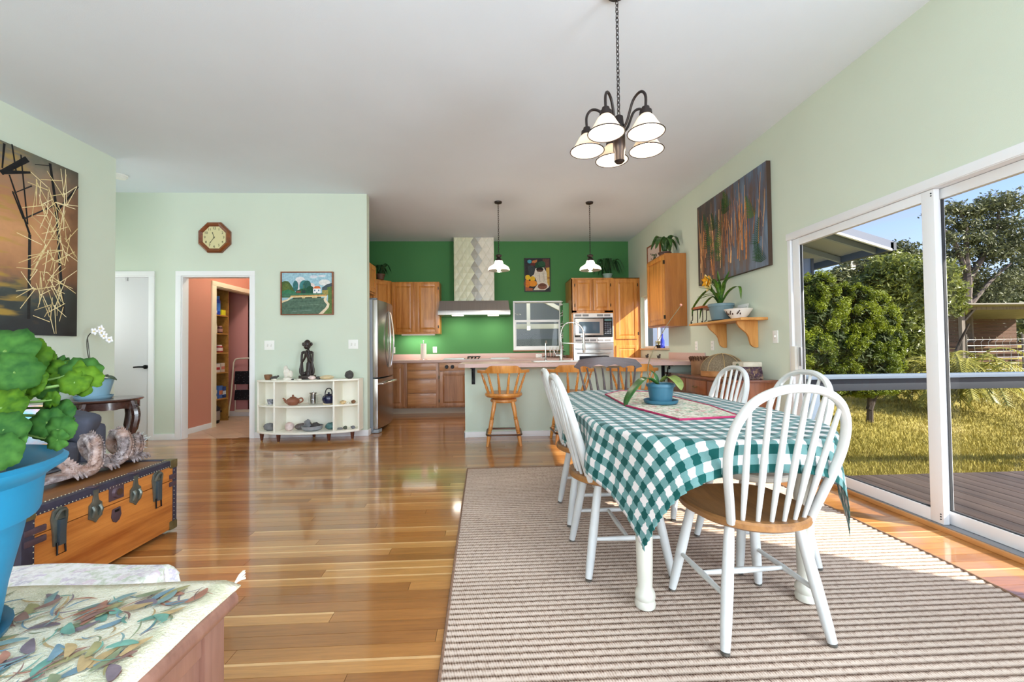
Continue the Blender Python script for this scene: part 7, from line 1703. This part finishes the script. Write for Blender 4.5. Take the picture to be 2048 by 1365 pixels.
# ------------------------------------------------------------------ outdoors
DK = wood('weathered_deck', (52, 42, 36), (92, 76, 66), rough=.6, axis='y', s=.8)
dk = thing('deck', 'weathered brown board deck outside the sliding door', 'deck', (0, 0, 0), kind='structure')
DZ = -.05
for k in range(34):
    x = XR+.13+k*.142; MB().box(x, -2.5, DZ-.03, x+.136, 3.6, DZ).build('deck_board', DK, dk, bevel=.004)
MB().box(XR+.12, 3.55, -.3, 8, 3.59, DZ-.031).box(XR+.12, -2.5, -.3, 8, 3.5, -.2).build('deck_joist', pm('joist_dark', (50, 40, 36), rough=.9), dk)
rl = thing('deck_railing', 'dark blue-grey deck rail with flat cap outside the glass door', 'railing', (0, 0, 0))
RLB = pm('navy_rail_paint', (34, 42, 52), rough=.5); RLC = pm('slate_cap_paint', (112, 128, 146), rough=.45)
MB().box(XR+.13, 3.585, .70, 9, 3.625, .805).build('rail_board', RLB, rl, bevel=.004)
MB().box(XR+.13, 3.545, .806, 9, 3.665, .842).build('rail_cap', RLC, rl, bevel=.006)
for x in (XR+.16, 6.2, 8.6): MB().box(x, 3.6, -.3, x+.09, 3.68, .8).build('rail_post', RLC, rl, bevel=.004)
# the room's own roof eave above the deck
ev = thing('roof_eave', 'overhanging roof eave above the deck', 'roof', (0, 0, 0), kind='structure')
MB().box(XR+.12, -3.1, 2.6, XR+.12+EAVE, 4.4, 2.66).box(XR+.12, 4.4, 2.6, XR+.12+.45, YB+.6, 2.66).build('eave_soffit', pm('soffit_white', (214, 218, 220), rough=.6), ev)
MB().box(XR+.12+EAVE-.03, -3.1, 2.52, XR+.12+EAVE, 4.4, 2.75).box(XR+.12+.42, 4.4, 2.52, XR+.12+.45, YB+.6, 2.75).build('fascia', RLC, ev)
# unseen block added to keep sun off the near half of the deck
nw = thing('sun_blocker', 'unseen blue-grey block added beside the deck to cut the sun', 'wall', (0, 0, 0), kind='structure')
MB().box(XR+.125, -2.6, -.3, 4.25, .5, 3.7).build('blocker_wall', pm('blue_grey_siding', (112, 128, 156), rough=.6, var=.05, vs=3), nw)
MB().box(XR+.125, -2.7, 3.7, 4.4, .62, 3.82).build('blocker_roof', RLC, nw)

# lawn ------------------------------------------------------------------
def grass_mat(name, blades=False):
    m = bpy.data.materials.new(name); t = NT(m); g = t.n('NewGeometry')
    n1 = t.noise(g.outputs['Position'], .55, 4, .6); n2 = t.noise(g.outputs['Position'], 7, 4, .7)
    f = t.math('ADD', t.math('MULTIPLY', n1, .6), t.math('MULTIPLY', n2, .4))
    t.l(t.ramp(f, [(.3, lin((112, 88, 54))), (.42, lin((138, 128, 64))), (.54, lin((164, 152, 80))), (.7, lin((194, 178, 116)))]), t.b.inputs['Base Color']); t.b.inputs['Roughness'].default_value = .8; t.b.inputs['Specular IOR Level'].default_value = .15
    if not blades: t.bump(n2, .8, .05)
    return m
def gz(x, y): return -.22+.052*max(0, y-3.6)+.03*math.sin(x*.7)+.02*math.sin(y*1.3+x*.4)
m = MB(); nx, ny = 60, 60
m.v = [(2.4+46*(i/nx)**1.3-(.0), -3+58*(j/ny)**1.3, gz(2.4+46*(i/nx)**1.3, -3+58*(j/ny)**1.3)) for j in range(ny+1) for i in range(nx+1)]
m.v = [(x-(30 if (y > 9.5 and i % (nx+1) == 0) else 0), y, z) for i, (x, y, z) in enumerate(m.v)]
m.f = [(j*(nx+1)+i, j*(nx+1)+i+1, (j+1)*(nx+1)+i+1, (j+1)*(nx+1)+i) for j in range(ny) for i in range(nx)]
tag(m.build('lawn', grass_mat('lawn_turf'), None, smooth=True, fixn=False, angle=180), 'sunlit lawn beyond the deck', 'lawn', kind='structure')
rng = np.random.default_rng(4)
def mesh_np(name, V, F, mat, parent=None, k=3, smooth=False):
    me = bpy.data.meshes.new(name); nv, nf = len(V), len(F)
    me.vertices.add(nv); me.vertices.foreach_set('co', V.astype(np.float32).ravel()); me.loops.add(nf*k); me.loops.foreach_set('vertex_index', F.astype(np.int32).ravel())
    me.polygons.add(nf); me.polygons.foreach_set('loop_start', np.arange(0, nf*k, k, dtype=np.int32)); me.polygons.foreach_set('loop_total', np.full(nf, k, dtype=np.int32))
    me.update(calc_edges=True); me.validate(); me.materials.append(mat)
    o = bpy.data.objects.new(name, me); col.objects.link(o)
    if parent: o.parent = parent
    return o
N = 90000
gy = 3.7+10.5*rng.random(N)**1.6; gx = 2.7+(gy*1.32+.6-2.7)*rng.random(N); gzv = -.22+.052*(gy-3.6)+.03*np.sin(gx*.7)+.02*np.sin(gy*1.3+gx*.4)
kp = (gx > 2.9) & ~((gy > 8.9) & (gx < 7.2)) & ~((gy > 8.2) & (gx < 3.5)); gx, gy, gzv = gx[kp], gy[kp], gzv[kp]; N = len(gx)
a = rng.random(N)*2*pi; hgt = (.025+.04*rng.random(N)); wd = .004+.004*rng.random(N)*gy/5; ln = .03*(rng.random((N, 2))-.5)*2
V = np.zeros((N, 3, 3)); V[:, 0] = np.stack([gx-wd*np.cos(a), gy-wd*np.sin(a), gzv-.005], 1); V[:, 1] = np.stack([gx+wd*np.cos(a), gy+wd*np.sin(a), gzv-.005], 1); V[:, 2] = np.stack([gx+ln[:, 0], gy+ln[:, 1], gzv+hgt], 1)
tag(mesh_np('grass_blades', V.reshape(-1, 3), np.arange(N*3).reshape(-1, 3), grass_mat('grass_blade', True)), 'short sunlit grass blades covering the lawn', 'grass', kind='stuff')

# trees -------------------------------------------------------------------
def leaf_cloud(name, blobs, n, size, mat, parent, seed, shell=.45, flat=.5, elong=1.6, lump=0):
    r = np.random.default_rng(seed); B = np.array([b[:3] for b in blobs], float); Rr = np.array([b[3:6] for b in blobs], float); vol = Rr.prod(1)**.67; pick = r.choice(len(blobs), n, p=vol/vol.sum())
    d = r.normal(size=(n, 3)); d /= np.linalg.norm(d, axis=1)[:, None]; rad = shell+(1.0-shell)*r.random(n)**.6
    if lump: rad = rad*(1+lump*np.sin(d[:, 0]*7+pick)*np.sin(d[:, 2]*8+d[:, 1]*5))
    c = B[pick]+d*Rr[pick]*rad[:, None]
    nr = d*flat+r.normal(size=(n, 3))*.7+np.array([0, 0, .3]); nr /= np.linalg.norm(nr, axis=1)[:, None]
    t = np.cross(nr, r.normal(size=(n, 3))); t /= np.linalg.norm(t, axis=1)[:, None]; b = np.cross(nr, t); s = size*(.6+.8*r.random(n))[:, None]
    V = np.stack([c-t*s*elong, c-b*s*.5, c+t*s*elong, c+b*s*.5], 1).reshape(-1, 3); F = np.arange(n*4).reshape(-1, 4)
    return mesh_np(name, V, F, mat, parent, 4)
def limb(m, pts, r0, r1, n=7):
    P = catmull(pts, 4); k = len(P); m.tube(P, [r0+(r1-r0)*i/(k-1) for i in range(k)], n)
BARK = pm('grey_bark', (104, 94, 86), rough=.9, var=.3, vs=6, bump=.5, bs=20)
BARKD = pm('dark_bark', (64, 54, 46), rough=.9, var=.3, vs=6, bump=.5, bs=20)
CON = leaf_mat('conifer_green', (60, 80, 12), (146, 158, 36), rough=.6, trans=.3, scale=1.3)
EUC = leaf_mat('eucalypt_olive', (62, 72, 44), (122, 126, 84), rough=.55, trans=.25, scale=.8)
BRD = leaf_mat('broadleaf_green', (70, 86, 36), (150, 156, 76), rough=.4, trans=.3, scale=1.0)
DRKT = leaf_mat('dark_tree_green', (44, 54, 30), (96, 104, 58), rough=.5, trans=.25, scale=.9)  # darker, duller leaf colour for the distant trees
PALM = leaf_mat('palm_yellow_green', (104, 112, 44), (196, 188, 96), rough=.45, trans=.3, scale=2)
def P(px, py, Y):
    """helper numbers measured once from the photograph: direction to a place at distance Y"""
    return (Y*((px-985)/840.0), 1.1+Y*((692-py)/840.0))
def tree(name, label, base, trunks, blobs, n, size, mat, bark, seed, group=None, **kw):
    t = thing(name, label, 'tree' if 'bush' not in name else 'bush', base, group=group)
    m = MB()
    for pts, r0, r1 in trunks: limb(m, [Vector(p) for p in pts], r0, r1)
    m.build('trunk', bark, t, smooth=True)
    leaf_cloud('foliage', blobs, n, size, mat, t, seed, **kw); return t
def px_blobs(base, Y, items):
    out = []
    for px, py, rw, rh, dy in items:
        x, z = P(px, py, Y+dy); out.append((x-base[0], Y+dy-base[1], z-base[2], rw/840*Y, rw/840*Y*.8, rh/840*Y))
    return out
# clipped conifers
Y = 6.4
for k, (cx, items, lb, sd) in enumerate((
    (1665, [(1655, 575, 45, 40, 0), (1668, 610, 52, 50, 0), (1660, 650, 60, 50, -.1), (1690, 690, 55, 50, 0), (1640, 700, 50, 55, -.2), (1620, 650, 40, 50, .1), (1680, 735, 60, 40, 0), (1635, 745, 50, 40, 0), (1650, 775, 60, 26, 0), (1700, 775, 50, 24, 0)], 'tall bright green conifer bush beside the blue house wing', 1),
    (1765, [(1730, 585, 36, 28, .2), (1765, 605, 45, 34, .1), (1745, 640, 55, 45, 0), (1790, 640, 42, 42, .1), (1775, 685, 55, 48, 0), (1810, 690, 36, 44, .1), (1735, 700, 50, 50, -.1), (1760, 735, 65, 40, 0), (1815, 735, 30, 34, .1), (1750, 775, 60, 24, 0), (1800, 772, 36, 24, 0)], 'rounded bright green conifer bush in front of the dark tree', 2))):
    bx = P(cx, 750, Y)[0]; base = (bx, Y, gz(bx, Y)); bl_ = px_blobs(base, Y, items)
    t = thing('conifer_bush', lb, 'bush', base, group='conifer bushes beyond the deck rail')
    m = MB(); limb(m, [(0, 0, -.1), (.02, 0, .5), (0, .02, 1.2)], .05, .02); limb(m, [(0, 0, .2), (.2, 0, .7), (.3, 0, 1.1)], .05, .02); m.build('trunk', BARKD, t, smooth=True)
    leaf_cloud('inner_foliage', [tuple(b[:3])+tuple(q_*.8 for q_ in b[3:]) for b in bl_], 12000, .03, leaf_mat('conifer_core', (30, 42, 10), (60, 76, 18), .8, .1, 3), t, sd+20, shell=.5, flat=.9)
    r = np.random.default_rng(sd); sub = []
    for b in bl_:
        for q_ in range(44):
            d = r.normal(size=3); d /= np.linalg.norm(d); sub.append((b[0]+d[0]*b[3]*.86, b[1]+d[1]*b[4]*.86, b[2]+d[2]*b[5]*.86, b[3]*.2, b[4]*.2, b[5]*.26))
    leaf_cloud('foliage', sub, 60000, .0125, CON, t, sd+5, shell=.3, flat=.9, elong=1.5)
# darker broadleaf tree behind
Y = 11; bx = P(1800, 740, Y)[0]; base = (bx, Y, gz(bx, Y))
tree('broadleaf_tree', 'dense dark broadleaf tree between conifers and door post', base, [([(0, 0, -.2), (.1, 0, 1.5), (-.1, 0, 3)], .16, .06), ([(0, 0, 1), (.7, 0, 2.2), (1, 0, 3.2)], .09, .03), ([(0, 0, .8), (-.8, 0, 2), (-1.2, 0, 2.6)], .08, .03)],
     px_blobs(base, Y, [(1830, 540, 60, 44, 0), (1790, 580, 66, 50, .2), (1850, 600, 60, 56, 0), (1820, 650, 66, 60, 0), (1780, 650, 50, 50, .3), (1850, 690, 55, 60, -.1), (1815, 720, 55, 45, 0), (1860, 560, 50, 50, .4)]), 26000, .045, BRD, BARKD, 12, shell=.35, lump=.2)
# flat-topped tree far behind
Y = 20; bx = P(1760, 700, Y)[0]; base = (bx, Y, gz(bx, Y))
tree('spreading_tree', 'olive spreading tree rising against the sky behind the conifers', base, [([(0, 0, -.3), (.2, 0, 2.5), (.3, 0, 4.6)], .3, .1), ([(.1, 0, 1.8), (1.6, 0, 3.4), (2.6, 0, 4.4)], .16, .05), ([(.1, 0, 1.6), (-1.4, 0, 3), (-2.6, 0, 3.6)], .16, .05)],
     px_blobs(base, Y, [(1690, 560, 40, 26, 0), (1720, 545, 36, 22, 0), (1780, 525, 60, 26, 0), (1830, 500, 50, 26, 0), (1760, 570, 60, 30, .5), (1820, 560, 60, 40, 0), (1700, 600, 60, 34, .5), (1860, 540, 60, 50, 0), (1740, 640, 90, 60, 1)]), 22000, .075, EUC, BARK, 13, shell=.2, lump=.25)
# tall gum on the right
Y = 16; bx = P(1985, 720, Y)[0]; base = (bx, Y, gz(bx, Y))
g_ = lambda px, py, dy=0: (P(px, py, Y+dy)[0]-base[0], dy, P(px, py, Y+dy)[1]-base[2])
tree('gum_tree', 'tall airy gum tree with layered crown on the far right', base, [([(0, 0, -.3), g_(1985, 620), g_(1990, 560), g_(1988, 500)], .22, .1), ([g_(1988, 540), g_(1960, 470), g_(1930, 440), g_(1912, 412)], .1, .03), ([g_(1988, 500), g_(1990, 440), g_(1975, 405)], .09, .03), ([g_(1990, 560), g_(2030, 500), g_(2060, 440), g_(2065, 400)], .12, .03), ([g_(1985, 620), g_(2040, 560), g_(2090, 520)], .1, .03), ([g_(1988, 580), g_(1950, 530), g_(1925, 500)], .07, .02)],
     px_blobs(base, Y, [(1925, 412, 26, 14, 0), (1960, 405, 32, 16, 0), (2000, 412, 30, 16, 0), (1935, 432, 26, 12, 0), (1985, 440, 46, 20, .2), (1945, 470, 38, 16, 0), (2010, 470, 44, 22, 0), (1920, 490, 24, 18, 0), (1965, 500, 40, 18, .2), (2040, 400, 36, 22, 0), (2080, 390, 50, 26, 0), (2060, 440, 46, 26, .2), (2045, 500, 46, 26, 0), (1990, 540, 40, 20, .3), (1940, 530, 34, 20, .2), (2060, 560, 60, 34, .4), (2100, 470, 60, 50, 0), (2030, 590, 50, 26, .3), (1945, 565, 28, 18, 0)]), 20000, .05, EUC, BARK, 14, shell=.1, lump=.35)
# second gum beyond to fill the skyline
Y = 30
for k, (px, py, w_, h_, lb) in enumerate(((2000, 610, 120, 70, 'distant hazy tree mass behind the open shed'), (1880, 620, 90, 70, 'distant olive tree mass behind the door post'), (2160, 560, 110, 120, 'distant tree mass off the right edge of the lawn'), (1640, 640, 80, 50, 'distant tree mass behind the house wing'))):
    bx = P(px, 720, Y)[0]; base = (bx, Y+k*6, gz(bx, Y+k*6))
    tree('distant_tree', lb, base, [([(0, 0, -.3), (.2, 0, 2), (0, 0, 3.5)], .3, .1)], px_blobs(base, Y, [(px-w_*.4, py+h_*.2, w_*.5, h_*.5, 0), (px+w_*.4, py+h_*.1, w_*.5, h_*.6, 0), (px, py-h_*.2, w_*.6, h_*.5, 0), (px, py+h_*.6, w_*.9, h_*.6, 0)]), 9000, .16, DRKT, BARKD, 30+k, shell=.3, lump=.2)
# leafy shrub and palm-like fronds right of the post
Y = 7.6; bx = P(1935, 740, Y)[0]; base = (bx, Y, gz(bx, Y))
tree('leafy_bush', 'tall glossy-leaved shrub just right of the door post', base, [([(0, 0, -.1), (-.1, 0, .8), (.1, 0, 1.7)], .06, .02), ([(0, 0, .3), (.35, .1, 1), (.5, 0, 1.5)], .04, .015), ([(0, 0, .5), (-.3, 0, 1.1), (-.2, 0, 1.9)], .04, .015)],
     px_blobs(base, Y, [(1925, 545, 40, 36, 0), (1940, 580, 40, 34, 0), (1915, 600, 40, 40, 0), (1950, 610, 30, 26, 0), (1905, 560, 36, 50, .2)]), 7000, .032, BRD, BARKD, 15, shell=.2, lump=.2)
def fronds(name, label, base, n, L, seed, mat):
    rr = random.Random(seed); t = thing(name, label, 'bush', base)
    for k in range(n):
        a = rr.uniform(0, 2*pi); l = L*rr.uniform(.6, 1.1); d = Vector((math.cos(a), math.sin(a), 0)); s0 = Vector((rr.uniform(-.25, .25), rr.uniform(-.25, .25), rr.uniform(.0, .7)*L))
        path = catmull([s0, s0+d*l*.35+Vector((0, 0, l*.45)), s0+d*l*.75+Vector((0, 0, l*.4)), s0+d*l+Vector((0, 0, l*.1))], 4); m = MB(); m.tube(path, [.009]*len(path), 4)
        for i in range(2, len(path)-1):
            p = path[i]; tn = (path[i+1]-path[i-1]).normalized(); sd_ = tn.cross(Vector((0, 0, 1))).normalized()
            for s in (-1, 1):
                for h_ in (0, .5):
                    q_ = p.lerp(path[i+1], h_); e_ = q_+(sd_*s*.8+tn*.6+Vector((0, 0, -.25)))*(.17*(1-.5*i/len(path))); w_ = tn*.014
                    m.add([q_-w_, q_+w_, e_], [(0, 1, 2)])
        m.build('frond', mat, t, fixn=False)
    return t
bx = P(1945, 745, 7.0)[0]; fronds('palm_shrub', 'yellow-green palm-like shrub at the lawn edge', (bx, 7.0, gz(bx, 7.0)), 85, .95, 3, PALM)
bx = P(1850, 745, 7.6)[0]; fronds('fern_shrub', 'pale fern-like shrub between conifer and door post', (bx, 7.6, gz(bx, 7.6)), 34, .7, 4, PALM)

# open shed with wire fence -------------------------------------------------
sh = thing('open_shed', 'open timber lean-to shed with dark interior at the lawn edge', 'shed', (0, 0, 0))
Y = 14; x0 = P(1974, 700, Y)[0]; GZ = gz(x0, Y)
ZT = P(1974, 612, Y)[1]
GRW = wood('grey_shed_timber', (92, 84, 78), (140, 130, 118), rough=.8, axis='z'); BRW = wood('brown_boards', (70, 46, 32), (104, 72, 50), rough=.8, axis='x')
for x in (x0, x0+2.6, x0+5.2): MB().box(x-.06, Y-.06, GZ-.2, x+.06, Y+.06, ZT).build('post', GRW, sh)
MB().hexa([(x0+.05, Y-.04, ZT-.5), (x0+.13, Y-.04, ZT-.5), (x0+.13, Y+.04, ZT-.5), (x0+.05, Y+.04, ZT-.5)], [(x0+.5, Y-.04, ZT-.04), (x0+.58, Y-.04, ZT-.04), (x0+.58, Y+.04, ZT-.04), (x0+.5, Y+.04, ZT-.04)]).build('brace', GRW, sh)
MB().box(x0-.1, Y-.06, ZT-.12, x0+6, Y+.06, ZT).build('beam', GRW, sh)
MB().hexa([(x0-.9, Y-.5, ZT+.02), (x0+6.2, Y-.5, ZT+.02), (x0+6.2, Y+3.2, ZT-.28), (x0-.9, Y+3.2, ZT-.28)], [(x0-.9, Y-.5, ZT+.07), (x0+6.2, Y-.5, ZT+.07), (x0+6.2, Y+3.2, ZT-.23), (x0-.9, Y+3.2, ZT-.23)]).build('roof_sheet', pm('aged_roof_sheet', (126, 122, 112), rough=.7, var=.12, vs=3), sh)
for k in range(14): z = GZ+.05+k*.15; MB().box(x0-.2, Y+3.0, z, x0+6, Y+3.04, z+.14).build('wall_board', BRW, sh)
for k in range(4): z = GZ+.1+k*.22; MB().box(x0+.3, Y+1.2, z, x0+6, Y+1.24, z+.12).build('pen_rail', BRW, sh)
wf = thing('wire_fence', 'pale wire mesh fence panel in front of the shed', 'fence', (0, 0, 0))
FM = pm('galvanised_wire', (196, 196, 190), rough=.4, metal=.6); Yf = 12.6; fx0 = P(1985, 700, Yf)[0]; fz = gz(fx0, Yf)
for k in range(16): x = fx0+k*.24; MB().tube([(x, Yf, fz), (x+.02, Yf, fz+.6), (x-.02, Yf, fz+.95), (x+.06, Yf, fz+1.02), (x+.02, Yf, fz+1.12)], .005, 5).build('vertical_wire', FM, wf)
for k in range(6): MB().tube([(fx0, Yf, fz+.08+k*.19), (fx0+3.7, Yf, fz+.1+k*.19)], .004, 5).build('horizontal_wire', FM, wf)
for x in (fx0, fx0+1.9, fx0+3.7): MB().cyl((x, Yf+.03, fz-.2), (x, Yf+.03, fz+1.2), .025, n=8).build('fence_post', GRW, wf)

# blue house wing ---------------------------------------------------------------
hw = thing('house_wing', 'blue-grey board house wing with wide eaves', 'building', (0, 0, 0))
Y = 9.0; xr_ = P(1651, 600, Y)[0]; BLW = pm('blue_grey_siding', (112, 128, 156), rough=.6, var=.05, vs=3)
MB().box(3.5, Y, -.4, xr_, Y+4, 3.05).build('wall', BLW, hw)
for k in range(18):
    x = xr_-.02-k*.2
    if x > 3.55: MB().box(x-.012, Y-.012, -.4, x+.012, Y, 3.05).build('batten', BLW, hw)
MB().box(xr_-.04, Y-.02, -.4, xr_+.02, Y+.05, 3.05).build('corner_board', pm('dark_slate_trim', (62, 70, 82), rough=.6), hw)
er = P(1742, 498, Y)[0]; ez = P(1742, 498, Y)[1]-.03; sl = .3
def rz_(x): return ez+(er-x)*sl
MB().hexa([(3.3, Y-.9, rz_(3.3)), (er, Y-.9, ez), (er, Y+4.5, ez), (3.3, Y+4.5, rz_(3.3))], [(3.3, Y-.9, rz_(3.3)+.06), (er, Y-.9, ez+.06), (er, Y+4.5, ez+.06), (3.3, Y+4.5, rz_(3.3)+.06)]).build('roof', pm('roof_metal', (150, 150, 148), rough=.5), hw)
MB().hexa([(3.3, Y-.93, rz_(3.3)-.12), (er, Y-.93, ez-.12), (er, Y-.9, ez-.12), (3.3, Y-.9, rz_(3.3)-.12)], [(3.3, Y-.93, rz_(3.3)+.05), (er, Y-.93, ez+.05), (er, Y-.9, ez+.05), (3.3, Y-.9, rz_(3.3)+.05)]).build('rake_board', pm('slate_fascia', (92, 102, 120), rough=.5), hw)
MB().hexa([(3.3, Y-.95, rz_(3.3)-.16), (er-.05, Y-.95, ez-.145), (er-.05, Y-.9, ez-.145), (3.3, Y-.9, rz_(3.3)-.16)], [(3.3, Y-.95, rz_(3.3)-.12), (er-.05, Y-.95, ez-.1), (er-.05, Y-.9, ez-.1), (3.3, Y-.9, rz_(3.3)-.12)]).build('rake_trim', TRIM, hw)
MB().box(er-.06, Y-.93, ez-.13, er+.06, Y+4.5, ez+.03).build('gutter', pm('dark_slate_trim', (62, 70, 82), rough=.6), hw)
for k in range(5): y = Y-.6+k*.9; MB().hexa([(3.5, y, rz_(3.5)-.16), (er-.06, y, ez-.12), (er-.06, y+.06, ez-.12), (3.5, y+.06, rz_(3.5)-.16)], [(3.5, y, rz_(3.5)-.005), (er-.06, y, ez-.005), (er-.06, y+.06, ez-.005), (3.5, y+.06, rz_(3.5)-.005)]).build('rafter', pm('rafter_grey', (140, 146, 150), rough=.6), hw)

# covered carport seen through the kitchen window -----------------------------------
cpo = thing('carport', 'covered carport with white roof beams behind the kitchen window', 'carport', (0, 0, 0))
CGR = pm('carport_grey', (170, 174, 178), rough=.8); CWH = pm('carport_white_beam', (240, 240, 234), rough=.6); CSL = pm('carport_slate', (120, 130, 142), rough=.7)
MB().box(-2.4, 12.5, -.3, 3.3, 12.6, 3.6).build('rear_wall', CSL, cpo)
MB().hexa([(-2.4, 8.3, 3.5), (3.3, 8.3, 3.5), (3.3, 12.6, 2.5), (-2.4, 12.6, 2.5)], [(-2.4, 8.3, 3.56), (3.3, 8.3, 3.56), (3.3, 12.6, 2.56), (-2.4, 12.6, 2.56)]).build('ceiling_panel', pm('carport_lining', (226, 222, 214), rough=.8), cpo)
MB().box(-2.4, 8.35, -.35, 3.3, 12.6, -.25).build('slab', CGR, cpo)
for x, y, z in ((.55, 9.3, 3.24), (1.35, 9.3, 3.24), (.3, 11.2, 2.8)):
    MB().lathe([(0, -.03), (.07, -.03), (.08, 0), (0, 0)], 16, (x, y, z)).build('downlight', pm('downlight_lens', (255, 240, 210), emit=20, ec=(255, 230, 190)), cpo, smooth=True)
    point('carport_light', (x, y, z-.08), 38, .05, (1, .95, .86), cpo)
MB().box(-2.4, 8.75, 2.2, 3.3, 8.83, 2.42).build('beam', CSL, cpo)
MB().box(.82, 9.9, 1.55, .9, 9.98, 2.75).build('king_post', CWH, cpo)
MB().hexa([(-.4, 9.9, 1.85), (-.4, 9.98, 1.85), (-.4, 9.98, 1.95), (-.4, 9.9, 1.95)], [(.86, 9.9, 2.4), (.86, 9.98, 2.4), (.86, 9.98, 2.5), (.86, 9.9, 2.5)]).build('truss_chord', CSL, cpo)
MB().hexa([(2.1, 9.9, 1.75), (2.1, 9.98, 1.75), (2.1, 9.98, 1.85), (2.1, 9.9, 1.85)], [(.86, 9.9, 2.4), (.86, 9.98, 2.4), (.86, 9.98, 2.5), (.86, 9.9, 2.5)]).build('truss_chord', CWH, cpo)
MB().box(-2.4, 10.6, 1.62, 3.3, 10.68, 1.74).build('tie_beam', CWH, cpo)
MB().box(-1.2, 12.3, .2, 2.4, 12.5, 1.4).build('roller_door', pm('roller_grey', (96, 108, 112), rough=.6, var=.15, vs=3), cpo)
